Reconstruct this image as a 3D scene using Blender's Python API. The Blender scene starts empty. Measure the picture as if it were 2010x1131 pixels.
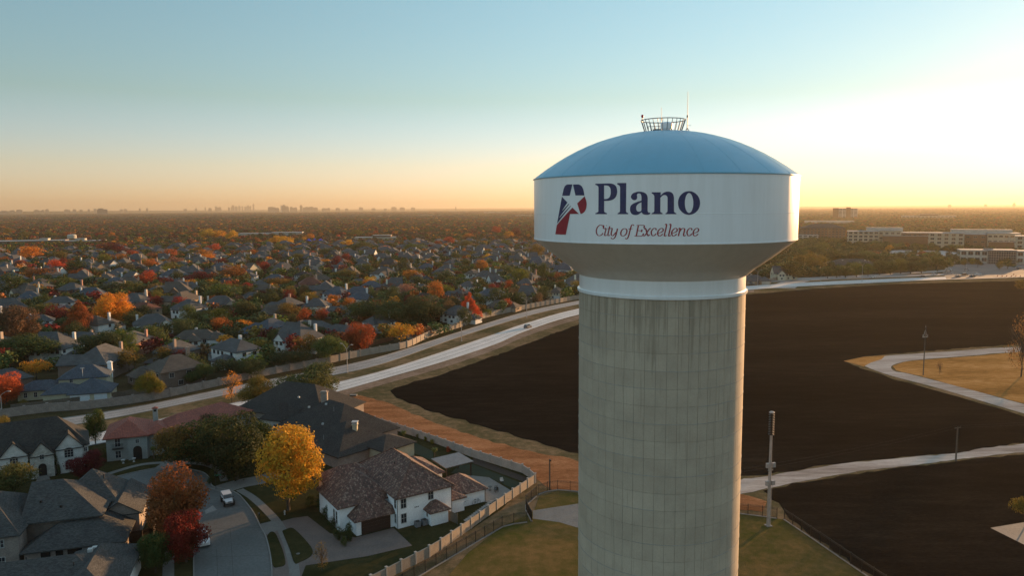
import bpy, bmesh, math, random
from mathutils import Vector, Matrix
from mathutils.geometry import tessellate_polygon
random.seed(7)
SC = bpy.context.scene
COL = SC.collection

# ------------------------------------------------------------------ camera, sky, sun, exposure
FPX, CAM_H, PITCH, ROLL = 1450.0, 54.0, math.radians(6.2), math.radians(0.37)
cam = bpy.data.cameras.new('camera')
cam.sensor_width = 36.0
cam.lens = 36.0 * FPX / 2010.0
cam.clip_start = 0.5
cam.clip_end = 120000
camo = bpy.data.objects.new('camera', cam)
COL.objects.link(camo)
camo.location = (0, 0, CAM_H)
camo.rotation_euler = (Matrix.Rotation(math.radians(90) - PITCH, 4, 'X') @ Matrix.Rotation(-ROLL, 4, 'Z')).to_euler()
SC.camera = camo

SUN_AZ, SUN_EL = math.radians(43), math.radians(5.0)      # azimuth east of +Y
world = bpy.data.worlds.new('World')
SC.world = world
world.use_nodes = True
wn = world.node_tree
wn.nodes.clear()
w_out = wn.nodes.new('ShaderNodeOutputWorld')
w_bg = wn.nodes.new('ShaderNodeBackground')
sky = wn.nodes.new('ShaderNodeTexSky')
sky.sky_type = 'NISHITA'
sky.sun_disc = False
sky.sun_elevation = SUN_EL
sky.sun_rotation = SUN_AZ
sky.altitude = 60
sky.air_density = 1.3
sky.dust_density = 0.12
sky.ozone_density = 3.0
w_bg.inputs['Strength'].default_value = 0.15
w_tc = wn.nodes.new('ShaderNodeTexCoord')
w_sep = wn.nodes.new('ShaderNodeSeparateXYZ')
w_rmp = wn.nodes.new('ShaderNodeValToRGB')        # same all round; unseen high sky brightened and warmed to light tower and street
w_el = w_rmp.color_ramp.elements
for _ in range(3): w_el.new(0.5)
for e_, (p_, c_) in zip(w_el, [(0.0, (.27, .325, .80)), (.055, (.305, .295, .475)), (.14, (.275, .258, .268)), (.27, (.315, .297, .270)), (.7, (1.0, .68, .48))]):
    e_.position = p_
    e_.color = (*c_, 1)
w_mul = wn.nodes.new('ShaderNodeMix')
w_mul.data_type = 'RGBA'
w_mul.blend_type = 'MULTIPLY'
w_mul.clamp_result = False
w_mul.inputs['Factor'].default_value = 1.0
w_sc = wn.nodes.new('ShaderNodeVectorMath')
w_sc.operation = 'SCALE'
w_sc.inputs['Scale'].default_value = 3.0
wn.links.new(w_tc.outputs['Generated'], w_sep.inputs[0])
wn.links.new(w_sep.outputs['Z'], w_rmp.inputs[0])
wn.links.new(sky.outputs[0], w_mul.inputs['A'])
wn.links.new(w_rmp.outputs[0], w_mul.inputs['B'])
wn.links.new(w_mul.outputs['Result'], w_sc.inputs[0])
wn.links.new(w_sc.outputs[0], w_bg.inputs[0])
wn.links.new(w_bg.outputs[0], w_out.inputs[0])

sun = bpy.data.lights.new('sun', 'SUN')
sun.energy = 4.8
sun.angle = math.radians(0.6)
sun.color = (1.0, 0.55, 0.24)
suno = bpy.data.objects.new('sun', sun)
COL.objects.link(suno)
sd = Vector((math.sin(SUN_AZ) * math.cos(SUN_EL), math.cos(SUN_AZ) * math.cos(SUN_EL), math.sin(SUN_EL)))
suno.rotation_euler = sd.to_track_quat('Z', 'Y').to_euler()
suno.location = sd * 500

SC.view_settings.view_transform = 'Standard'
SC.view_settings.look = 'None'
SC.view_settings.exposure = 1.3
SC.view_settings.gamma = 1.0
SC.view_settings.use_curve_mapping = False
SC.cycles.max_bounces = 5
SC.cycles.volume_bounces = 0
SC.cycles.transparent_max_bounces = 8

# ------------------------------------------------------------------ helpers
def ground_at(px, py, z=0.0):
    """world x, y of the point at height z that the photograph shows at pixel px, py"""
    u = (px - 1005) / FPX
    v = (py - 565.5) / FPX
    c, s = math.cos(ROLL), math.sin(ROLL)
    u2, v2 = u * c - v * s, u * s + v * c
    dy = math.cos(PITCH) - v2 * math.sin(PITCH)
    dz = -(math.sin(PITCH) + v2 * math.cos(PITCH))
    t = (z - CAM_H) / dz
    return (u2 * t, dy * t)

def project(x, y, z):
    z -= CAM_H
    f = y * math.cos(PITCH) - z * math.sin(PITCH)
    if f <= 1:
        return (-9999, -9999)
    d = -(y * math.sin(PITCH) + z * math.cos(PITCH))
    u2, v2 = x / f, d / f
    c, s = math.cos(ROLL), math.sin(ROLL)
    return (1005 + FPX * (u2 * c + v2 * s), 565.5 + FPX * (-u2 * s + v2 * c))

def tag(o, label=None, cat=None, group=None, kind=None):
    if label: o['label'] = label
    if cat: o['category'] = cat
    if group: o['group'] = group
    if kind: o['kind'] = kind
    return o

def thing(name, label, cat, loc=(0, 0, 0), rz=0.0, group=None):
    o = bpy.data.objects.new(name, None)
    o.empty_display_size = 0.5
    COL.objects.link(o)
    o.location = loc
    o.rotation_euler = (0, 0, rz)
    return tag(o, label, cat, group)

def link_mesh(name, me, parent=None, loc=None, rz=None, color=None):
    o = bpy.data.objects.new(name, me)
    COL.objects.link(o)
    if parent: o.parent = parent
    if loc is not None: o.location = loc
    if rz is not None: o.rotation_euler = (0, 0, rz)
    if color is not None: o.color = (color[0], color[1], color[2], 1)
    return o

KIDS = {}
def copy_tree(o, parent=None):
    c = o.copy()
    COL.objects.link(c)
    if parent: c.parent = parent
    for ch in o.children:
        copy_tree(ch, c)
    return c

class MB:
    """collects faces in metres and links them as one mesh"""
    def __init__(s):
        s.v, s.f, s.m = [], [], []
    def add(s, vs, fs, mi=0):
        b = len(s.v)
        s.v.extend([tuple(p) for p in vs])
        for f in fs:
            s.f.append([b + i for i in f])
            s.m.append(mi)
        return s
    def box(s, x0, y0, z0, x1, y1, z1, mi=0):
        return s.add([(x0, y0, z0), (x1, y0, z0), (x1, y1, z0), (x0, y1, z0), (x0, y0, z1), (x1, y0, z1), (x1, y1, z1), (x0, y1, z1)],
                     [(0, 3, 2, 1), (4, 5, 6, 7), (0, 1, 5, 4), (1, 2, 6, 5), (2, 3, 7, 6), (3, 0, 4, 7)], mi)
    def obox(s, p0, p1, w, z0, z1, mi=0):
        """upright slab along p0-p1, w thick"""
        d = Vector((p1[0] - p0[0], p1[1] - p0[1]))
        if d.length < 1e-6: return s
        n = Vector((-d.y, d.x)).normalized() * w / 2
        q = [(p0[0] - n.x, p0[1] - n.y), (p1[0] - n.x, p1[1] - n.y), (p1[0] + n.x, p1[1] + n.y), (p0[0] + n.x, p0[1] + n.y)]
        return s.prism(q, z0, z1, mi)
    def prism(s, poly, z0, z1, mi=0):
        n = len(poly)
        ar = sum(poly[i][0] * poly[(i + 1) % n][1] - poly[(i + 1) % n][0] * poly[i][1] for i in range(n))
        if ar < 0: poly = poly[::-1]
        vs = [(p[0], p[1], z0) for p in poly] + [(p[0], p[1], z1) for p in poly]
        fs = [tuple(range(n))[::-1], tuple(range(n, 2 * n))] + [(i, (i + 1) % n, n + (i + 1) % n, n + i) for i in range(n)]
        return s.add(vs, fs, mi)
    def lathe(s, prof, n=24, mi=0, cx=0, cy=0, a0=0.0, cap=False):
        vs = []
        for r, z in prof:
            for k in range(n):
                a = a0 + 2 * math.pi * k / n
                vs.append((cx + r * math.cos(a), cy + r * math.sin(a), z))
        fs = []
        for j in range(len(prof) - 1):
            for k in range(n):
                a, b = j * n + k, j * n + (k + 1) % n
                fs.append((a, b, b + n, a + n))
        if cap:
            fs.append(tuple(range(n))[::-1])
            fs.append(tuple((len(prof) - 1) * n + k for k in range(n)))
        return s.add(vs, fs, mi)
    def tube(s, pts, r, n=6, mi=0, r1=None):
        pts = [Vector(p) for p in pts]
        vs, fs = [], []
        for j, p in enumerate(pts):
            t = (pts[min(j + 1, len(pts) - 1)] - pts[max(j - 1, 0)]).normalized()
            a = t.cross(Vector((0, 0, 1)))
            if a.length < 1e-3: a = t.cross(Vector((0, 1, 0)))
            a.normalize()
            b = t.cross(a)
            rr = r if r1 is None else r + (r1 - r) * j / max(1, len(pts) - 1)
            for k in range(n):
                an = 2 * math.pi * k / n
                vs.append(p + a * (rr * math.cos(an)) + b * (rr * math.sin(an)))
        for j in range(len(pts) - 1):
            for k in range(n):
                q, w = j * n + k, j * n + (k + 1) % n
                fs.append((q, q + n, w + n, w))
        fs.append(tuple(range(n)))
        fs.append(tuple((len(pts) - 1) * n + k for k in range(n))[::-1])
        return s.add(vs, fs, mi)
    def ball(s, c, r, mi=0, n=8, m=5, sx=1, sy=1, sz=1):
        prof = [(max(1e-3, math.sin(math.pi * j / m)), -math.cos(math.pi * j / m)) for j in range(m + 1)]
        vs, fs = [], []
        for rr, z in prof:
            for k in range(n):
                a = 2 * math.pi * k / n
                vs.append((c[0] + r * sx * rr * math.cos(a), c[1] + r * sy * rr * math.sin(a), c[2] + r * sz * z))
        for j in range(m):
            for k in range(n):
                a, b = j * n + k, j * n + (k + 1) % n
                fs.append((a, b, b + n, a + n))
        return s.add(vs, fs, mi)
    def mesh(s, name, mats, smooth=False, uv=True):
        me = bpy.data.meshes.new(name)
        me.from_pydata(s.v, [], s.f)
        if not isinstance(mats, (list, tuple)): mats = [mats]
        for m in mats: me.materials.append(m)
        if len(mats) > 1: me.polygons.foreach_set('material_index', s.m)
        if smooth: me.polygons.foreach_set('use_smooth', [True] * len(me.polygons))
        if uv:
            l = me.uv_layers.new(name='uv')
            data = [0.0] * (2 * len(me.loops))
            V = s.v
            Z = Vector((0, 0, 1))
            for p in me.polygons:
                n = p.normal
                if abs(n.z) > 0.98: u, w = Vector((1, 0, 0)), Vector((0, 1, 0))
                else:
                    u = Z.cross(n).normalized()
                    w = n.cross(u)
                for li, vi in zip(p.loop_indices, p.vertices):
                    q = V[vi]
                    data[2 * li] = q[0] * u.x + q[1] * u.y + q[2] * u.z
                    data[2 * li + 1] = q[0] * w.x + q[1] * w.y + q[2] * w.z
            l.data.foreach_set('uv', data)
        return me
    def build(s, name, mats, parent=None, smooth=False, loc=None, rz=None, color=None, uv=True):
        return link_mesh(name, s.mesh(name, mats, smooth, uv), parent, loc, rz, color)

# ------------------------------------------------------------------ materials
MATS = {}
def new_mat(name):
    m = bpy.data.materials.new(name)
    m.use_nodes = True
    nt = m.node_tree
    return m, nt, nt.nodes['Principled BSDF']

def N(nt, t, **kw):
    n = nt.nodes.new(t)
    for k, v in kw.items(): setattr(n, k, v)
    return n

def ramp(nt, fac, stops):
    r = nt.nodes.new('ShaderNodeValToRGB')
    el = r.color_ramp.elements
    while len(el) < len(stops): el.new(0.5)
    for e, (p, c) in zip(el, stops):
        e.position = p
        e.color = (c[0], c[1], c[2], 1)
    nt.links.new(fac, r.inputs[0])
    return r.outputs[0]

def pos(nt, kind='world', scale=(1, 1, 1)):
    if kind == 'world': o = nt.nodes.new('ShaderNodeNewGeometry').outputs['Position']
    elif kind == 'uv': o = nt.nodes.new('ShaderNodeUVMap').outputs[0]
    else: o = nt.nodes.new('ShaderNodeTexCoord').outputs['Object']
    mp = nt.nodes.new('ShaderNodeMapping')
    mp.inputs['Scale'].default_value = scale
    nt.links.new(o, mp.inputs[0])
    return mp.outputs[0]

def noise(nt, vec, scale, detail=3, rough=0.55):
    n = nt.nodes.new('ShaderNodeTexNoise')
    n.inputs['Scale'].default_value = scale
    n.inputs['Detail'].default_value = detail
    n.inputs['Roughness'].default_value = rough
    nt.links.new(vec, n.inputs['Vector'])
    return n.outputs['Fac']

def mixc(nt, fac, a, b, mode='MIX'):
    m = nt.nodes.new('ShaderNodeMix')
    m.data_type = 'RGBA'
    m.blend_type = mode
    for sock, v in ((m.inputs['Factor'], fac), (m.inputs['A'], a), (m.inputs['B'], b)):
        if isinstance(v, (int, float)): sock.default_value = v
        elif isinstance(v, (tuple, list)): sock.default_value = (v[0], v[1], v[2], 1)
        else: nt.links.new(v, sock)
    return m.outputs['Result']

def add_bump(nt, b, h, strength, dist=0.02):
    bp = nt.nodes.new('ShaderNodeBump')
    bp.inputs['Strength'].default_value = strength
    bp.inputs['Distance'].default_value = dist
    nt.links.new(h, bp.inputs['Height'])
    nt.links.new(bp.outputs[0], b.inputs['Normal'])

def mat(name, c1, c2=None, scale=0.5, rough=0.85, bump=0.0, kind='world', stretch=(1, 1, 1), fine=8.0, metal=0.0, spec=0.3, lo=0.35, hi=0.65):
    """plain surface: two close tones mottled by noise, a little fine grain"""
    if name in MATS: return MATS[name]
    m, nt, b = new_mat(name)
    c2 = c2 or tuple(x * 0.78 for x in c1)
    v = pos(nt, kind, stretch)
    n1 = noise(nt, v, scale, 4)
    col = ramp(nt, n1, [(lo, c1), (hi, c2)])
    if fine:
        n2 = noise(nt, v, scale * fine, 3, 0.7)
        g = ramp(nt, n2, [(0.3, (0.8, 0.8, 0.8)), (0.7, (1.2, 1.2, 1.2))])
        col = mixc(nt, 1.0, col, g, 'MULTIPLY')
        if bump: add_bump(nt, b, n2, bump)
    nt.links.new(col, b.inputs['Base Color'])
    b.inputs['Roughness'].default_value = rough
    b.inputs['Metallic'].default_value = metal
    b.inputs['Specular IOR Level'].default_value = spec
    MATS[name] = m
    return m

# ------------------------------------------------------------------ water tower
TX, TY, RT, RC = 16.87, 83.31, 14.33, 9.22

def tower_paint(name, c, rough=0.28, streak=0.5):
    m, nt, b = new_mat(name)
    v = pos(nt, 'obj', (1, 1, 1))
    n1 = noise(nt, v, 0.25, 4)
    v2 = pos(nt, 'obj', (1, 1, 0.08))
    n2 = noise(nt, v2, 1.2, 4, 0.7)
    col = ramp(nt, n1, [(0.3, tuple(x * 0.94 for x in c)), (0.7, c)])
    st = ramp(nt, n2, [(0.35, (0.88, 0.88, 0.87)), (0.6, (1, 1, 1))])
    nt.links.new(mixc(nt, streak, col, st, 'MULTIPLY'), b.inputs['Base Color'])
    nt.links.new(ramp(nt, n1, [(0.3, (rough,) * 3), (0.7, (rough * 1.5,) * 3)]), b.inputs['Roughness'])
    b.inputs['Coat Weight'].default_value = 0.25
    b.inputs['Coat Roughness'].default_value = 0.15
    return m

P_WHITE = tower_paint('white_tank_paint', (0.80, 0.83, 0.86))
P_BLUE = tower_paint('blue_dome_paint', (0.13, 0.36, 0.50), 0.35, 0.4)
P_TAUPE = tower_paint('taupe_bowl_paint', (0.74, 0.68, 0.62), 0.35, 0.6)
P_NAVY = mat('navy_lettering', (0.018, 0.022, 0.095), (0.022, 0.028, 0.11), 0.6, 0.4, spec=0.4)
P_RED = mat('red_lettering', (0.30, 0.012, 0.03), (0.26, 0.012, 0.028), 0.6, 0.4, spec=0.4)
P_STEEL = mat('galvanised_steel', (0.17, 0.175, 0.18), (0.13, 0.135, 0.14), 2, 0.5, metal=0.3)

def concrete_mat():
    m, nt, b = new_mat('formed_concrete')
    oi = nt.nodes.new('ShaderNodeObjectInfo')
    v = pos(nt, 'world')
    n1 = noise(nt, v, 0.35, 5, 0.6)
    col = ramp(nt, n1, [(0.3, (0.37, 0.315, 0.245)), (0.72, (0.455, 0.395, 0.31))])
    # each poured panel a little lighter or darker: cell noise on angle and height
    geo = nt.nodes.new('ShaderNodeNewGeometry')
    sub = N(nt, 'ShaderNodeVectorMath', operation='SUBTRACT')
    sub.inputs[1].default_value = (TX, TY, 0)
    nt.links.new(geo.outputs['Position'], sub.inputs[0])
    sep = nt.nodes.new('ShaderNodeSeparateXYZ')
    nt.links.new(sub.outputs[0], sep.inputs[0])
    at = N(nt, 'ShaderNodeMath', operation='ARCTAN2')
    nt.links.new(sep.outputs['Y'], at.inputs[0]); nt.links.new(sep.outputs['X'], at.inputs[1])
    fa = N(nt, 'ShaderNodeMath', operation='MULTIPLY_ADD')
    fa.inputs[1].default_value = 52 / (2 * math.pi); fa.inputs[2].default_value = 100.0
    nt.links.new(at.outputs[0], fa.inputs[0])
    fl = N(nt, 'ShaderNodeMath', operation='FLOOR'); nt.links.new(fa.outputs[0], fl.inputs[0])
    fz = N(nt, 'ShaderNodeMath', operation='MULTIPLY_ADD'); fz.inputs[1].default_value = 1 / 1.86; fz.inputs[2].default_value = 50.0
    nt.links.new(sep.outputs['Z'], fz.inputs[0])
    flz = N(nt, 'ShaderNodeMath', operation='FLOOR'); nt.links.new(fz.outputs[0], flz.inputs[0])
    cb = nt.nodes.new('ShaderNodeCombineXYZ')
    nt.links.new(fl.outputs[0], cb.inputs[0]); nt.links.new(flz.outputs[0], cb.inputs[1])
    wn_ = nt.nodes.new('ShaderNodeTexWhiteNoise'); nt.links.new(cb.outputs[0], wn_.inputs['Vector'])
    pv = ramp(nt, wn_.outputs['Value'], [(0, (0.965, 0.965, 0.965)), (1, (1.03, 1.03, 1.03))])
    wr = N(nt, 'ShaderNodeTexWhiteNoise', noise_dimensions='1D'); nt.links.new(flz.outputs[0], wr.inputs['W'])
    rv = ramp(nt, wr.outputs['Value'], [(0, (0.95, 0.94, 0.93)), (1, (1.04, 1.035, 1.03))])
    col = mixc(nt, 1, col, pv, 'MULTIPLY'); col = mixc(nt, 1, col, rv, 'MULTIPLY')
    # dark runs of water under the collar
    vs = pos(nt, 'world', (1, 1, 0.035))
    n2 = noise(nt, vs, 2.1, 3, 0.75)
    mr = nt.nodes.new('ShaderNodeMapRange')
    mr.inputs['From Min'].default_value = 36.0; mr.inputs['From Max'].default_value = 44.5
    nt.links.new(sep.outputs['Z'], mr.inputs['Value'])
    th = N(nt, 'ShaderNodeMath', operation='MULTIPLY_ADD'); th.inputs[1].default_value = 0.16; th.inputs[2].default_value = -0.60
    nt.links.new(mr.outputs[0], th.inputs[0])
    ad = N(nt, 'ShaderNodeMath', operation='ADD'); nt.links.new(n2, ad.inputs[0]); nt.links.new(th.outputs[0], ad.inputs[1])
    sf = nt.nodes.new('ShaderNodeMapRange'); sf.inputs['From Min'].default_value = 0.0; sf.inputs['From Max'].default_value = 0.12
    sf.inputs['To Max'].default_value = 0.5
    nt.links.new(ad.outputs[0], sf.inputs['Value'])
    col = mixc(nt, sf.outputs[0], col, (0.18, 0.15, 0.105))
    n3 = noise(nt, v, 6, 4, 0.7)
    col = mixc(nt, 0.5, col, ramp(nt, n3, [(0.3, (0.85, 0.85, 0.85)), (0.7, (1.12, 1.12, 1.12))]), 'MULTIPLY')
    nt.links.new(col, b.inputs['Base Color'])
    b.inputs['Roughness'].default_value = 0.85
    add_bump(nt, b, n3, 0.25, 0.02)
    return m
M_CONC = concrete_mat()
M_JOINT = mat('weathered_joint', (0.17, 0.15, 0.12), (0.21, 0.19, 0.155), 0.8)
M_RIB = mat('pale_joint_mortar', (0.34, 0.33, 0.30), (0.28, 0.27, 0.24), 0.9)

tower = thing('water_tower', 'tall white and taupe water tower with blue dome on a concrete column', 'water tower', (TX, TY, 0))
SEG = 288
# column: core cylinder with panels standing proud of it
core = MB().lathe([(RC - 0.07, 0), (RC - 0.07, 44.6)], 156, cap=True)
core.build('column_core', M_JOINT, tower, smooth=False)
NP, PH = 52, 1.86
ring0 = 44.55 - 24 * PH + 0.0
def panel_bm(mb, k, j, gap=0.014):
    a0 = 2 * math.pi * (k / NP) + math.pi * 0   # world angle bins match the material cells
    a1 = 2 * math.pi * ((k + 1) / NP)
    ga = gap / RC
    a0 += ga; a1 -= ga
    z0, z1 = j * PH + 0.012, (j + 1) * PH - 0.012
    z0 = max(z0, 0.0); z1 = min(z1, 44.62)
    vs, n = [], 3
    for r in (RC - 0.05, RC):
        for z in (z0, z1):
            for q in range(n + 1):
                a = a0 + (a1 - a0) * q / n
                rr = r
                vs.append((rr * math.cos(a), rr * math.sin(a), z))
    # 0..3 inner bottom,4..7 inner top,8..11 outer bottom,12..15 outer top
    fs = []
    for q in range(n):
        fs += [(8 + q, 9 + q, 13 + q, 12 + q), (12 + q, 13 + q, 5 + q, 4 + q), (q, 1 + q, 9 + q, 8 + q)]
    fs += [(0, 8, 12, 4), (3, 7, 15, 11)]
    mb.add(vs, fs)
rest = MB()
npan = 0
cand = []
for j in range(0, 24):
    for k in range(NP):
        a = 2 * math.pi * (k + 0.5) / NP
        w = Vector((TX + RC * math.cos(a), TY + RC * math.sin(a)))
        d = Vector((math.cos(a), math.sin(a))).dot((-w).normalized())
        px = project(w.x, w.y, (j + 0.5) * PH)
        cand.append((d if (px[1] < 1175) else -2 + d * .1, j, k))
cand.sort(reverse=True)
for i, (d, j, k) in enumerate(cand):
    if i < 299:
        mb = MB(); panel_bm(mb, k, j)
        mb.build('concrete_panel', M_CONC, tower, smooth=False)
    else: panel_bm(rest, k, j)
o = rest.build('concrete_panels', M_CONC, tower); o['kind'] = 'stuff'
# thin pale mortar beads on the horizontal joints, a few courses broken
for j in range(1, 24):
    k = 0
    while k < NP:
        ln = random.choice([2, 3, 5, 7, 9])
        if random.random() < 0.72:
            mb = MB()
            zz = j * PH
            for q in range(k * 3, min(NP, k + ln) * 3):
                a0, a1 = 2 * math.pi * q / (NP * 3), 2 * math.pi * (q + 1) / (NP * 3)
                r0, r1 = RC - 0.03, RC + 0.035
                vs = []
                for a in (a0, a1):
                    for r, z in ((r0, zz - .035), (r1, zz - .028), (r1, zz + .028), (r0, zz + .035)):
                        vs.append((r * math.cos(a), r * math.sin(a), z))
                mb.add(vs, [(0, 1, 5, 4), (1, 2, 6, 5), (2, 3, 7, 6)])
            mb.build('joint_bead', M_RIB, tower)
        k += ln
# collar, bowl, wall, dome
def ring_shape(prof, name, m, n=SEG):
    return MB().lathe(prof, n).build(name, m, tower, smooth=True)
def sharp(o, ang=28):
    me = o.data
    bm = bmesh.new(); bm.from_mesh(me)
    for e in bm.edges:
        if len(e.link_faces) == 2 and e.calc_face_angle(0) > math.radians(ang): e.smooth = False
    bm.to_mesh(me); bm.free()
    return o
sharp(ring_shape([(RC - .2, 44.62), (RC + .18, 44.62), (RC + .20, 44.72), (RC + .20, 44.9), (RC + .02, 44.92), (RC - .03, 45.0), (RC - .03, 46.45)], 'collar', P_WHITE))
bowl_prof = [(RC - .03, 46.45), (RC - .02, 46.5), (RC + .18, 46.62), (RC + .55, 46.9), (RC + 1.0, 47.35)]
for q in range(1, 11):
    t = q / 10
    bowl_prof.append((RC + 1.0 + (RT - RC - 1.0) * t, 47.35 + (50.48 - 47.35) * t ** 1.06))
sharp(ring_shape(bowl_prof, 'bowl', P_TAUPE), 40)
sharp(ring_shape([(RT - .02, 50.48), (RT + .03, 50.48), (RT + .03, 50.60), (RT, 50.62), (RT, 53.3)], 'tank_wall', P_WHITE))
sharp(ring_shape([(RT, 53.3), (RT + .015, 53.31), (RT + .015, 53.36), (RT, 53.37), (RT, 57.05)], 'tank_wall', P_WHITE))
dome = [(RT + .01, 57.05), (RT + .09, 57.07), (RT + .09, 57.17), (RT - .02, 57.19)]
for q in range(1, 31):
    r = (RT - .02) * (1 - q / 30)
    dome.append((max(r, 0.01), 57.19 + 5.15 * (1 - (r / RT) ** 2.15)))
sharp(ring_shape(dome, 'dome', P_BLUE), 25)
mb = MB()
for q in range(24):        # weld seams of the dome plates
    a = 2 * math.pi * q / 24 + 0.07
    pts = []
    for t in range(11):
        r = 2.6 + (RT - 2.7) * t / 10
        pts.append((r * math.cos(a), r * math.sin(a), 57.19 + 5.15 * (1 - (r / RT) ** 2.15)))
    mb.tube(pts, 0.018, 4)
mb.build('dome_seam', P_BLUE, tower)

# lettering: outlines in centimetres of arc and height, laid on the wall
#tower 16.87 83.31 R 14.33 r 9.22
PLANO= {'P': [[(-941,5627),(-941,5616),(-931,5613),(-923,5611),(-916,5607),(-911,5602),(-908,5596),(-906,5588),(-906,5365),(-907,5360),(-910,5355),(-916,5352),(-922,5349),(-930,5346),(-938,5344),(-940,5335),(-814,5334),(-814,5343),(-822,5346),(-829,5348),(-835,5351),(-839,5355),(-843,5359),(-844,5365),(-844,5461),(-800,5462),(-772,5466),(-750,5474),(-732,5487),(-720,5504),(-713,5524),(-710,5549),(-713,5572),(-719,5592),(-731,5607),(-747,5618),(-768,5624),(-795,5627)],[(-846,5609),(-820,5608),(-806,5605),(-795,5599),(-786,5590),(-780,5579),(-777,5565),(-776,5550),(-776,5530),(-780,5513),(-786,5499),(-795,5489),(-808,5482),(-824,5479),(-845,5478)]],'l': [[(-710,5628),(-710,5615),(-701,5612),(-695,5608),(-689,5603),(-685,5597),(-683,5590),(-682,5581),(-681,5364),(-682,5359),(-684,5354),(-688,5351),(-693,5348),(-698,5345),(-704,5343),(-704,5334),(-600,5334),(-600,5343),(-606,5345),(-612,5348),(-616,5351),(-619,5354),(-621,5359),(-622,5364),(-622,5627)]],'a': [[(-497,5544),(-473,5542),(-453,5536),(-438,5527),(-427,5515),(-421,5500),(-418,5482),(-418,5374),(-417,5365),(-416,5359),(-413,5354),(-409,5350),(-405,5348),(-400,5348),(-397,5348),(-395,5348),(-393,5347),(-392,5345),(-391,5343),(-392,5341),(-395,5337),(-399,5333),(-405,5330),(-412,5328),(-420,5327),(-429,5327),(-441,5328),(-450,5330),(-458,5334),(-465,5339),(-470,5346),(-474,5353),(-482,5346),(-491,5339),(-500,5333),(-509,5329),(-520,5326),(-530,5325),(-546,5327),(-559,5332),(-570,5340),(-577,5351),(-582,5365),(-584,5380),(-581,5402),(-572,5418),(-556,5431),(-535,5441),(-508,5451),(-476,5460),(-476,5488),(-477,5500),(-479,5509),(-482,5517),(-486,5523),(-492,5526),(-500,5528),(-507,5527),(-513,5525),(-516,5521),(-518,5517),(-519,5511),(-518,5505),(-517,5500),(-516,5494),(-517,5489),(-517,5484),(-519,5479),(-521,5475),(-526,5470),(-532,5466),(-540,5465),(-547,5465),(-555,5468),(-562,5472),(-567,5476),(-571,5482),(-574,5487),(-576,5492),(-576,5497),(-575,5503),(-570,5515),(-561,5526),(-548,5534),(-533,5539),(-516,5543),(-497,5544)],[(-476,5445),(-492,5438),(-504,5431),(-513,5423),(-520,5414),(-524,5403),(-525,5391),(-524,5380),(-521,5371),(-516,5364),(-511,5360),(-505,5357),(-498,5357),(-492,5358),(-488,5359),(-483,5361),(-480,5363),(-477,5365),(-475,5368)]],'n': [[(-382,5537),(-382,5526),(-375,5523),(-369,5519),(-365,5514),(-361,5508),(-358,5501),(-357,5492),(-356,5363),(-357,5358),(-360,5353),(-363,5349),(-368,5346),(-374,5344),(-380,5342),(-380,5333),(-280,5333),(-280,5342),(-286,5344),(-291,5347),(-295,5350),(-298,5353),(-300,5357),(-301,5362),(-302,5484),(-296,5492),(-289,5499),(-283,5504),(-276,5508),(-270,5510),(-263,5510),(-255,5509),(-248,5505),(-243,5500),(-239,5494),(-237,5485),(-236,5475),(-235,5362),(-236,5357),(-238,5353),(-240,5349),(-244,5346),(-248,5343),(-253,5341),(-252,5333),(-154,5332),(-155,5341),(-161,5343),(-166,5346),(-170,5349),(-173,5352),(-176,5357),(-176,5362),(-178,5477),(-180,5497),(-185,5513),(-193,5526),(-204,5535),(-217,5540),(-232,5542),(-246,5541),(-258,5538),(-270,5533),(-281,5525),(-291,5516),(-300,5505),(-299,5536)]],'o': [[(63,5434),(61,5410),(54,5387),(42,5366),(26,5349),(7,5336),(-15,5328),(-38,5325),(-60,5328),(-82,5336),(-102,5350),(-118,5367),(-131,5388),(-138,5411),(-141,5436),(-139,5460),(-132,5483),(-121,5504),(-105,5521),(-86,5534),(-65,5542),(-42,5544),(-19,5542),(3,5533),(22,5520),(39,5503),(52,5482),(60,5459)],[(0,5435),(0,5414),(-3,5395),(-7,5377),(-13,5362),(-21,5351),(-29,5345),(-37,5342),(-46,5345),(-55,5352),(-62,5363),(-69,5377),(-74,5395),(-77,5415),(-78,5435),(-78,5456),(-75,5475),(-71,5493),(-65,5507),(-58,5518),(-50,5525),(-41,5527),(-32,5525),(-24,5518),(-16,5507),(-10,5492),(-5,5475),(-1,5455)]]}
LOGO_BLUE= [[(-1374,5519),(-1355,5575),(-1349,5591),(-1340,5605),(-1329,5616),(-1315,5624),(-1299,5629),(-1280,5630),(-1224,5628),(-1262,5518)],[(-1216,5627),(-1145,5626),(-1127,5621),(-1112,5614),(-1100,5603),(-1090,5590),(-1083,5576),(-1078,5560),(-1069,5517),(-1182,5519)],[(-1378,5509),(-1295,5450),(-1376,5369),(-1371,5368),(-1275,5437),(-1268,5433),(-1421,5302),(-1415,5298),(-1248,5417),(-1243,5414),(-1461,5236)]]
LOGO_RED= [[(-1465,5221),(-1222,5399),(-1136,5337),(-1256,5335),(-1318,5127),(-1493,5127)],[(-1065,5509),(-1060,5497),(-1055,5485),(-1049,5474),(-1045,5461),(-1042,5448),(-1040,5432),(-1043,5405),(-1049,5383),(-1060,5365),(-1075,5351),(-1093,5341),(-1115,5336),(-1159,5440)]]
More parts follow.
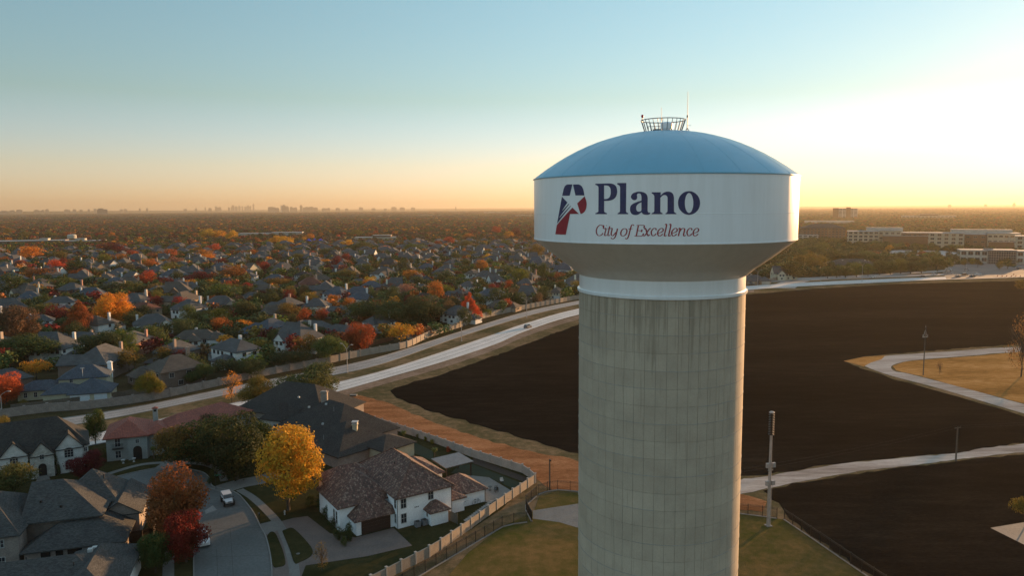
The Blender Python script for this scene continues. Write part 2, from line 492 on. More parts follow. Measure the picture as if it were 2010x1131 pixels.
CITY= {'C': [[(-849,5195),(-852,5217),(-873,5229),(-892,5227),(-914,5208),(-927,5180),(-925,5151),(-910,5130),(-888,5127),(-866,5138),(-853,5152)],[(-846,5228),(-851,5197)]],'i': [[(-840,5192),(-822,5197),(-837,5136),(-828,5128),(-816,5135)],[(-823,5224),(-813,5225)]],'t': [[(-783,5218),(-802,5139),(-796,5128),(-782,5134)],[(-808,5195),(-766,5198)]],'y': [[(-771,5198),(-758,5197),(-767,5159),(-767,5137),(-749,5129),(-719,5162)],[(-704,5197),(-722,5129),(-737,5105),(-755,5098),(-770,5108)]],'o': [[(-613,5162),(-617,5151),(-623,5141),(-632,5133),(-641,5128),(-650,5127),(-658,5128),(-665,5133),(-670,5141),(-671,5151),(-670,5162),(-666,5173),(-659,5183),(-651,5191),(-642,5196),(-632,5197),(-624,5196),(-617,5191),(-613,5183),(-611,5173),(-613,5162)]],'f': [[(-543,5226),(-556,5235),(-570,5221),(-586,5161),(-598,5117),(-614,5099),(-627,5106)],[(-596,5195),(-558,5196)]],'E': [[(-502,5227),(-521,5128)],[(-520,5228),(-449,5228),(-452,5206)],[(-509,5179),(-472,5179)],[(-467,5190),(-473,5166)],[(-539,5128),(-469,5129),(-453,5153)]],'x': [[(-447,5193),(-434,5200),(-413,5132),(-397,5143)],[(-385,5196),(-398,5196),(-440,5133),(-454,5133)]],'c': [[(-336,5184),(-341,5200),(-357,5200),(-376,5181),(-381,5156),(-370,5132),(-351,5135),(-336,5151)]],'e': [[(-319,5156),(-287,5165),(-271,5184),(-280,5200),(-298,5197),(-317,5176),(-322,5151),(-311,5130),(-292,5133),(-275,5148)]],'l': [[(-257,5234),(-241,5234),(-259,5140),(-253,5129),(-239,5136)]],'ll': [[(-217,5234),(-202,5234),(-220,5140),(-215,5129),(-201,5136)]],'e2': [[(-191,5156),(-159,5164),(-143,5183),(-152,5200),(-170,5197),(-189,5175),(-194,5151),(-183,5130),(-164,5133),(-147,5148)]],'n': [[(-131,5195),(-117,5200),(-132,5128)],[(-125,5164),(-101,5197),(-79,5198),(-76,5183),(-85,5140),(-78,5129),(-65,5136)]],'c2': [[(-8,5183),(-14,5199),(-30,5199),(-48,5180),(-53,5156),(-42,5131),(-23,5134),(-8,5150)]],'e3': [[(6,5156),(39,5163),(55,5182),(46,5199),(27,5196),(9,5175),(4,5150),(15,5130),(34,5132),(51,5147)]]}

def letter_mesh(mb, contours, off, r=RT):
    loops = [[Vector((x / 100, z / 100, 0)) for x, z in c] for c in contours]
    flat = [p for l in loops for p in l]
    tris = tessellate_polygon(loops)
    bm = bmesh.new()
    vs = [bm.verts.new(p) for p in flat]
    for t in tris:
        try: bm.faces.new([vs[i] for i in t])
        except ValueError: pass
    x0, x1 = min(p.x for p in flat), max(p.x for p in flat)
    x = x0 + 0.18
    while x < x1:
        bmesh.ops.bisect_plane(bm, geom=bm.verts[:] + bm.edges[:] + bm.faces[:], plane_co=(x, 0, 0), plane_no=(1, 0, 0))
        x += 0.18
    bm.verts.index_update()
    out = []
    for v in bm.verts:
        th = v.co.x / RT
        out.append((math.sin(th) * (r + off), -math.cos(th) * (r + off), v.co.y))
    fs = []
    for f in bm.faces:
        idx = [v.index for v in f.verts]
        if f.normal.z < 0: idx = idx[::-1]
        fs.append(idx)
    mb.add(out, fs)
    bm.free()
def stroke_poly(pts, w_thin, w_thick):
    """broad-nib stroke: heavy on the downstrokes"""
    P = [Vector((x / 100, z / 100)) for x, z in pts]
    Q = []
    for i in range(len(P) - 1):     # Catmull-Rom
        a, b, c, d = P[max(i - 1, 0)], P[i], P[i + 1], P[min(i + 2, len(P) - 1)]
        for k in range(4):
            t = k / 4
            Q.append(0.5 * ((2 * b) + (c - a) * t + (2 * a - 5 * b + 4 * c - d) * t * t + (-a + 3 * b - 3 * c + d) * t ** 3))
    Q.append(P[-1])
    L_, R_ = [], []
    for i, q in enumerate(Q):
        t = (Q[min(i + 1, len(Q) - 1)] - Q[max(i - 1, 0)])
        if t.length < 1e-6: t = Vector((1, 0))
        t.normalize()
        w = w_thin + (w_thick - w_thin) * abs(t.y) ** 1.5
        n = Vector((-t.y, t.x)) * w / 2
        L_.append(q + n); R_.append(q - n)
    return L_, R_
for k, ch in enumerate('Plano'):
    mb = MB(); letter_mesh(mb, PLANO[ch], 0.022)
    mb.build('letter', P_NAVY, tower)
for ch, strokes in CITY.items():
    mb = MB()
    for si, st in enumerate(strokes):
        L_, R_ = stroke_poly(st, 0.05, 0.125)
        vs = []
        for a, b in zip(L_, R_):
            for q in (a, b):
                th = q.x / RT
                r = RT + 0.022 + 0.002 * si
                vs.append((math.sin(th) * r, -math.cos(th) * r, q.y))
        mb.add(vs, [(2 * i, 2 * i + 1, 2 * i + 3, 2 * i + 2) for i in range(len(L_) - 1)])
    mb.build('letter', P_RED, tower)
logo = MB()
for c in LOGO_BLUE: letter_mesh(logo, [c], 0.022)
logo.build('emblem_blue', P_NAVY, tower)
logo = MB()
for c in LOGO_RED: letter_mesh(logo, [c], 0.022)
logo.build('emblem_red', P_RED, tower)

# roof fittings
ztop = 57.19 + 5.15
def dome_z(r): return 57.19 + 5.15 * (1 - (r / RT) ** 2.15)
rb, rtp, zb, zt = 1.95, 2.42, dome_z(1.95) - 0.02, ztop + 1.2
rail = MB()
for z, r, t in ((zb + 0.02, rb, .035), (zt, rtp, .05)):
    rail.tube([(r * math.cos(2 * math.pi * k / 40), r * math.sin(2 * math.pi * k / 40), z) for k in range(41)], t, 5)
rail.build('guard_ring', P_STEEL, tower)
for k in range(28):
    a = 2 * math.pi * k / 28
    MB().tube([(rb * math.cos(a), rb * math.sin(a), zb - 0.15), (rtp * math.cos(a), rtp * math.sin(a), zt)], 0.035, 5).build('baluster', P_STEEL, tower)
hv = MB().lathe([(0.5, ztop - 0.1), (0.5, ztop + .22), (.66, ztop + .25), (.66, ztop + .85), (.5, ztop + .98), (.02, ztop + 1.05)], 24, cx=0.35, cy=-0.1)
hv.build('roof_vent', P_WHITE, tower, smooth=False)
MB().lathe([(0.45, ztop - .1), (.45, ztop + .2), (.02, ztop + .23)], 16, cx=-0.75, cy=-0.3).build('hatch', P_STEEL, tower)
g = MB()
for x in (-1.5, -1.1, -.7, -.3): g.tube([(x, .7, ztop - .1), (x, .7, ztop + .62)], .025, 5)
g.tube([(-1.55, .7, ztop + .62), (-.2, .7, ztop + .62)], .028, 5)
g.build('hatch_rail', P_STEEL, tower)
ant = MB().tube([(0.02, 1.2, ztop - .1), (0.02, 1.2, ztop + 1.5)], .04, 6).tube([(0.02, 1.2, ztop + 1.5), (0.02, 1.2, ztop + 2.75)], .022, 6).tube([(0.02, 1.2, ztop + 1.35), (0.02, 1.2, ztop + 1.6)], .07, 8)
ant.build('short_antenna', P_STEEL, tower)
ax, ay = 2.62, -0.2
az_ = dome_z(2.63)
ant = MB().tube([(ax, ay, az_ + .25), (ax, ay, az_ + 1.75)], .05, 6).tube([(ax, ay, az_ + 1.75), (ax, ay, az_ + 4.4)], .035, 6, r1=.02).tube([(ax, ay, az_ + 1.6), (ax, ay, az_ + 1.85)], .09, 8)
for a in (0.2, 2.3, 4.4): ant.tube([(ax + .4 * math.cos(a), ay + .4 * math.sin(a), az_ - .12), (ax, ay, az_ + .5)], .035, 5)
ant.tube([(ax, ay, az_ + .72), (ax + .42, ay, az_ + .74)], .02, 5)
ant.build('tall_antenna', P_STEEL, tower)
lm = MB().tube([(-2.38, -.35, zt - .1), (-2.38, -.35, zt + .28)], .06, 6)
lm.build('beacon_post', P_STEEL, tower)
m_beacon = mat('red_beacon_glass', (0.45, 0.01, 0.03), (0.4, 0.01, 0.03), 1, 0.2, spec=0.6)
MB().ball((-2.38, -.35, zt + .42), .15, sz=1.25).build('beacon', m_beacon, tower, smooth=True)

# ------------------------------------------------------------------ ground, roads, fields
def flat(name, polys, z, m, kind='structure', parent=None):
    mb = MB()
    for poly in polys:
        tr = tessellate_polygon([[Vector((x, y, 0)) for x, y in poly]])
        vs = [(x, y, z) for x, y in poly]
        fs = []
        for t in tr:
            a, b, c = [Vector(vs[i]) for i in t]
            fs.append(t if (b - a).cross(c - a).z > 0 else t[::-1])
        mb.add(vs, fs)
    o = mb.build(name, m, parent, uv=False)
    if not parent: o['kind'] = kind
    return o
def pxp(pts, z=0): return [ground_at(x, y, z) for x, y in pts]
def smooth_line(pts, k=6):
    P = [Vector(p) for p in pts]; out = []
    for i in range(len(P) - 1):
        a, b, c, d = P[max(i - 1, 0)], P[i], P[i + 1], P[min(i + 2, len(P) - 1)]
        for q in range(k):
            t = q / k
            out.append(0.5 * ((2 * b) + (c - a) * t + (2 * a - 5 * b + 4 * c - d) * t * t + (-a + 3 * b - 3 * c + d) * t ** 3))
    out.append(P[-1])
    return [tuple(p) for p in out]
def ragged(poly, amp=0.7, step=3.0, seed=3):
    r = random.Random(seed); out = []
    n = len(poly)
    for i in range(n):
        a, b = Vector(poly[i]), Vector(poly[(i + 1) % n])
        L = (b - a).length
        k = max(1, min(60, int(L / step)))
        for q in range(k):
            p = a.lerp(b, q / k)
            out.append((p.x + r.uniform(-amp, amp), p.y + r.uniform(-amp, amp)))
    return out
def offset_line(pts, d):
    out = []
    for i, p in enumerate(pts):
        a, b = Vector(pts[max(i - 1, 0)]), Vector(pts[min(i + 1, len(pts) - 1)])
        t = (b - a).normalized()
        out.append((p[0] - t.y * d, p[1] + t.x * d))
    return out
def strip(name, line, d0, d1, z, m, **k):
    a, b = offset_line(line, d0), offset_line(line, d1)
    mb = MB()
    vs = [(x, y, z) for x, y in a] + [(x, y, z) for x, y in b]
    n = len(line)
    up = d1 > d0
    mb.add(vs, [((i, i + 1, n + i + 1, n + i) if up else (i, n + i, n + i + 1, i + 1)) for i in range(n - 1)])
    o = mb.build(name, m, k.get('parent'), uv=False)
    if not k.get('parent'): o['kind'] = 'structure'
    return o
def kerb(name, line, w=0.16, h=0.13, m=None, z=0.0):
    mb = MB()
    for i in range(len(line) - 1): mb.obox(line[i], line[i + 1], w, z, h)
    o = mb.build(name, m or M_KERB)
    o['kind'] = 'structure'
    return o

def ground_mat(name, stops, s1=0.03, s2=0.6, s3=9.0, grain=0.35, rough=0.95, bump=0.0, stretch=(1, 1, 1), rot=0.0, dist=0.1):
    """soil or grass: broad patches x clumps x grain"""
    m, nt, b = new_mat(name)
    geo = nt.nodes.new('ShaderNodeNewGeometry')
    mp = nt.nodes.new('ShaderNodeMapping')
    mp.inputs['Rotation'].default_value = (0, 0, rot)
    mp.inputs['Scale'].default_value = stretch
    nt.links.new(geo.outputs['Position'], mp.inputs[0])
    v = mp.outputs[0]
    n1, n2, n3 = noise(nt, v, s1, 5, 0.6), noise(nt, v, s2, 5, 0.65), noise(nt, v, s3, 3, 0.7)
    mx = N(nt, 'ShaderNodeMath', operation='MULTIPLY_ADD')
    mx.inputs[1].default_value = 0.55; nt.links.new(n1, mx.inputs[0])
    m2 = N(nt, 'ShaderNodeMath', operation='MULTIPLY'); m2.inputs[1].default_value = 0.45
    nt.links.new(n2, m2.inputs[0]); nt.links.new(m2.outputs[0], mx.inputs[2])
    col = ramp(nt, mx.outputs[0], stops)
    g = ramp(nt, n3, [(0.28, (1 - grain,) * 3), (0.72, (1 + grain,) * 3)])
    col = mixc(nt, 1, col, g, 'MULTIPLY')
    nt.links.new(col, b.inputs['Base Color'])
    b.inputs['Roughness'].default_value = rough
    b.inputs['Specular IOR Level'].default_value = 0.0
    if bump: add_bump(nt, b, n3, bump, dist)
    return m

M_GROUND = ground_mat('suburban_ground', [(0.36, (0.030, 0.034, 0.015)), (0.50, (0.050, 0.042, 0.022)), (0.62, (0.075, 0.058, 0.035))], 0.01, 0.12, 2.0)
M_VERGE = ground_mat('rough_verge_grass', [(0.34, (0.055, 0.055, 0.024)), (0.47, (0.105, 0.082, 0.042)), (0.58, (0.20, 0.135, 0.078))], 0.06, 0.5, 6.0, bump=0.5)
M_DRY = ground_mat('dry_mown_grass', [(0.34, (0.12, 0.060, 0.028)), (0.48, (0.28, 0.130, 0.062)), (0.62, (0.46, 0.24, 0.125))], 0.05, 0.9, 7.0, 0.5, bump=1.0, stretch=(1, 4, 1), rot=math.radians(-25), dist=0.25)
M_TAN = ground_mat('tan_prairie_grass', [(0.36, (0.20, 0.105, 0.035)), (0.5, (0.34, 0.18, 0.06)), (0.62, (0.48, 0.27, 0.11))], 0.03, 0.3, 3.0, 0.3, bump=0.8, stretch=(1, 3, 1), rot=math.radians(15), dist=0.3)
M_FIELD = ground_mat('plowed_black_soil', [(0.34, (0.0050, 0.0047, 0.0044)), (0.48, (0.0100, 0.0090, 0.0078)), (0.57, (0.0165, 0.0138, 0.0112)), (0.68, (0.030, 0.024, 0.019))], 0.014, 0.16, 1.6, 0.5, bump=1.0, stretch=(0.6, 2.6, 1), rot=math.radians(-8), dist=0.15)
M_LAWN = ground_mat('autumn_lawn', [(0.38, (0.026, 0.028, 0.012)), (0.52, (0.040, 0.038, 0.017)), (0.64, (0.065, 0.052, 0.025))], 0.08, 0.7, 12.0, bump=0.3)
M_COMP = ground_mat('compound_grass', [(0.36, (0.060, 0.068, 0.016)), (0.50, (0.11, 0.085, 0.03)), (0.62, (0.17, 0.11, 0.045))], 0.07, 0.6, 8.0, 0.4, bump=0.7, dist=0.2)
M_ROADC = mat('pale_concrete_road', (0.58, 0.545, 0.52), (0.48, 0.455, 0.43), 0.12, 0.8, fine=12)
M_ROADG = mat('grey_concrete_road', (0.30, 0.29, 0.28), (0.23, 0.22, 0.21), 0.12, 0.8, fine=12)
M_XROAD = mat('worn_asphalt', (0.13, 0.125, 0.12), (0.10, 0.097, 0.093), 0.08, 0.85, fine=12)
M_STREET = mat('street_concrete', (0.115, 0.120, 0.118), (0.095, 0.10, 0.098), 0.15, 0.8, fine=14)
M_WALK = mat('sidewalk_concrete', (0.175, 0.168, 0.155), (0.14, 0.134, 0.125), 0.3, 0.85)
M_KERB = mat('kerb_concrete', (0.24, 0.235, 0.225), (0.19, 0.185, 0.175), 0.5, 0.85)
M_PAVER = mat('brown_drive_pavers', (0.15, 0.115, 0.10), (0.12, 0.095, 0.085), 0.4, 0.85)
M_PATH = ground_mat('pale_dirt_track', [(0.36, (0.22, 0.17, 0.14)), (0.5, (0.38, 0.32, 0.28)), (0.62, (0.52, 0.45, 0.40))], 0.06, 0.35, 3.0, 0.25, stretch=(0.3, 3, 1), rot=math.radians(-18))
M_SHOULDER = ground_mat('sandy_shoulder', [(0.38, (0.16, 0.11, 0.075)), (0.5, (0.24, 0.165, 0.12)), (0.62, (0.30, 0.22, 0.17))], 0.06, 0.6, 4.0, 0.3)
M_TARLINE = mat('dark_joint_sealant', (0.05, 0.05, 0.05), (0.04, 0.04, 0.04), 1, 0.7)

flat('ground', [[(-60000, -400), (60000, -400), (60000, 90000), (-60000, 90000)]], -0.06, M_GROUND)

# verge sheet that carries fields, tracks and the tower compound
flat('verge_grass', [pxp([(560, 812), (656, 779), (760, 745), (866, 714), (972, 678), (1034, 651), (1138, 619), (1300, 587), (1480, 569), (1692, 557), (1829, 551), (2010, 546), (2500, 530), (2600, 1300), (760, 1300), (760, 1131), (900, 1000), (1010, 930), (920, 890), (798, 848), (704, 818), (640, 800)])], -0.02, M_VERGE)
field_px = [(768, 768), (776, 762), (800, 754), (860, 737), (930, 713), (1000, 688), (1070, 661), (1138, 636), (1220, 615), (1300, 600), (1400, 586), (1480, 577), (1600, 567), (1750, 558), (2010, 551), (2500, 538), (2500, 700), (2010, 676), (1922, 681), (1814, 690), (1738, 696), (1695, 700), (1656, 709), (1692, 724), (1760, 746), (1837, 766), (1922, 791), (2010, 817), (2500, 940), (2500, 850), (2010, 868), (1876, 889), (1700, 905), (1600, 917), (1500, 933), (1460, 937), (1300, 925), (1138, 893), (1050, 868), (940, 836), (850, 808), (800, 791), (775, 777)]
flat('plowed_field', [ragged(pxp(field_px))], -0.005, M_FIELD)
flat('plowed_field', [ragged(pxp([(1500, 964), (1560, 950), (1700, 927), (1876, 906), (2010, 892), (2500, 860), (2600, 1300), (1900, 1300), (1712, 1131), (1545, 1018), (1528, 990)]), .45, 2)], -0.005, M_FIELD)
flat('tan_meadow', [pxp([(2500, 660), (2010, 690), (1922, 699), (1809, 707), (1775, 711), (1752, 719), (1760, 728), (1809, 739), (1880, 759), (1950, 777), (2010, 793), (2500, 920)])], 0.0, M_TAN)
flat('tan_meadow', [pxp([(1656, 709), (1695, 701), (1738, 698), (1730, 706), (1710, 712), (1695, 720)])], 0.012, M_TAN)
# dirt track round the meadow and the path beside the lower field
tr = smooth_line(pxp([(2500, 668), (2010, 686), (1922, 692), (1809, 700), (1755, 706), (1722, 714), (1728, 726), (1765, 738), (1837, 757), (1922, 780), (2010, 803), (2500, 935)]))
mb = MB()
inn = smooth_line(pxp([(2500, 673), (2010, 691), (1922, 697), (1809, 706), (1772, 711), (1750, 719), (1756, 729), (1782, 734), (1837, 748), (1922, 770), (2010, 794), (2500, 920)]))
out_ = smooth_line(pxp([(2500, 661), (2010, 681), (1922, 686), (1809, 694), (1738, 699), (1690, 709), (1700, 720), (1750, 738), (1837, 761), (1922, 786), (2010, 812), (2500, 950)]))
n = len(inn)
mb.add([(x, y, 0.006) for x, y in inn] + [(x, y, 0.006) for x, y in out_], [(i, i + 1, n + i + 1, n + i) for i in range(n - 1)])
o = mb.build('dirt_track', M_PATH, uv=False); o['kind'] = 'structure'
flat('dirt_path', [ragged(smooth_line(pxp([(1440, 943), (1500, 936), (1600, 919), (1700, 906), (1800, 897), (1876, 890), (2010, 871), (2500, 820)])) + smooth_line(pxp([(2500, 845), (2010, 888), (1876, 903), (1800, 913), (1700, 924), (1600, 941), (1520, 957), (1440, 972)])), .3, 2)], 0.01, M_PATH)
flat('concrete_pad', [pxp([(1944, 1037), (2010, 1026), (2200, 1000), (2200, 1160), (2010, 1070)])], 0.004, M_WALK)
flat('dry_grass_strip', [ragged(smooth_line(pxp([(638, 780), (690, 776), (740, 785), (800, 808), (870, 837), (940, 860), (1040, 886), (1138, 906), (1300, 950), (1480, 975)])) + pxp([(1500, 985), (1498, 1006), (1480, 1003), (1300, 985), (1138, 965), (1085, 962), (1056, 945), (1031, 928), (927, 897), (798, 850), (704, 820), (630, 798)]), .5, 2)], 0.003, M_DRY)
flat('sandy_shoulder', [smooth_line(pxp([(560, 806), (641, 777), (760, 743.5), (866, 713), (972, 677.5), (1034, 651), (1138, 619), (1300, 587), (1480, 569)])) + smooth_line(pxp([(1480, 574), (1300, 593), (1138, 627), (1034, 660), (972, 687), (866, 723), (760, 753), (648, 786), (560, 815)]))], 0.004, M_SHOULDER)

# divided road
far_a = smooth_line(pxp([(-300, 880), (-60, 848), (100, 825), (191, 812), (291, 795), (420, 768), (482, 755), (571, 738), (656, 722), (760, 697), (905, 651), (1034, 612), (1137, 590.5), (1300, 562), (1480, 551.5), (1600, 546.5), (1724, 541.5), (1829, 538), (2010, 531), (2400, 520)]))
far_b = smooth_line(pxp([(-300, 900), (-60, 868), (100, 842), (191, 827), (291, 808), (420, 781), (482, 769), (571, 753), (656, 737), (760, 712), (905, 661), (1034, 621), (1137, 597.5), (1300, 568), (1480, 556), (1600, 550.5), (1724, 545.5), (1829, 541.5), (2010, 534.5), (2400, 523)]))
near_a = smooth_line(pxp([(-300, 935), (-60, 895), (100, 866), (191, 850), (291, 829), (420, 800), (482, 787), (571, 770), (656, 752.5), (760, 726), (866, 692), (972, 656), (1034, 634.5), (1137, 606), (1300, 577), (1480, 561), (1600, 554), (1724, 548.5), (1829, 544.5), (2010, 537), (2400, 525)]))
near_b = smooth_line(pxp([(-300, 965), (-60, 922), (100, 890), (191, 873), (291, 853), (420, 824), (482, 811), (571, 793), (641, 776), (760, 742.5), (866, 712), (972, 676.7), (1034, 650), (1137, 618), (1300, 586.5), (1480, 568.5), (1600, 561), (1724, 555), (1829, 550), (2010, 544.5), (2400, 531)]))
def ribbon(name, a, b, z, m):
    mb = MB(); n = min(len(a), len(b))
    mb.add([(x, y, z) for x, y in a[:n]] + [(x, y, z) for x, y in b[:n]], [(i, n + i, n + i + 1, i + 1) for i in range(n - 1)])
    o = mb.build(name, m, uv=False); o['kind'] = 'structure'
    return o
ribbon('median', far_a, near_b, 0.008, M_VERGE)
ribbon('road', far_a, far_b, 0.02, M_ROADG)
ribbon('road', near_a, near_b, 0.02, M_ROADC)
def lerp_line(a, b, t): return [(p[0] + (q[0] - p[0]) * t, p[1] + (q[1] - p[1]) * t) for p, q in zip(a, b)]
for a, b in ((far_a, far_b), (near_a, near_b)):
    for t in (0.34, 0.67):
        l0, l1 = lerp_line(a, b, t - .012), lerp_line(a, b, t + .012)
        ribbon('road_joint', l0, l1, 0.026, M_TARLINE)
    kerb('kerb', a, 0.2, 0.15); kerb('kerb', b, 0.2, 0.15)
# crossroads on the right
flat('crossroad', [pxp([(1858, 548), (1850, 535), (1880, 520), (1905, 516), (2400, 500), (2400, 545), (2010, 544)])], 0.03, M_XROAD)
ribbon('side_road', pxp([(1500, 566), (1535, 553), (1562, 546), (1700, 540), (1900, 527)]), pxp([(1560, 566), (1580, 554), (1600, 548), (1700, 543), (1900, 531)]), 0.012, M_ROADG)

# near street and drives
street = smooth_line(pxp([(120, 975), (200, 945), (260, 929), (300, 921), (330, 916), (362, 920), (398, 928), (412, 941), (417, 955), (441, 961), (466, 970), (485, 990), (500, 1011), (512, 1036), (523, 1058), (532, 1100), (534, 1150), (534, 1300)]), 4)
street_l = smooth_line(pxp([(370, 1300), (380, 1150), (381, 1085), (392, 1035), (380, 1000), (340, 975), (290, 960), (240, 966), (180, 985), (120, 1010)]), 4)
flat('near_lawns', [[(-190, 20), (-8, 20)] + pxp([(760, 1131), (922, 1035), (982, 992), (1051, 944), (1029, 926), (927, 896), (798, 848), (704, 818), (640, 798), (540, 808), (420, 828), (200, 880), (0, 910)]) + [(-190, 190)]], -0.01, M_LAWN)
flat('street', [street + street_l], 0.01, M_STREET)
kerb('kerb', street); kerb('kerb', street_l)
for i, (p, q) in enumerate((((386, 1095), (527, 1091)), ((398, 1040), (512, 1036)), ((425, 1078), (428, 1150)), ((395, 1000), (487, 992)), ((342, 975), (414, 950)), ((458, 1131), (452, 1040)))):
    a, b = pxp([p, q]); mb = MB(); mb.obox(a, b, 0.06, 0.009, 0.0135); o = mb.build('street_joint', M_TARLINE); o['kind'] = 'structure'
walk = smooth_line(pxp([(470, 962), (500, 981), (541, 1022), (562, 1060), (575, 1105), (580, 1150), (584, 1250)]), 5)
strip('sidewalk', walk, -0.75, 0.75, 0.016, M_WALK)
strip('sidewalk', smooth_line(pxp([(322, 1300), (330, 1140), (333, 1090), (352, 1040)]), 4), -0.8, 0.8, 0.016, M_WALK)
strip('sidewalk', smooth_line(pxp([(200, 935), (262, 916), (300, 910), (345, 909), (400, 912), (430, 925), (440, 945)]), 5), -0.7, 0.7, 0.016, M_WALK)
strip('driveway', smooth_line(pxp([(326, 921), (350, 904), (385, 885), (420, 868)]), 4), -2.6, 2.6, 0.02, M_WALK)
strip('driveway', smooth_line(pxp([(425, 964), (470, 950), (520, 940), (560, 925)]), 4), -2.6, 2.4, 0.013, M_WALK)
flat('driveway', [pxp([(510, 1040), (545, 1026), (575, 1018), (604, 1014), (622, 1028), (648, 1048), (698, 1056), (772, 1037), (809, 1072), (720, 1093), (600, 1111), (585, 1150), (534, 1150), (531, 1110), (524, 1060)])], 0.012, M_PAVER)
flat('driveway_apron', [pxp([(508, 1030), (541, 1022), (552, 1040), (524, 1050), (514, 1046)])], 0.018, M_WALK)
isl_a = smooth_line(pxp([(524, 1054), (531, 1046), (540, 1048), (548, 1064), (556, 1085), (560, 1108), (548, 1114), (536, 1112), (528, 1080), (524, 1054)]), 4)
isl_b = smooth_line(pxp([(554, 1044), (563, 1040), (576, 1039), (598, 1060), (613, 1080), (610, 1093), (590, 1104), (578, 1106), (568, 1078), (554, 1044)]), 4)
for l in (isl_a, isl_b):
    mb = MB(); mb.prism(l[:-1], 0.0, 0.10); o = mb.build('grass_island', M_LAWN, uv=False); o['kind'] = 'structure'
# pale patch and kerb ramps
flat('kerb_ramp', [pxp([(402, 1003), (418, 993), (426, 1002), (404, 1010)])], 0.02, M_KERB)
flat('kerb_ramp', [pxp([(404, 956), (418, 960), (420, 962), (409, 958)])], 0.02, M_KERB)

# villa yard
flat('patio', [pxp([(868, 942), (900, 928), (960, 938), (1010, 968), (960, 988), (900, 975)])], 0.02, M_WALK)
flat('patio', [pxp([(715, 862), (760, 848), (795, 862), (775, 880), (735, 885)])], 0.02, M_WALK)
M_TURF = mat('artificial_turf', (0.020, 0.030, 0.012), (0.015, 0.023, 0.010), 0.4, 0.9, fine=30)
flat('turf_lawn', [pxp([(885, 930), (900, 915), (928, 912), (1027, 951), (1015, 964), (960, 938)])], 0.03, M_TURF)
flat('turf_lawn', [pxp([(785, 870), (800, 862), (850, 887), (850, 905), (810, 890)])], 0.03, M_TURF)
flat('planting_bed', [pxp([(925, 909), (1031, 948), (1034, 938), (929, 899)])], 0.025, mat('dark_mulch', (0.035, 0.026, 0.02), (0.05, 0.035, 0.028), 1.5))
flat('villa_side_yard', [pxp([(895, 1000), (985, 985), (1020, 965), (985, 1000), (925, 1040)])], 0.004, M_LAWN)
# compound drive
flat('compound_grass', [pxp([(880, 1131), (920, 1085), (985, 1035), (1048, 1005), (1058, 975), (1100, 962), (1138, 970), (1300, 990), (1460, 1008), (1539, 1021), (1700, 1131), (1900, 1300), (700, 1300)])], 0.005, M_COMP)
flat('compound_drive', [pxp([(1046, 1003), (1138, 989), (1200, 985), (1240, 1000), (1200, 1060), (1138, 1038), (1098, 1026), (1046, 1019)])], 0.012, M_WALK)
# thin pale track scars on the strip
hz_bm = MB().box(-9000, -60, -1.2, 18000, 24000, 225)
m_haze = bpy.data.materials.new('haze')
m_haze.use_nodes = True
hn = m_haze.node_tree
hn.nodes.clear()
h_out = hn.nodes.new('ShaderNodeOutputMaterial')
h_vol = hn.nodes.new('ShaderNodeVolumePrincipled')
h_vol.inputs['Color'].default_value = (0.60, 0.55, 0.44, 1)
h_vol.inputs['Density'].default_value = 0.000055
h_vol.inputs['Anisotropy'].default_value = 0.42
hn.links.new(h_vol.outputs[0], h_out.inputs['Volume'])
haze = hz_bm.build('haze', m_haze, uv=False)
tag(haze, kind='stuff', label='thin golden evening haze over the whole suburb', cat='haze')

# ------------------------------------------------------------------ trees
def leaf_mat(name, instanced=False):
    m, nt, b = new_mat(name)
    if instanced:
        a = N(nt, 'ShaderNodeAttribute', attribute_type='INSTANCER', attribute_name='tint')
        base = a.outputs['Color']
    else:
        base = nt.nodes.new('ShaderNodeObjectInfo').outputs['Color']
    v = pos(nt, 'world')
    n1 = noise(nt, v, 0.55 if not instanced else 0.25, 3, 0.6)
    n2 = noise(nt, v, 3.5 if not instanced else 1.2, 2, 0.7)
    g1 = ramp(nt, n1, [(0.32, (0.62, 0.80, 0.8)), (0.68, (1.35, 1.12, 1.0))])
    g2 = ramp(nt, n2, [(0.3, (0.66, 0.66, 0.66)), (0.7, (1.35, 1.35, 1.35))])
    col = mixc(nt, 1, mixc(nt, 1, base, g1, 'MULTIPLY'), g2, 'MULTIPLY')
    nt.links.new(col, b.inputs['Base Color'])
    b.inputs['Roughness'].default_value = 0.75
    b.inputs['Specular IOR Level'].default_value = 0.15
    if not instanced:
        tr = nt.nodes.new('ShaderNodeBsdfTranslucent')
        nt.links.new(col, tr.inputs[0])
        ms = nt.nodes.new('ShaderNodeMixShader')
        ms.inputs[0].default_value = 0.35
        out = nt.nodes['Material Output']
        nt.links.new(b.outputs[0], ms.inputs[1]); nt.links.new(tr.outputs[0], ms.inputs[2])
        nt.links.new(ms.outputs[0], out.inputs[0])
    return m
M_LEAF = leaf_mat('foliage')
M_LEAFI = leaf_mat('far_foliage', True)
M_BARK = mat('bark', (0.085, 0.065, 0.05), (0.055, 0.042, 0.033), 2, 0.9)

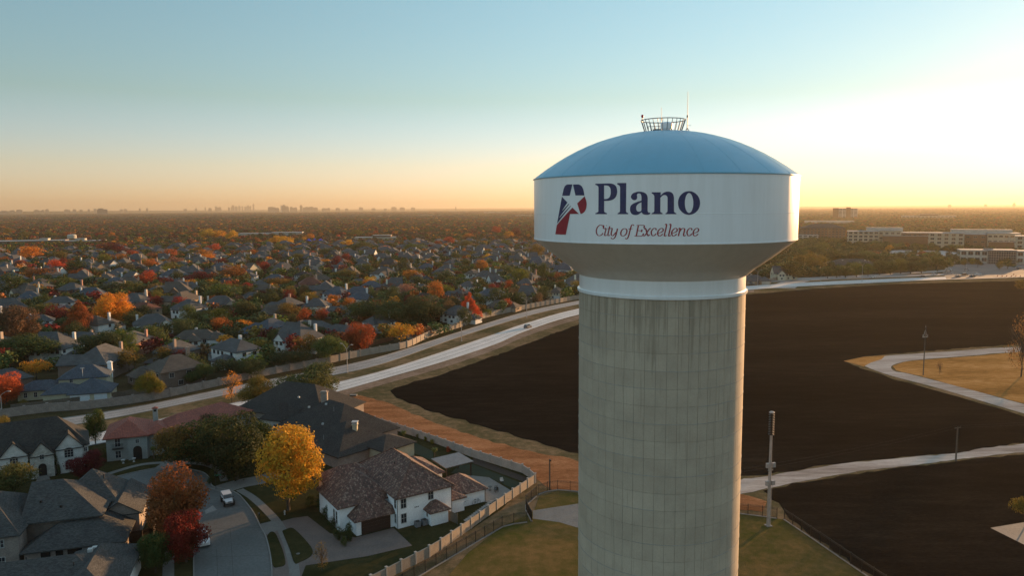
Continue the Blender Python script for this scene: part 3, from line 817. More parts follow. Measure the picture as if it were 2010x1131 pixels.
def crown_mesh(name, seed, nleaf, size, shape='round', dens=1.0, mats=None, wide=1.0):
    """unit crown: radius 0.5, z from 0.22 to 1; scaled per tree"""
    rnd = random.Random(seed)
    V, F = [], []
    lobes = []
    if shape == 'cone':
        for k in range(16):
            t = (k + .5) / 16
            a = rnd.uniform(0, 6.28); rr = (1 - t) * .30 + .02
            lobes.append((rr * math.cos(a), rr * math.sin(a), .14 + .84 * t, .20 * (1 - t) + .055))
    elif shape == 'wide':
        for k in range(22):
            a = rnd.uniform(0, 6.28); rr = .38 * math.sqrt(rnd.random())
            lobes.append((rr * math.cos(a), rr * math.sin(a), .50 + .30 * (1 - rr / .38) + rnd.uniform(-.18, .06), rnd.uniform(.14, .22)))
    elif shape == 'vase':
        for k in range(18):
            t = rnd.random(); a = rnd.uniform(0, 6.28); rr = (.12 + .26 * t) * math.sqrt(rnd.random())
            lobes.append((rr * math.cos(a), rr * math.sin(a), .34 + .52 * t, rnd.uniform(.10, .17)))
    else:
        for k in range(20):
            a = rnd.uniform(0, 6.28); zz = rnd.uniform(-1, 1); q = math.sqrt(1 - zz * zz) * .30 * rnd.uniform(.5, 1)
            lobes.append((q * 1.1 * math.cos(a), q * 1.1 * math.sin(a), .54 + .32 * zz, rnd.uniform(.14, .21)))
    tot = sum(l[3] ** 2 for l in lobes)
    for lx, ly, lz, lr in lobes:
        n = max(3, int(nleaf * lr * lr / tot))
        for _ in range(n):
            while True:
                d = Vector((rnd.gauss(0, 1), rnd.gauss(0, 1), rnd.gauss(0, 1)))
                if d.length > .01: break
            d.normalize()
            rr = lr * (rnd.uniform(.72, 1.0) if rnd.random() < .8 else rnd.uniform(.9, 1.18))
            p = Vector((lx, ly, lz)) + Vector((d.x * rr * wide, d.y * rr * wide, d.z * rr * .9))
            nn = (d + Vector((rnd.gauss(0, .45), rnd.gauss(0, .45), rnd.gauss(0, .45)))).normalized()
            t = nn.cross(Vector((rnd.gauss(0, 1), rnd.gauss(0, 1), rnd.gauss(0, 1)))).normalized()
            u = nn.cross(t)
            s = size * rnd.uniform(.6, 1.35)
            b0 = len(V)
            if rnd.random() < .5:
                V += [p - t * s, p + u * s * .8, p + t * s, p - u * s * .8]; F.append((b0, b0 + 1, b0 + 2, b0 + 3))
            else:
                V += [p - t * s, p + u * s, p + t * s * .9 - u * s * .3]; F.append((b0, b0 + 1, b0 + 2))
    me = bpy.data.meshes.new(name)
    me.from_pydata([tuple(v) for v in V], [], F)
    me.materials.append(mats or M_LEAF)
    return me

def trunk_mesh(name, seed, limbs=6, bare=False, thick=.03):
    rnd = random.Random(seed)
    mb = MB()
    mb.tube([(0, 0, -.02), (.008, .004, .12), (.0, .012, .34), (.01, .0, .5)], thick, 7, r1=thick * .55)
    n = limbs
    for k in range(n):
        a = 6.28 * k / n + rnd.uniform(-.4, .4); z = rnd.uniform(.2, .42); L = rnd.uniform(.22, .34)
        tip = (L * math.cos(a), L * math.sin(a), z + rnd.uniform(.25, .42))
        mid = (tip[0] * .45, tip[1] * .45, z + (tip[2] - z) * .6)
        mb.tube([(0, 0, z - .04), mid, tip], thick * .5, 5, r1=thick * .12)
        for q in range(14 if bare else 3):
            a2 = a + rnd.uniform(-1.2, 1.2); t = rnd.uniform(.3, 1)
            b = Vector(mid).lerp(Vector(tip), t)
            e = b + Vector((math.cos(a2) * .13, math.sin(a2) * .13, rnd.uniform(.03, .17))) * rnd.uniform(.5, 1.1)
            mb.tube([b, e], thick * .14, 3, r1=thick * .04)
    if bare:
        for q in range(40):
            a2 = rnd.uniform(0, 6.28); b = Vector((0, 0, rnd.uniform(.35, .6)))
            e = b + Vector((math.cos(a2) * .17, math.sin(a2) * .17, rnd.uniform(.1, .36)))
            mb.tube([b, e], thick * .2, 3, r1=thick * .05)
    return mb.mesh(name, M_BARK, uv=False)

CROWN, TRUNK = {}, {}
for lvl, nl, sz in (('near', 12000, .0145), ('mid', 2600, .022), ('far', 900, .036)):
    for sh in ('round', 'wide', 'cone', 'vase'):
        for k in range(3 if lvl != 'far' else 2):
            CROWN[(lvl, sh, k)] = crown_mesh('crown', hash((lvl == 'near', sh, k)) % 9999 if False else 11 + k * 7 + len(sh), nl, sz, sh)
for k in range(4): TRUNK[k] = trunk_mesh('trunk', 50 + k)
TRUNK['bare'] = trunk_mesh('trunk', 60, 8, True, .022)
BARE_CROWN = crown_mesh('crown', 77, 900, .017, 'round')

TINTS = {'darkred': (0.16, 0.020, 0.018), 'taupe': (0.080, 0.068, 0.060), 'sepia': (0.105, 0.068, 0.048),    # leaf reflectance by autumn colour
    'crimson': (0.24, 0.030, 0.026), 'red': (0.31, 0.062, 0.026), 'scarlet': (0.46, 0.085, 0.034), 'orange': (0.42, 0.15, 0.030),
    'amber': (0.56, 0.24, 0.030), 'yellow': (0.50, 0.31, 0.035), 'rust': (0.26, 0.085, 0.028), 'olive': (0.15, 0.115, 0.028),
    'lime': (0.15, 0.155, 0.025), 'green': (0.088, 0.108, 0.032), 'dark': (0.056, 0.074, 0.026), 'evergreen': (0.032, 0.052, 0.017), 'maroon': (0.11, 0.018, 0.020),
    'brown': (0.15, 0.085, 0.045), 'pinkish': (0.28, 0.15, 0.10)}
WORDS = {'darkred': 'deep red', 'evergreen': 'dark green', 'crimson': 'crimson', 'red': 'red', 'scarlet': 'bright scarlet', 'orange': 'orange', 'amber': 'amber', 'yellow': 'golden yellow', 'rust': 'rust brown',
         'olive': 'olive', 'lime': 'yellow green', 'green': 'green', 'dark': 'dark green', 'maroon': 'maroon', 'brown': 'brown', 'pinkish': 'thin pinkish'}
NAMES = {'darkred': 'maple_tree', 'evergreen': 'live_oak', 'crimson': 'maple_tree', 'red': 'maple_tree', 'scarlet': 'maple_tree', 'orange': 'maple_tree', 'amber': 'maple_tree', 'yellow': 'elm_tree',
         'rust': 'oak_tree', 'olive': 'oak_tree', 'lime': 'elm_tree', 'green': 'live_oak', 'dark': 'live_oak', 'maroon': 'plum_tree', 'brown': 'bare_tree', 'pinkish': 'bare_tree'}
TREES = []          # (x, y, radius)
TREE_OBJS = []
tree_n = 0
def tree(x, y, h, w, tint, shape=None, lvl='mid', label=None, group=None, bare=False, z=0.0, name=None, trunk=True):
    global tree_n
    tree_n += 1
    rnd = random.Random(tree_n * 13 + 5)
    shape = shape or rnd.choice(['round', 'round', 'wide'])
    t = thing(name or NAMES[tint], label or '', 'tree', (x, y, z), rnd.uniform(0, 6.28), group)
    c = TINTS[tint]
    j = [rnd.uniform(.85, 1.15) for _ in range(3)]
    me = BARE_CROWN if bare else CROWN[(lvl, shape, rnd.randrange(3 if lvl != 'far' else 2))]
    cr = link_mesh('crown', me, t, color=(c[0] * j[0], c[1] * j[1], c[2] * j[2]))
    cr.scale = (w, w, h)
    if trunk:
        tk = link_mesh('trunk', TRUNK['bare' if bare else rnd.randrange(4)], t)
        tk.scale = (max(w, h * .5) * .9, max(w, h * .5) * .9, h)
    TREES.append((x, y, w / 2))
    TREE_OBJS.append((t, x, y, h, w, tint, shape, bool(label)))
    return t
def tree_px(px, py, hpx, wpx, tint, **k):
    """tree standing where the photograph shows its foot; height and width read off at that distance"""
    x, y = ground_at(px, py)
    s = math.hypot(x, y) * .98 / FPX
    return tree(x, y, hpx * s * 1.08, wpx * s * 1.18, tint, **k)

# --- near trees
tree_px(566, 1002, 160, 142, 'yellow', shape='round', lvl='near', label='big golden yellow tree beside the tile roofed villa')
tree_px(343, 1060, 136, 124, 'rust', shape='round', lvl='near', label='large rust brown tree at the kerb above the small red tree')
tree_px(366, 1104, 98, 90, 'darkred', shape='round', lvl='near', label='small deep red tree hiding a white car at the street edge')
tree_px(350, 918, 74, 92, 'olive', shape='round', lvl='near', label='olive tree in front of the red tiled house')
tree_px(408, 914, 88, 140, 'evergreen', shape='round', lvl='near', label='dark live oak left of the sign on the cul-de-sac')
tree_px(466, 942, 128, 140, 'evergreen', shape='round', lvl='near', label='dark green live oak behind the white off-roader')
tree_px(398, 866, 48, 80, 'evergreen', shape='round', lvl='near', label='green tree at the back corner of the red tiled house')
tree_px(500, 910, 84, 90, 'evergreen', shape='round', lvl='near', label='dark oak touching the left side of the golden yellow tree')
tree_px(609, 806, 90, 122, 'green', shape='round', lvl='near', label='round green tree behind the brick chimney of the dark roof')
tree_px(507, 806, 64, 68, 'olive', shape='round', lvl='near', label='olive tree with orange top left of the dark hip roof')
tree_px(188, 872, 62, 36, 'dark', shape='round', lvl='near', label='narrow dark tree between the gabled house and the red tiled house')
tree_px(171, 940, 48, 60, 'maroon', shape='round', lvl='near', label='low maroon tree beside the white gabled house')
tree_px(30, 985, 66, 90, 'green', shape='wide', lvl='near', label='leafy green shrub tree in front of the white gabled house')
tree_px(5, 880, 55, 40, 'olive', shape='round', lvl='near', label='olive tree at the left edge below the street lamp')
tree_px(305, 1125, 72, 66, 'dark', shape='round', lvl='near', label='dark shrub tree behind the lowest house roof')
tree_px(632, 1122, 58, 36, 'olive', bare=True, label='small nearly bare tree on the paved drive')
tree_px(455, 790, 56, 42, 'amber', bare=True, label='half bare amber tree above the red tile roof end')
tree_px(294, 785, 52, 44, 'lime', shape='wide', lvl='near', label='yellow green street tree at the wall left of the road')
tree_px(399, 757, 42, 52, 'dark', shape='wide', lvl='near', label='dark street tree at the wall above the red tile roof')
tree_px(493, 745, 42, 54, 'dark', shape='wide', lvl='near', label='dark street tree at the wall before the tall chimney house')
tree_px(572, 726, 46, 62, 'dark', shape='wide', lvl='near', label='dark wide street tree at the wall before the white house')
tree_px(648, 713, 56, 62, 'green', shape='wide', lvl='near', label='green street tree at the wall left of the lamp')
tree_px(706, 692, 58, 62, 'red', shape='round', lvl='near', label='orange red tree behind the lamp and wood fence')
tree_px(921, 629, 53, 42, 'scarlet', shape='cone', lvl='near', label='cone shaped bright red tree at the boundary wall')
tree_px(12, 795, 52, 62, 'scarlet', shape='round', lvl='near', label='bright red tree at the left edge behind the lamp')
tree_px(2, 730, 40, 44, 'crimson', shape='round', label='dark red tree at the left edge above the blue roof')
tree_px(160, 662, 60, 56, 'rust', shape='cone', lvl='near', label='tall cone shaped rust orange tree left of the golden tree')
tree_px(223, 640, 58, 62, 'amber', shape='round', lvl='near', label='big glowing golden orange tree among the left houses')
tree_px(35, 680, 64, 70, 'brown', shape='round', lvl='near', label='brown half bare tree at the left edge of the suburb')
tree_px(196, 720, 62, 78, 'dark', shape='round', lvl='near', label='dark green tree behind the blue roofed house')
tree_px(244, 712, 58, 50, 'green', shape='round', lvl='near', label='green bushy tree between blue roof and brown house')
tree_px(55, 715, 52, 100, 'dark', shape='wide', lvl='near', label='wide dark green tree left of the blue roofed house')
tree_px(833, 640, 62, 90, 'dark', shape='round', lvl='near', label='large dark tree left of the bright red cone tree')
tree_px(745, 645, 66, 110, 'dark', shape='wide', lvl='near', label='very wide dark tree behind the white two storey house')
# --- trees of the middle distance: pixel foot, height, width, colour
Z = 4.02
def batch(lst, ox, oy, s):
    for t in lst:
        cx, top, bot, wd, tint = t[:5]
        tree_px(ox + cx / s, oy + bot / s + 2, (bot - top) / s, wd / s, tint, **(dict(shape=t[5]) if len(t) > 5 else {}))
batch([(250,430,520,170,'amber'),(160,535,610,115,'red'),(455,465,545,150,'olive'),(450,530,650,130,'scarlet'),(520,520,625,120,'crimson'),(320,570,690,190,'rust'),
 (640,597,690,150,'rust'),(740,605,680,110,'orange'),(820,485,570,120,'lime'),(930,475,560,160,'orange'),(1045,450,515,95,'red'),(890,385,470,200,'maroon'),(975,425,490,120,'maroon'),
 (1185,510,590,110,'orange'),(1235,455,530,150,'rust'),(1345,435,520,110,'scarlet'),(1385,500,565,120,'pinkish'),(1310,580,660,120,'lime'),(1345,535,620,150,'olive'),
 (1160,610,735,170,'red'),(1585,605,705,170,'crimson'),(1620,435,520,120,'orange'),(1685,390,460,110,'scarlet'),(1560,415,465,75,'orange'),(1640,470,535,140,'amber'),
 (1755,505,570,95,'crimson'),(1640,275,355,130,'yellow'),(1730,285,355,100,'amber'),(1840,285,370,95,'yellow'),(1290,260,315,110,'olive'),(1840,560,685,230,'rust'),(1910,565,640,110,'orange'),
 (1565,530,620,130,'dark'),(1480,665,735,140,'amber'),(1440,705,800,190,'dark'),(1740,720,850,300,'green'),(1700,690,750,120,'lime'),(90,665,830,200,'dark'),(275,655,745,150,'dark'),(275,720,800,210,'amber','wide'),
 (500,665,755,190,'green'),(620,540,650,210,'dark'),(760,585,680,130,'dark'),(870,700,810,200,'dark'),(1030,700,800,180,'green'),(990,540,640,130,'dark'),(1200,620,720,90,'dark'),
 (450,890,1030,190,'maroon'),(330,870,970,180,'green'),(1740,740,850,200,'green'),(1940,840,1010,200,'dark'),(1725,985,1095,200,'orange'),(1930,990,1085,150,'amber'),(1450,980,1120,220,'dark'),(1750,910,1020,200,'lime'),
 (860,1090,1150,200,'dark'),(1090,885,990,150,'dark'),(560,1090,1150,160,'dark'),(990,880,1000,110,'dark'),(1400,600,700,90,'dark'),(600,820,900,120,'dark'),(1650,1000,1100,100,'dark'),
 (40,500,560,90,'rust'),(30,640,700,90,'scarlet'),(200,300,345,100,'olive'),(60,275,320,60,'olive'),(530,300,345,70,'rust'),(780,300,340,45,'crimson'),(885,305,345,50,'orange'),(390,300,345,80,'olive')], 0, 380, 4.02)
batch([(580,325,400,110,'yellow'),(650,330,405,130,'yellow'),(840,315,370,80,'amber'),(790,340,390,50,'amber'),(1130,355,420,100,'yellow'),(1125,470,545,90,'crimson'),(1060,490,605,110,'maroon'),(1135,515,585,95,'rust'),
 (910,500,565,190,'amber','wide'),(480,530,615,120,'crimson'),(390,440,495,80,'orange'),(590,640,745,190,'olive'),(800,635,745,130,'dark'),(830,780,890,190,'olive'),(860,770,850,100,'amber'),(530,770,890,170,'dark'),
 (680,750,890,120,'maroon'),(360,840,1000,250,'dark'),(650,865,1010,220,'olive'),(800,900,1060,130,'red'),(930,905,1000,140,'red'),(880,855,925,80,'crimson'),(1140,570,690,170,'olive'),(1310,645,750,125,'yellow'),
 (1480,660,775,160,'rust'),(1640,600,700,180,'orange'),(1690,640,750,170,'dark'),(1610,700,810,200,'pinkish'),(1830,690,860,160,'orange'),(1270,550,650,160,'dark'),(1590,525,605,120,'dark'),
 (900,1050,1140,200,'dark'),(1540,440,490,50,'orange'),(1660,390,465,200,'green'),(1250,370,450,220,'green'),(980,430,505,200,'green'),(1940,330,410,110,'red'),(1850,370,415,80,'scarlet'),
 (1430,405,460,95,'amber'),(750,470,540,120,'green'),(600,400,470,140,'green'),(1450,300,350,90,'olive'),(1200,275,340,110,'olive'),(300,430,500,90,'rust'),(200,400,460,130,'dark'),(120,360,430,90,'dark')], 400, 380, 4.02)
batch([(885,305,360,100,'orange'),(1205,290,350,90,'amber'),(1270,260,345,100,'maroon'),(1110,250,315,80,'red'),(1050,465,550,100,'yellow'),(985,520,625,130,'orange'),(780,450,535,100,'green'),
 (1290,590,725,200,'lime'),(1170,555,650,170,'green'),(950,665,765,190,'olive'),(1130,735,900,200,'dark'),(1195,820,925,110,'red'),(370,530,650,110,'dark'),(870,505,595,140,'dark'),(1480,545,690,100,'dark'),
 (1525,600,680,150,'lime'),(1440,780,880,110,'brown'),(1430,400,530,150,'olive'),(1035,900,970,90,'lime'),(460,390,450,180,'green'),(690,600,720,170,'dark'),(640,530,620,100,'dark'),(1330,500,560,170,'dark'),
 (1560,700,740,90,'dark'),(860,360,430,140,'green'),(960,380,440,100,'olive'),(1180,360,430,120,'green'),(1050,700,780,100,'dark'),(420,800,900,120,'maroon'),(1700,540,600,130,'dark'),(260,380,430,100,'dark')], 700, 380, 4.04)
# right of the tower: street trees before the dark roof, grove, garden trees
batch([(330,480,575,130,'green'),(400,470,590,170,'dark'),(460,430,540,120,'olive'),(555,415,530,170,'olive'),(650,500,580,80,'dark'),(715,505,578,80,'dark'),(775,495,575,80,'dark'),(850,480,573,110,'green'),
 (930,490,565,80,'green'),(1010,470,556,100,'dark'),(1085,470,552,95,'dark'),(1155,460,548,105,'green'),(1225,455,548,115,'dark'),(1300,450,545,90,'dark'),(1410,435,530,150,'dark'),(690,385,475,170,'dark'),
 (800,390,470,150,'dark'),(900,395,465,140,'green'),(1010,400,470,150,'dark'),(1100,425,475,120,'dark'),(560,350,430,120,'dark'),(620,330,400,100,'green'),(470,390,450,100,'dark'),(1270,430,480,120,'dark'),
 (1895,470,515,70,'green'),(1600,460,500,40,'olive'),(1690,455,505,50,'dark'),(1840,470,520,40,'olive'),(1990,600,660,80,'olive'),(1370,450,500,90,'green')], 1440, 380, 3.526)

# ------------------------------------------------------------------ house kit
def obj_tint_mat(name, grain=0.25, course=0.0, rough=0.85, scale=1.2, fine=8, brick=False):
    m, nt, b = new_mat(name)
    base = nt.nodes.new('ShaderNodeObjectInfo').outputs['Color']
    v = pos(nt, 'world')
    n1 = noise(nt, v, scale * .25, 4)
    n2 = noise(nt, v, scale * fine, 2, 0.7)
    col = mixc(nt, 1, base, ramp(nt, n1, [(0.3, (1 - grain,) * 3), (0.7, (1 + grain,) * 3)]), 'MULTIPLY')
    col = mixc(nt, 1, col, ramp(nt, n2, [(0.3, (0.8, 0.8, 0.8)), (0.7, (1.2, 1.2, 1.2))]), 'MULTIPLY')
    uv = pos(nt, 'uv')
    if brick:
        bt = nt.nodes.new('ShaderNodeTexBrick')
        bt.inputs['Scale'].default_value = 1.0
        bt.inputs['Brick Width'].default_value = brick[0]
        bt.inputs['Row Height'].default_value = brick[1]
        bt.inputs['Mortar Size'].default_value = brick[2]
        bt.inputs['Color1'].default_value = (0.72, 0.72, 0.72, 1)
        bt.inputs['Color2'].default_value = (1.25, 1.22, 1.18, 1)
        bt.inputs['Mortar'].default_value = (brick[3],) * 3 + (1,)
        nt.links.new(uv, bt.inputs['Vector'])
        col = mixc(nt, 1, col, bt.outputs['Color'], 'MULTIPLY')
        add_bump(nt, b, bt.outputs['Fac'], 0.5 * (-1 if brick[3] < 1 else 1), 0.03)
    nt.links.new(col, b.inputs['Base Color'])
    b.inputs['Roughness'].default_value = rough
    b.inputs['Specular IOR Level'].default_value = 0.2
    return m
M_SHINGLE = obj_tint_mat('asphalt_shingles', 0.16, rough=0.9, brick=(0.9, 0.15, 0.012, 0.6))
M_STUCCO = obj_tint_mat('stucco', 0.07, rough=0.9, fine=14)
M_BRICK = obj_tint_mat('brick_wall', 0.10, rough=0.9, brick=(0.24, 0.08, 0.010, 1.15))
M_TRIM = obj_tint_mat('painted_trim', 0.04, rough=0.6)
M_GLASS = mat('window_glass', (0.02, 0.024, 0.03), (0.03, 0.035, 0.045), 0.7, 0.08, spec=0.7)
M_WFRAME = mat('white_window_frame', (0.42, 0.42, 0.41), (0.38, 0.38, 0.37), 1.5, 0.6)
M_DARK = mat('dark_opening', (0.012, 0.011, 0.011), (0.018, 0.016, 0.015), 1.0, 0.9)

def roof_block(rm, wm, x0, y0, x1, y1, z, pitch, ov=0.45, kind='hip', th=0.2, axis=None):
    X0, X1, Y0, Y1 = x0 - ov, x1 + ov, y0 - ov, y1 + ov
    w, d = X1 - X0, Y1 - Y0
    alongx = (w >= d) if axis is None else axis == 'x'
    ze = z - ov * pitch
    half = (d if alongx else w) / 2
    zr = ze + half * pitch
    e0 = half if kind in ('hip', 'gr') else 0.0      # near end inset
    e1 = half if kind in ('hip', 'gl') else 0.0
    if kind == 'hip' and (w if alongx else d) < 2 * half + .02:
        k = (w if alongx else d) / 2
        e0 = e1 = k - .01
    if alongx: r0, r1 = (X0 + e0, (Y0 + Y1) / 2, zr), (X1 - e1, (Y0 + Y1) / 2, zr)
    else: r0, r1 = ((X0 + X1) / 2, Y0 + e0, zr), ((X0 + X1) / 2, Y1 - e1, zr)
    c = [(X0, Y0, ze), (X1, Y0, ze), (X1, Y1, ze), (X0, Y1, ze)]
    lo = [(x, y, ze - th) for x, y, _ in c]
    vs = c + [r0, r1] + lo
    if alongx: fs = [(0, 1, 5, 4), (2, 3, 4, 5), (3, 0, 4), (1, 2, 5)]
    else: fs = [(1, 2, 5, 4), (3, 0, 4, 5), (0, 1, 4), (2, 3, 5)]
    fs += [(0, 6, 7, 1), (1, 7, 8, 2), (2, 8, 9, 3), (3, 9, 6, 0), (9, 8, 7, 6)]
    ends = []
    if kind in ('gable', 'gl'):
        ends.append(0)
    if kind in ('gable', 'gr'):
        ends.append(1)
    if ends:
        # open gable ends: keep the thin slab look and close the wall below
        tri = {(True, 0): (3, 0, 4), (True, 1): (1, 2, 5), (False, 0): (0, 1, 4), (False, 1): (2, 3, 5)}
        for e in ends: fs.remove(tri[(alongx, e)])
        fs.remove((9, 8, 7, 6))
        b0, b1 = len(vs), len(vs) + 1
        vs += [(r0[0], r0[1], zr - th), (r1[0], r1[1], zr - th)]
        fs += [(7, 6, b0, b1), (9, 8, b1, b0)] if alongx else [(8, 7, b0, b1), (6, 9, b1, b0)]
        for e in (0, 1):
            if e in ends:
                if alongx: fs += [(0, 4, b0, 6), (4, 3, 9, b0)] if e == 0 else [(5, 1, 7, b1), (2, 5, b1, 8)]
                else: fs += [(4, 0, 6, b0), (1, 4, b0, 7)] if e == 0 else [(2, 5, b1, 8), (5, 3, 9, b1)]
                zc = z + (half - ov) * pitch
                if alongx:
                    xx = x0 if e == 0 else x1
                    wm.add([(xx, y0, z), (xx, y1, z), (xx, (y0 + y1) / 2, zc - .02)], [(1, 0, 2) if e == 0 else (0, 1, 2)])
                else:
                    yy = y0 if e == 0 else y1
                    wm.add([(x0, yy, z), (x1, yy, z), ((x0 + x1) / 2, yy, zc - .02)], [(0, 1, 2) if e == 0 else (1, 0, 2)])
            else:
                fs += [((6, 9, b0) if e == 0 else (8, 7, b1))] if alongx else [((7, 6, b0) if e == 0 else (9, 8, b1))]
    rm.add(vs, fs)
    return zr
def wall_block(wm, x0, y0, x1, y1, z0, z1): wm.box(x0, y0, z0, x1, y1, z1)

WIN_CACHE = {}
def window_mesh(w, h, arched=False, grid=(2, 2), proud=.06):
    """frame, bars and pane facing -Y, centred on x, sill at z 0; separate meshes for frame and pane"""
    key = (w, h, arched, grid)
    if key in WIN_CACHE: return WIN_CACHE[key]
    f, p = MB(), MB()
    t = .09
    f.box(-w / 2, -proud, 0, -w / 2 + t, .05, h); f.box(w / 2 - t, -proud, 0, w / 2, .05, h)
    f.box(-w / 2 + t, -proud, h - t, w / 2 - t, .05, h); f.box(-w / 2 + t, -proud - .03, 0, w / 2 - t, .05, t)
    for i in range(1, grid[0]):
        x = -w / 2 + w * i / grid[0]; f.box(x - .025, -proud + .02, t, x + .025, .04, h - t)
    for j in range(1, grid[1]):
        z = h * j / grid[1]; f.box(-w / 2 + t, -proud + .023, z - .025, w / 2 - t, .04, z + .025)
    p.box(-w / 2 + t, -proud + .035, t, w / 2 - t, .02, h - t)
    if arched:
        n = 8
        pts = [(w / 2 * math.cos(math.pi * k / n), h - .02 + w * .28 * math.sin(math.pi * k / n)) for k in range(n + 1)]
        vs = [(x, -proud + .03, z) for x, z in pts]
        p.add(vs, [tuple(range(n + 1))])
        for k in range(n): f.obox
        inner = [(x * .86, h - .02 + (z - h + .02) * .8) for x, z in pts]
        vs = [(x, -proud, z) for x, z in pts] + [(x, -proud, z) for x, z in inner]
        f.add(vs, [(k, k + 1, n + 2 + k, n + 1 + k) for k in range(n)])
    WIN_CACHE[key] = (f.mesh('window', M_WFRAME, uv=False), p.mesh('pane', M_GLASS, uv=False))
    return WIN_CACHE[key]
SIDE = {'S': (0.0, (0, -1)), 'E': (math.pi / 2, (1, 0)), 'N': (math.pi, (0, 1)), 'W': (-math.pi / 2, (-1, 0))}
def add_window(root, side, x, y, z, w=.95, h=1.5, arched=False, grid=(2, 2), panes=True):
    fm, pm = window_mesh(w, h, arched, grid)
    rz = SIDE[side][0]
    o = link_mesh('window', fm, root, (x, y, z), rz)
    if panes: link_mesh('pane', pm, o)
    return o
# mid-distance windows: one mesh, two materials
def small_window(w, h):
    key = ('s', w, h)
    if key not in WIN_CACHE:
        m = MB()
        m.box(-w / 2, -.05, 0, w / 2, .05, h, 0)
        m.box(-w / 2 + .1, -.075, .1, -.03, .04, h - .1, 1); m.box(.03, -.075, .1, w / 2 - .1, .04, h - .1, 1)
        WIN_CACHE[key] = m.mesh('window', [M_WFRAME, M_GLASS], uv=False)
    return WIN_CACHE[key]
GD = {}
def garage_mesh(w=4.9, h=2.25, m=None, tint=None):
    key = (w, h)
    if key not in GD:
        g = MB(); n = 4
        for j in range(n): g.box(-w / 2, -.05, h * j / n + .012, w / 2, .05, h * (j + 1) / n - .012)
        g.box(-w / 2 - .12, -.08, 0, -w / 2, .05, h + .12); g.box(w / 2, -.08, 0, w / 2 + .12, .05, h + .12); g.box(-w / 2, -.08, h, w / 2, .05, h + .12)
        GD[key] = g.mesh('garage_door', M_TRIM, uv=False)
    return GD[key]
CHM = {}
def chimney_mesh(w=1.0, d=.8, h=3.0):
    key = (w, d, h)
    if key not in CHM:
        g = MB(); g.box(-w / 2, -d / 2, 0, w / 2, d / 2, h); g.box(-w / 2 - .09, -d / 2 - .09, h, w / 2 + .09, d / 2 + .09, h + .14)
        g.box(-w / 2 + .05, -d / 2 + .05, h + .14, w / 2 - .05, d / 2 - .05, h + .42); g.box(-w / 2 - .02, -d / 2 - .02, h + .42, w / 2 + .02, d / 2 + .02, h + .52)
        CHM[key] = g.mesh('chimney', M_STUCCO)
    return CHM[key]

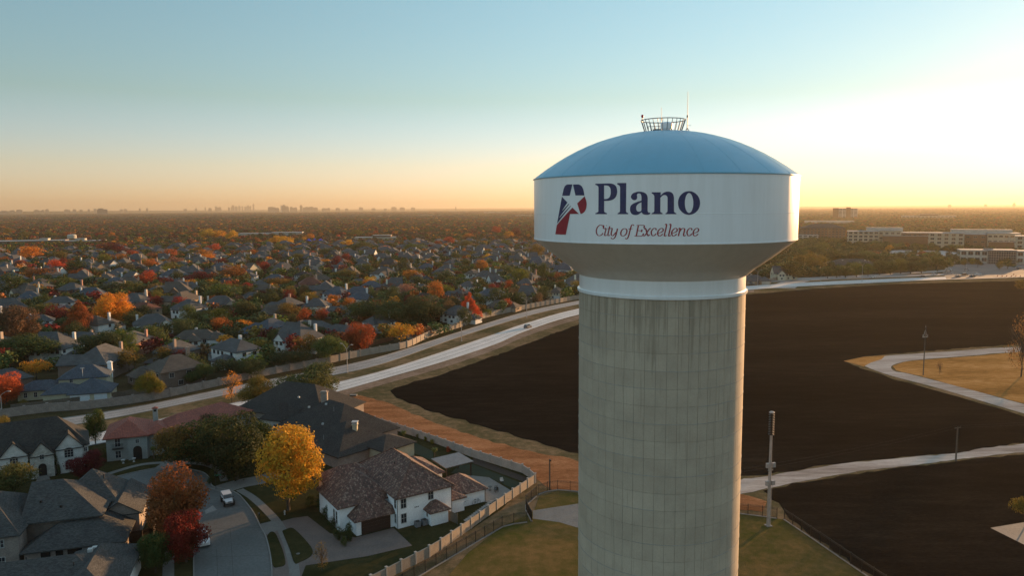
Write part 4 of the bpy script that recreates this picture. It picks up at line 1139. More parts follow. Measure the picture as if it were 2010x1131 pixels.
# --- prototypes for the suburb: local frame, front to -Y
def proto(spec):
    """spec: list of blocks (x0,y0,x1,y1,z,pitch,kind[,axis]); returns wall mesh, roof mesh, window spots"""
    wm, rm = MB(), MB()
    wins = []
    top = 0
    for b in spec['b']:
        x0, y0, x1, y1, z, pitch, kind = b[:7]
        axis = b[7] if len(b) > 7 else None
        wall_block(wm, x0, y0, x1, y1, 0, z - .02)
        top = max(top, roof_block(rm, wm, x0, y0, x1, y1, z, pitch, .45, kind, axis=axis))
    return dict(wall=wm, roof=rm, wins=spec['w'], ch=spec.get('c', []), gd=spec.get('g', []), top=top, spec=spec)
H2, H1 = 5.6, 2.9
SPECS = [
 dict(b=[(-8,0,6.1,11,H2,.7,'hip'), (-3.0,-3.2,2.5,3,H2-.25,.72,'hip','y'), (5.7,1.4,12.2,9.1,H1,.62,'hip'), (-11.5,3,-7.6,9.8,H1+.1,.6,'hip','x')], w=[('S',-6,-.0,3.3),('S',-6,0,.8),('S',-1.4,-3.2,3.2),('S',1,-3.2,3.2),('S',-.2,-3.2,.8),('S',4.4,0,3.3),('E',6.1,3,3.6),('E',6.1,8,3.6),('W',-8,2,3.5),('S',8,1.4,.8)], c=[(3.5,8.6,9.8,2.4)], g=[('S',9.6,1.4)]),
 dict(b=[(-9,0,9,12,H2,.75,'hip'), (2.2,-3.6,8.6,4,H2-.2,.8,'gable','y'), (-8.6,-2.6,-2.6,4,H1,.7,'hip','y')], w=[('S',4,-3.6,3.4),('S',6.6,-3.6,3.4),('S',5.3,-3.6,.8),('S',-.2,0,3.3),('E',9,5,3.4),('E',9,9,3.4),('W',-9,8,3.4),('S',-5.5,-2.6,.8),('N',-5,12,3.4),('N',2,12,3.4)], c=[(-7,9,7.9,3.2)], g=[]),
 dict(b=[(-10,0,8,9,H1,.72,'hip'), (-5,-4.2,1,5,H1-.12,.8,'hip','y'), (4,-3.2,10.8,6,H1+.12,.7,'hip','y')], w=[('S',-8,0,.8),('S',-3,-4.2,.8),('S',-.7,-4.2,.8),('S',2.5,0,.8),('E',10.8,1.5,.9),('E',10.8,-1,.9),('W',-10,3,.8),('W',-10,6.5,.8)], c=[(-1,7.4,5.2,2.6)], g=[('S',7.4,-3.2)]),
 dict(b=[(-7,0,7,13,H2,.85,'gl','x'), (-4.8,-3,1.2,5,H2-.3,.95,'gable','y'), (6.6,2.5,12,11,H1,.65,'hip','y')], w=[('S',-3,-3,3.2),('S',-.6,-3,3.2),('S',-1.8,-3,.7),('S',3,0,3.4),('S',5.3,0,3.4),('S',4.2,0,.8),('E',7,1.5,3.6),('W',-7,4,3.4),('W',-7,9,3.4),('S',9.2,2.5,.8)], c=[(4,11.2,8.6,3)], g=[]),
 dict(b=[(-11,2,4,10.5,H1+.1,.78,'hip'), (-1,0,9,13,H2,.7,'hip','y'), (-9,-2.4,-3.4,6,H1-.1,.8,'hip','y')], w=[('S',2,0,3.3),('S',4.5,0,3.3),('S',6.8,0,3.3),('S',3,0,.8),('S',-6.2,-2.4,.8),('E',9,3,3.4),('E',9,8,3.4),('E',9,5.5,.9),('N',2,13,3.4)], c=[(0.6,11.7,8.2,3.2)], g=[('S',6.4,0)]),
 dict(b=[(-8,0,8,10,H2,.62,'hip'), (-12.5,1.2,-7.7,8.2,H1+.15,.6,'hip','x'), (1,-5.4,7.4,1.4,H1,.6,'hip','y')], w=[('S',-6,0,3.4),('S',-3.4,0,3.4),('S',-.8,0,3.4),('S',-4.5,0,.8),('S',5,0,3.7),('E',8,3,3.4),('E',8,7,3.4),('S',-10,1.2,.8)], c=[(-4,9.1,7.2,3)], g=[('S',4.2,-5.4)]),
]
PROTOS = []
for sp in SPECS:
    p = proto(sp)
    p['wm'] = p['wall'].mesh('wall', M_STUCCO); p['wb'] = p['wall'].mesh('wall', M_BRICK)
    p['rm'] = p['roof'].mesh('roof', M_SHINGLE)
    PROTOS.append(p)
ROOFC = {'slate grey': (0.075, 0.080, 0.085), 'charcoal': (0.045, 0.047, 0.050), 'blue grey': (0.060, 0.078, 0.100), 'brown grey': (0.085, 0.076, 0.068), 'red brown': (0.13, 0.055, 0.042), 'black': (0.026, 0.028, 0.034)}
WALLC = {'white': (0.62, 0.62, 0.60), 'cream': (0.50, 0.45, 0.34), 'tan brick': (0.30, 0.23, 0.17), 'red brick': (0.22, 0.11, 0.085), 'brown brick': (0.16, 0.12, 0.10), 'pale brick': (0.38, 0.33, 0.29)}
HOUSES = []
def house(px, py, k, rz, wall, roof, label=None, s=1.0, mirror=False, windows=True, xy=None, chim=True, group='houses of the suburb'):
    x, y = xy if xy else ground_at(px, py)
    P = PROTOS[k]
    t = thing('house', label or '', 'house', (x, y, 0), math.radians(rz), group)
    t.scale = (s * (-1 if mirror else 1) if False else s, s, s)
    wc = WALLC[wall]
    link_mesh('wall', P['wb'] if 'brick' in wall else P['wm'], t, color=wc)
    ro = link_mesh('roof', P['rm'], t, color=ROOFC[roof])
    if chim:
        for cx, cy, cz, h in P['ch']:
            c = link_mesh('chimney', chimney_mesh(1.1, .8, round(h + 1.2, 1)), ro, (cx, cy, cz - 1.8 - 1.2), color=tuple(min(.6, v * 1.3 + .05) for v in wc))
    if windows:
        for sd_, wx, wy, wz in P['wins']:
            link_mesh('window', small_window(1.5, 1.5), t, (wx, wy, wz), SIDE[sd_][0])
    for sd_, gx, gy in P['gd']:
        link_mesh('garage_door', garage_mesh(), t, (gx, gy, 0), SIDE[sd_][0], color=(.55, .56, .56) if wall in ('white', 'cream') else (.35, .32, .28))
    HOUSES.append((t, x, y, 11 * s, wall, roof, bool(label), k))
    return t

# houses read off the photograph: pixel of the front foot, prototype, turn, wall, roof
HL = [
 (440, 715, 5, -38, 'white', 'slate grey', 'white brick house with a very tall chimney behind the road wall', 1.0),
 (292, 757, 4, -42, 'brown brick', 'brown grey', 'brown brick house with steep peaked roof beside the blue roofed house', 1.05),
 (566, 690, 3, -30, 'white', 'slate grey', 'white two storey house with roof chimney behind wide street trees', .95),
 (663, 664, 2, -30, 'tan brick', 'slate grey', 'tan low house left of the orange red tree', .9),
 (735, 652, 0, -28, 'white', 'slate grey', 'white walled house with long grey hip roof behind the wood deck fence', .82),
 (795, 662, 2, -26, 'tan brick', 'brown grey', 'small tan garage house right of the white hip roofed house', .5),
 (893, 633, 0, -26, 'white', 'slate grey', 'white house with tall chimney left of the cone shaped red tree', .85),
 (985, 608, 2, -24, 'tan brick', 'brown grey', 'tan house behind the boundary wall right of the cone shaped red tree', .85),
 (1035, 592, 3, -24, 'tan brick', 'slate grey', 'grey roofed tan house behind the wall near the second lamp', .85),
 (1078, 585, 4, -24, 'cream', 'brown grey', 'cream house with low porch closest to the tower on its left', .75),
 (1118, 570, 1, -20, 'white', 'slate grey', 'white gabled house touching the left edge of the tower', .7),
 (118, 610, 5, 20, 'white', 'slate grey', 'white garage house among the left trees', .9),
 (175, 592, 1, 15, 'white', 'blue grey', 'white gabled house with brick red chimneys left of the golden tree', .85),
 (269, 624, 5, -25, 'tan brick', 'red brown', 'brown house with red roof right of the golden orange tree', .9),
 (357, 625, 0, -28, 'white', 'slate grey', 'white two storey house with grey roof left of centre', 1.0),
 (303, 655, 1, 30, 'white', 'slate grey', 'grey roofed house with a white dormer below the red roofed house', .85),
 (74, 648, 5, 28, 'white', 'slate grey', 'white walled house with grey roof above the brown tree', .8),
 (98, 672, 2, 20, 'brown brick', 'slate grey', 'brown garage with hip roof left of the rust cone tree', .7),
 (156, 680, 2, -20, 'brown brick', 'slate grey', 'low grey roofed house below the rust cone tree', .9),
 (435, 612, 1, 25, 'pale brick', 'slate grey', 'pale brick house with white dormer left of the large dark tree', .85),
 (221, 566, 1, -10, 'pale brick', 'blue grey', 'stone gabled house left of the dark red tree', .8),
 (262, 568, 3, 25, 'tan brick', 'brown grey', 'tan house with sunlit gable beside the dark red tree', .8),
 (333, 572, 4, -35, 'white', 'blue grey', 'blue green roofed house left of the crimson round tree', .85),
 (154, 520, 2, 15, 'tan brick', 'slate grey', 'grey roofed house right of the first amber tree', .9),
 (462, 522, 1, -15, 'pale brick', 'slate grey', 'grey gabled house left of the crimson tree in the middle', .9),
 (375, 505, 2, 0, 'white', 'blue grey', 'white fronted low house among the scarlet trees', .9),
 (532, 525, 1, 10, 'tan brick', 'brown grey', 'steep brown gabled house right of the orange tree', .8),
 (565, 520, 4, -20, 'white', 'blue grey', 'house with a pointed white cupola roof', .7),
 (592, 535, 0, -20, 'pale brick', 'slate grey', 'large slate roofed house behind the white cupola house', .85),
 (590, 550, 5, -30, 'white', 'black', 'white house with long black roof before the slate roofed house', .8),
 (636, 560, 1, 25, 'red brick', 'brown grey', 'brown gabled brick house right of the olive yellow tree', .75),
 (655, 592, 0, -22, 'white', 'blue grey', 'white house with several blue roofs and small chimneys', .95),
 (708, 588, 1, 30, 'red brick', 'blue grey', 'brick house with white trimmed gable right of the blue roofs', .8),
 (756, 545, 3, -15, 'pale brick', 'blue grey', 'stone gabled house with arched entry in the middle', .8),
 (706, 522, 1, 10, 'brown brick', 'slate grey', 'steep gabled brown house among dark trees', .75),
 (825, 528, 5, -25, 'white', 'slate grey', 'small white fronted house right of the middle', .7),
 (885, 537, 1, 20, 'white', 'slate grey', 'white gabled house above the round rust tree', .7),
 (887, 588, 4, -25, 'brown brick', 'slate grey', 'grey house with a tall thin chimney above the white hip roofed house', .8),
 (823, 604, 1, -35, 'brown brick', 'black', 'black roofed house with three roof ridges', .8),
 (492, 590, 2, -25, 'brown brick', 'slate grey', 'low slate roofed house above the large dark tree', .85),
 (505, 570, 4, 30, 'tan brick', 'slate grey', 'house with a sunlit roof edge left of the olive tree', .8),
 (540, 632, 1, 20, 'red brick', 'brown grey', 'dark red brick house between the large dark tree and the olive tree', .8),
 (440, 560, 2, -20, 'brown brick', 'charcoal', 'charcoal roofed house right of the crimson round tree', .9),
 (658, 622, 2, -25, 'brown brick', 'slate grey', 'grey hip roof above the dusty red trees', .85),
 (930, 560, 2, -20, 'tan brick', 'slate grey', 'tan house with grey roof below the orange round tree', .75),
 (980, 563, 3, 22, 'white', 'slate grey', 'grey roofed house with white gable left of the yellow green tree', .8),
 (1030, 568, 0, -20, 'brown brick', 'slate grey', 'grey hip roof right of the yellow green tree', .8),
 (1085, 548, 4, 15, 'tan brick', 'slate grey', 'brown house with a hip roof below the tank edge', .8),
 (820, 575, 5, -25, 'white', 'slate grey', 'grey house with a white garage left of the rust tree', .7),
 (1480, 556, 2, -10, 'tan brick', 'slate grey', 'grey hip roofed house just right of the tower collar', 1.0),
 (1537, 548, 3, -5, 'cream', 'slate grey', 'second grey roofed house right of the tower', .9),
 (60, 598, 0, 25, 'pale brick', 'blue grey', 'blue grey roofed house left of the white gabled house', .85),
 (30, 620, 3, 40, 'brown brick', 'slate grey', 'sunlit edged grey roof at the far left edge', .85),
 (20, 560, 1, -20, 'brown brick', 'blue grey', 'steep blue grey roof at the left edge behind the red tree', .85),
 (60, 508, 2, 10, 'pale brick', 'brown grey', 'grey roof below the amber tree on the left', .8),
 (380, 580, 3, 30, 'white', 'slate grey', 'grey house between the crimson tree and the green hedge', .8),
 (700, 560, 2, -30, 'brown brick', 'slate grey', 'slate roof between the dark trees in the middle', .8),
 (480, 545, 5, -25, 'brown brick', 'blue grey', 'blue grey roof below the rust tree in the middle', .8),
]
for h in HL: house(h[0], h[1] + 2, h[2], h[3], h[4], h[5], h[6], h[7])

# ------------------------------------------------------------------ the near houses
def tile_mat(name, c1, c2, c3, course=0.40, width=0.30, relief=1.0):
    """barrel tiles: every tile its own tone, rounded rows and stepped courses"""
    m, nt, b = new_mat(name)
    uv = pos(nt, 'uv')
    bt = nt.nodes.new('ShaderNodeTexBrick')
    bt.inputs['Scale'].default_value = 1.0
    bt.inputs['Brick Width'].default_value = width
    bt.inputs['Row Height'].default_value = course
    bt.inputs['Mortar Size'].default_value = 0.018
    bt.offset = 0.0
    bt.inputs['Color1'].default_value = (0, 0, 0, 1)
    bt.inputs['Color2'].default_value = (1, 1, 1, 1)
    bt.inputs['Mortar'].default_value = (0.2, 0.2, 0.2, 1)
    nt.links.new(uv, bt.inputs['Vector'])
    col = ramp(nt, bt.outputs['Color'], [(0.0, c1), (0.45, c2), (0.62, c2), (1.0, c3)])
    n1 = noise(nt, uv, 0.5, 3)
    col = mixc(nt, 1, col, ramp(nt, n1, [(0.3, (.85, .85, .85)), (.7, (1.15, 1.12, 1.1))]), 'MULTIPLY')
    dk = ramp(nt, bt.outputs['Fac'], [(0, (1, 1, 1)), (1, (.35, .33, .33))])
    nt.links.new(mixc(nt, 1, col, dk, 'MULTIPLY'), b.inputs['Base Color'])
    b.inputs['Roughness'].default_value = 0.7
    wv = nt.nodes.new('ShaderNodeTexWave')
    wv.inputs['Scale'].default_value = 1.0 / width / 6.2832 * 2 * math.pi / 2 / math.pi * 3.14159
    nt.links.new(uv, wv.inputs['Vector'])
    sp = nt.nodes.new('ShaderNodeSeparateXYZ'); nt.links.new(uv, sp.inputs[0])
    md = N(nt, 'ShaderNodeMath', operation='MODULO'); md.inputs[1].default_value = course; nt.links.new(sp.outputs['Y'], md.inputs[0])
    sc = N(nt, 'ShaderNodeMath', operation='MULTIPLY'); sc.inputs[1].default_value = -1.2; nt.links.new(md.outputs[0], sc.inputs[0])
    ad = N(nt, 'ShaderNodeMath', operation='ADD'); nt.links.new(sc.outputs[0], ad.inputs[0]); nt.links.new(wv.outputs['Fac'], ad.inputs[1])
    add_bump(nt, b, ad.outputs[0], 0.9 * relief, 0.09)
    return m
M_TILE = tile_mat('mixed_brown_tiles', (0.055, 0.028, 0.022), (0.13, 0.062, 0.045), (0.27, 0.18, 0.135))
M_REDTILE = tile_mat('red_clay_tiles', (0.21, 0.048, 0.030), (0.27, 0.064, 0.038), (0.33, 0.085, 0.050), .42, .32)
M_SHN = mat('grey_shingles', (0.058, 0.060, 0.060), (0.040, 0.042, 0.043), 0.5, 0.9, bump=0.3, fine=12, kind='uv')
def shingle_mat(name, c):
    m, nt, b = new_mat(name)
    uv = pos(nt, 'uv')
    bt = nt.nodes.new('ShaderNodeTexBrick')
    bt.inputs['Scale'].default_value = 1.0
    bt.inputs['Brick Width'].default_value = 0.33
    bt.inputs['Row Height'].default_value = 0.14
    bt.inputs['Mortar Size'].default_value = 0.008
    bt.inputs['Color1'].default_value = (*[x * .72 for x in c], 1)
    bt.inputs['Color2'].default_value = (*[x * 1.3 for x in c], 1)
    bt.inputs['Mortar'].default_value = (*[x * .5 for x in c], 1)
    nt.links.new(uv, bt.inputs['Vector'])
    n1, n2 = noise(nt, uv, 0.35, 4), noise(nt, uv, 9, 2, .7)
    col = mixc(nt, 1, bt.outputs['Color'], ramp(nt, n1, [(0.3, (.84, .84, .86)), (.7, (1.16, 1.14, 1.1))]), 'MULTIPLY')
    col = mixc(nt, 1, col, ramp(nt, n2, [(0.3, (.8, .8, .8)), (.7, (1.2, 1.2, 1.2))]), 'MULTIPLY')
    nt.links.new(col, b.inputs['Base Color'])
    b.inputs['Roughness'].default_value = 0.92
    b.inputs['Specular IOR Level'].default_value = 0.15
    add_bump(nt, b, n2, 0.5, 0.03)
    return m
M_SH_GREY = shingle_mat('grey_architectural_shingles', (0.060, 0.062, 0.062))
M_SH_BLACK = shingle_mat('dark_architectural_shingles', (0.040, 0.040, 0.039))
M_SH_BLUE = shingle_mat('blue_grey_shingles', (0.060, 0.075, 0.095))
M_SH_BROWN = shingle_mat('brown_grey_shingles', (0.072, 0.065, 0.058))
M_WSTUC = mat('white_stucco', (0.74, 0.76, 0.78), (0.68, 0.70, 0.72), 0.5, 0.9, bump=0.15, fine=16)
M_CREAM = mat('cream_stucco', (0.40, 0.37, 0.27), (0.36, 0.33, 0.24), 0.5, 0.9, fine=12)
M_GSTUC = mat('grey_green_stucco', (0.27, 0.28, 0.27), (0.24, 0.25, 0.24), 0.5, 0.9, bump=0.15, fine=16)
def masonry(name, c1, c2, mort, bw, rh, ms, bump=0.6):
    m, nt, b = new_mat(name)
    uv = pos(nt, 'uv')
    bt = nt.nodes.new('ShaderNodeTexBrick')
    bt.inputs['Scale'].default_value = 1.0
    bt.inputs['Brick Width'].default_value = bw
    bt.inputs['Row Height'].default_value = rh
    bt.inputs['Mortar Size'].default_value = ms
    bt.inputs['Color1'].default_value = (*c1, 1); bt.inputs['Color2'].default_value = (*c2, 1); bt.inputs['Mortar'].default_value = (*mort, 1)
    nt.links.new(uv, bt.inputs['Vector'])
    n1, n2 = noise(nt, uv, 0.8, 4), noise(nt, uv, 7, 3, .7)
    col = mixc(nt, 1, bt.outputs['Color'], ramp(nt, n1, [(0.3, (.82, .82, .82)), (.7, (1.18, 1.18, 1.18))]), 'MULTIPLY')
    col = mixc(nt, 1, col, ramp(nt, n2, [(0.3, (.8, .8, .8)), (.7, (1.2, 1.2, 1.2))]), 'MULTIPLY')
    nt.links.new(col, b.inputs['Base Color'])
    b.inputs['Roughness'].default_value = 0.92
    add_bump(nt, b, bt.outputs['Fac'], -bump, 0.03)
    return m
M_WBRICK = masonry('white_brick', (0.50, 0.49, 0.47), (0.58, 0.57, 0.55), (0.40, 0.39, 0.37), .24, .08, .01)
M_STONE = masonry('pale_rubble_stone', (0.34, 0.32, 0.28), (0.52, 0.50, 0.46), (0.30, 0.28, 0.25), .55, .24, .03)
M_PBRICK = masonry('weathered_brick', (0.17, 0.135, 0.115), (0.27, 0.22, 0.19), (0.26, 0.23, 0.21), .24, .08, .012)
M_BBRICK = masonry('dark_brown_brick', (0.085, 0.06, 0.05), (0.14, 0.10, 0.08), (0.14, 0.12, 0.10), .24, .08, .012)
M_DKWOOD = mat('dark_stained_wood', (0.030, 0.018, 0.014), (0.022, 0.013, 0.010), 1.5, 0.5, stretch=(1, 1, .2))
M_METAL = mat('dark_metal', (0.025, 0.024, 0.024), (0.018, 0.018, 0.018), 2, 0.45, metal=.3)
M_ACGREY = mat('grey_metal_casing', (0.16, 0.17, 0.18), (0.12, 0.13, 0.14), 2, 0.6)

class Near:
    """a near house: blocks in local frames, merged into one wall mesh per material and one roof"""
    def __init__(s, name, label, xy, rz, cat='house'):
        s.t = thing(name, label, cat, (xy[0], xy[1], 0), math.radians(rz))
        s.rm = MB(); s.walls = {}
        s.roofo = None
    def wm(s, m): return s.walls.setdefault(m, MB())
    def tf(s, mb0, n0, fr):
        if not fr: return
        c, sn = math.cos(math.radians(fr[2])), math.sin(math.radians(fr[2]))
        for i in range(n0, len(mb0.v)):
            x, y, z = mb0.v[i]
            mb0.v[i] = (fr[0] + c * x - sn * y, fr[1] + sn * x + c * y, z)
    def block(s, x0, y0, x1, y1, z, pitch, kind, m, ov=.5, axis=None, fr=None, z0=0, roof=None, th=.2):
        w = s.wm(m); r = roof or s.rm
        a, b = len(w.v), len(r.v)
        w.box(x0, y0, z0, x1, y1, z - .03)
        roof_block(r, w, x0, y0, x1, y1, z, pitch, ov, kind, th=th, axis=axis)
        s.tf(w, a, fr); s.tf(r, b, fr)
    def win(s, side, x, y, z, w=.95, h=1.5, arched=False, grid=(2, 2), fr=None):
        o = add_window(s.t, side, x, y, z, w, h, arched, grid)
        if fr:
            c, sn = math.cos(math.radians(fr[2])), math.sin(math.radians(fr[2]))
            o.location = (fr[0] + c * x - sn * y, fr[1] + sn * x + c * y, z)
            o.rotation_euler = (0, 0, SIDE[side][0] + math.radians(fr[2]))
        return o
    def finish(s, roofm, names=None):
        for m, mb in s.walls.items(): mb.build('wall', m, s.t)
        s.roofo = s.rm.build('roof', roofm, s.t)
        return s.roofo
def ridge_caps(parent, m, lines, r=.11):
    for a, b in lines: MB().tube([a, b], r, 5).build('ridge_cap', m, parent)

# --- white villa with brown tile roofs
v = Near('villa', 'white stucco villa with mottled brown tile roof and dark garage door', (-19.6, 119.9), 33)
v.block(0, 0, 10.3, 18.5, 5.85, .70, 'hip', M_WSTUC)
v.block(-7.4, 12.6, 1.2, 18.2, 5.7, .62, 'hip', M_WSTUC, axis='x')
v.block(-8.6, 4.2, 1.0, 14.5, 4.7, .72, 'hip', M_WSTUC, axis='x')
v.block(-6.8, 1.3, .6, 9.0, 3.05, .76, 'hip', M_WSTUC, axis='x')
v.block(5.2, -2.2, 8.5, 1.0, 2.75, .72, 'hip', M_WSTUC, ov=.4)
v.block(9.9, .5, 13.2, 6.3, 2.8, .45, 'hip', M_WSTUC, ov=.4)
v.block(12.4, 1.9, 18.3, 9.4, 2.95, .60, 'hip', M_WSTUC)
v.block(7.8, 11.5, 14.5, 20.5, 3.9, .55, 'hip', M_WSTUC)
vr = v.finish(M_TILE)
for a in (('S', 1.15, 0, 3.35), ('S', 1.15, 0, .75), ('S', 6.3, 0, 3.75)): v.win(*a, w=1.1, h=1.75)
for a in (('W', 0, .75, 3.35), ('W', 0, .75, .75)): v.win(*a, w=.8, h=1.75, grid=(1, 2))
for y in (5.6, 6.8): v.win('W', -8.6, y, 1.0, .8, 2.2, grid=(1, 3))
v.win('W', -7.4, 15.4, 3.3, 1.3, 1.7, True); v.win('W', 5.2, -.8, 1.2, .6, .9, grid=(1, 1)); v.win('E', 13.2, 2.4, 1.0)
link_mesh('garage_door', garage_mesh(4.95, 2.3), v.t, (-3.35, 1.3, 0), 0, color=(.045, .026, .02))
for x in (3.2, 3.5, 3.8): MB().box(x, -.06, 3.0, x + .16, .02, 3.15).build('wall_vent', M_DARK, v.t)
dp = MB().tube([(-.03, -.08, .05), (-.03, -.08, 5.5)], .05, 5); dp.build('downpipe', M_METAL, v.t)
MB().tube([(10.35, -.06, .05), (10.35, -.06, 5.5)], .05, 5).build('downpipe', M_METAL, v.t)
MB().tube([(18.35, 1.82, .05), (18.35, 1.82, 2.8)], .05, 5).build('downpipe', M_METAL, v.t)
MB().tube([(-7.45, 12.5, .05), (-7.45, 12.5, 5.3)], .05, 5).build('downpipe', M_METAL, v.t)
vz = 5.85 - .5 * .7
rz_ = vz + 5.65 * .70
ridge_caps(vr, M_TILE, [((5.15, 5.15, rz_ + .02), (5.15, 13.35, rz_ + .02)), ((-.5, -.5, vz + .04), (5.15, 5.15, rz_ + .02)), ((10.8, -.5, vz + .04), (5.15, 5.15, rz_ + .02)), ((10.8, 19, vz + .04), (5.15, 13.35, rz_ + .02)), ((-.5, 19, vz + .04), (5.15, 13.35, rz_ + .02))])
MB().lathe([(.07, 0), (.07, .7), (.12, .72), (.12, .8), (.01, .82)], 8).build('roof_pipe', M_METAL, vr, loc=(3.4, 8.4, 7.9))
MB().lathe([(.07, 0), (.07, .7), (.12, .72), (.12, .8), (.01, .82)], 8).build('roof_pipe', M_METAL, vr, loc=(6.5, 15.2, 8.4))
for i, (x, lb) in enumerate(((3.2, 'grey air conditioner nearest the garage on the villa side wall'), (4.5, 'grey air conditioner beside the small tiled bay of the villa'))):
    X, Y = -19.6 + x * .839 - (-1.0) * .545, 119.9 + x * .545 + (-1.0) * .839
    t = thing('air_conditioner', lb, 'air conditioner', (X, Y, 0), math.radians(33), 'villa air conditioners')
    MB().box(-.45, -.45, .05, .45, .45, .95).build('casing', M_ACGREY, t)
    MB().lathe([(.38, .96), (.38, 1.0), (.30, 1.01), (.02, 1.01)], 14).build('fan_grille', M_METAL, t)
t = thing('wall_lamp', 'round dark wall fitting on the small tiled bay of the villa', 'wall lamp', (-19.6 + 8.52 * .839 + 1.3 * .545, 119.9 + 8.52 * .545 - 1.3 * .839, 1.6), math.radians(33))
MB().ball((.05, 0, 0), .28, n=10, sx=.4).build('housing', M_METAL, t)

# --- grey roofed house at the left
h9 = Near('house', 'large brown brick house with broad grey shingle roof and row of small upper windows', (-73.7, 106.4), 17)
h9.block(-.2, .3, 13.3, 12.5, 2.95, .58, 'hip', M_PBRICK, axis='x')
h9.block(-1.2, 4.4, 9.4, 17.6, 6.05, .60, 'gl', M_BBRICK, axis='x')
h9.block(-13.5, .5, -.9, 15.5, 5.9, .62, 'hip', M_PBRICK, axis='x')
h9.block(8.4, 8.2, 14.3, 18.6, 4.3, .66, 'gable', M_PBRICK, axis='y')
h9.block(2.2, 10.2, 10.5, 18.9, 6.2, .92, 'hip', M_BBRICK, axis='x')
hr = h9.finish(M_SH_GREY)
for x in (.9, 2.1, 3.3, 6.1, 7.3): h9.win('S', x, 4.4, 5.38, .95, .42, grid=(1, 1))
h9.win('S', 9.0, .3, .8, .8, 1.6); h9.win('S', 10.3, .3, .8, .8, 1.6); h9.win('S', 11.6, .3, .8, .8, 1.6)
h9.win('S', -3.2, .5, .8, 1.0, 1.5); h9.win('S', -3.2, .5, 3.7, 1.0, 1.3)
for x0, x1 in ((2.0, 3.3), (4.0, 5.0), (5.6, 7.6)): MB().box(x0, .22, .2, x1, .35, 2.3).build('porch_opening', M_DARK, h9.t)
MB().lathe([(.08, 0), (.08, .8), (.01, .82)], 8).build('roof_pipe', M_METAL, hr, loc=(8.6, 12.0, 9.0))
for p in ((-8, 3, 7.2), (-6, 11, 7.7), (0.5, 7.2, 7.9), (3.6, 6.0, 7.2)): MB().box(-.14, -.14, -.2, .14, .14, .16).build('roof_vent', M_METAL, hr, loc=p)

# --- house at the bottom left corner
h10 = Near('house', 'grey roofed house cut off by the bottom left corner of the picture', (-69.5, 95.0), 16.5)
h10.block(-6, -6.5, 15.5, 6, 3.4, .56, 'gl', M_WSTUC, axis='x')
h10.block(7.5, -8.5, 15.8, 7.6, 3.9, .60, 'hip', M_WSTUC, axis='y')
hr = h10.finish(M_SH_GREY)
for p in ((10.6, 2.0, 6.25), (10.9, 3.1, 6.0)):
    MB().box(-.3, -.3, -.3, .3, .3, .16).build('skylight', M_WFRAME, hr, loc=p)
for p in ((9.5, -2.0, 6.0), (3.0, 1.0, 6.2)): MB().lathe([(.06, -.3), (.06, .5), (.01, .52)], 8).build('roof_pipe', M_METAL, hr, loc=p)

# --- white gabled house
h8 = Near('house', 'white brick house with three steep front gables and a stone entry', (-102.0, 142.8), 31)
h8.block(-16, 0, 15, 10.5, 5.7, .98, 'hip', M_WBRICK, axis='x', ov=.35)
h8.block(-.3, -.5, 4.4, 5, 5.3, 1.15, 'gable', M_WBRICK, axis='y', ov=.3)
h8.block(4.75, -1.3, 8.85, 5, 5.0, 1.2, 'gable', M_STONE, axis='y', ov=.3)
h8.block(9.2, -.6, 14.0, 5, 5.5, 1.2, 'gable', M_WBRICK, axis='y', ov=.3)
h8.block(-6.4, -1.4, -1.6, 5, 4.3, 1.0, 'gable', M_WBRICK, axis='y', ov=.3)
hr = h8.finish(M_SH_BLACK)
h8.win('S', 2.05, -.5, 3.1, 1.5, 1.6, True, (3, 3)); h8.win('S', 2.05, -.5, .6, 1.5, 1.6, False, (3, 3))
h8.win('S', 6.8, -1.3, 3.8, .85, 1.1); h8.win('S', 11.5, -.6, 3.2, 1.7, 1.7, True, (3, 3)); h8.win('S', 11.5, -.6, .6, 1.7, 1.7, True, (3, 3))
h8.win('S', 14.5, 0, 3.8, .7, .9)
dm = MB().box(6.1, -1.42, 0, 7.5, -1.25, 2.3); dm.add([(6.8 + .7 * math.cos(math.pi * k / 8), -1.42, 2.3 + .7 * math.sin(math.pi * k / 8)) for k in range(9)], [tuple(range(9))])
dm.build('entry_arch', M_DARK, h8.t)
for k in range(4): MB().box(5.9 - .1 * k, -2.0 - .45 * k, 0, 7.7 + .1 * k, -1.55 - .45 * k, .5 - .12 * k).build('step', M_WALK, h8.t)

# --- red tiled house
h7 = Near('house', 'grey stucco house with long red tile roof and iron balcony', (-87.6, 154.5), 22)
h7.block(0, 0, 8.2, 11, 5.5, .55, 'hip', M_GSTUC, axis='y', ov=.6)
h7.block(4.2, -.9, 8.0, 6, 5.6, .55, 'hip', M_GSTUC, axis='y', ov=.5)
h7.block(7.6, .6, 12.3, 8, 5.4, .5, 'hip', M_GSTUC, ov=.6)
FR = (10.6, 3.2, 37)
h7.block(0, -4.2, 21, 5.0, 5.2, .50, 'hip', M_GSTUC, ov=.6, fr=FR)
hr = h7.finish(M_REDTILE)
h7.win('S', 2.2, 0, 3.0, 1.2, 1.9); h7.win('S', 6.1, -.9, 3.6, .85, .95); h7.win('S', 10.2, .6, 3.1, 1.1, 1.7); h7.win('S', 10.2, .6, .7, 1.0, 1.7); h7.win('S', 2.2, 0, .5, 1.2, 1.7)
for x in (3, 7, 11.5, 14, 18, 19.4): h7.win('S', x, -4.2, 3.2, .9, 1.4, fr=FR)
for y in (-2, 2.6): h7.win('E', 21, y, 3.2, .9, 1.4, fr=FR)
dm = MB().box(5.2, -.98, 0, 6.9, -.86, 2.2); dm.add([(6.05 + .85 * math.cos(math.pi * k / 8), -.98, 2.2 + .85 * math.sin(math.pi * k / 8)) for k in range(9)], [tuple(range(9))])
dm.build('entry_arch', M_DARK, h7.t)
bl = MB()
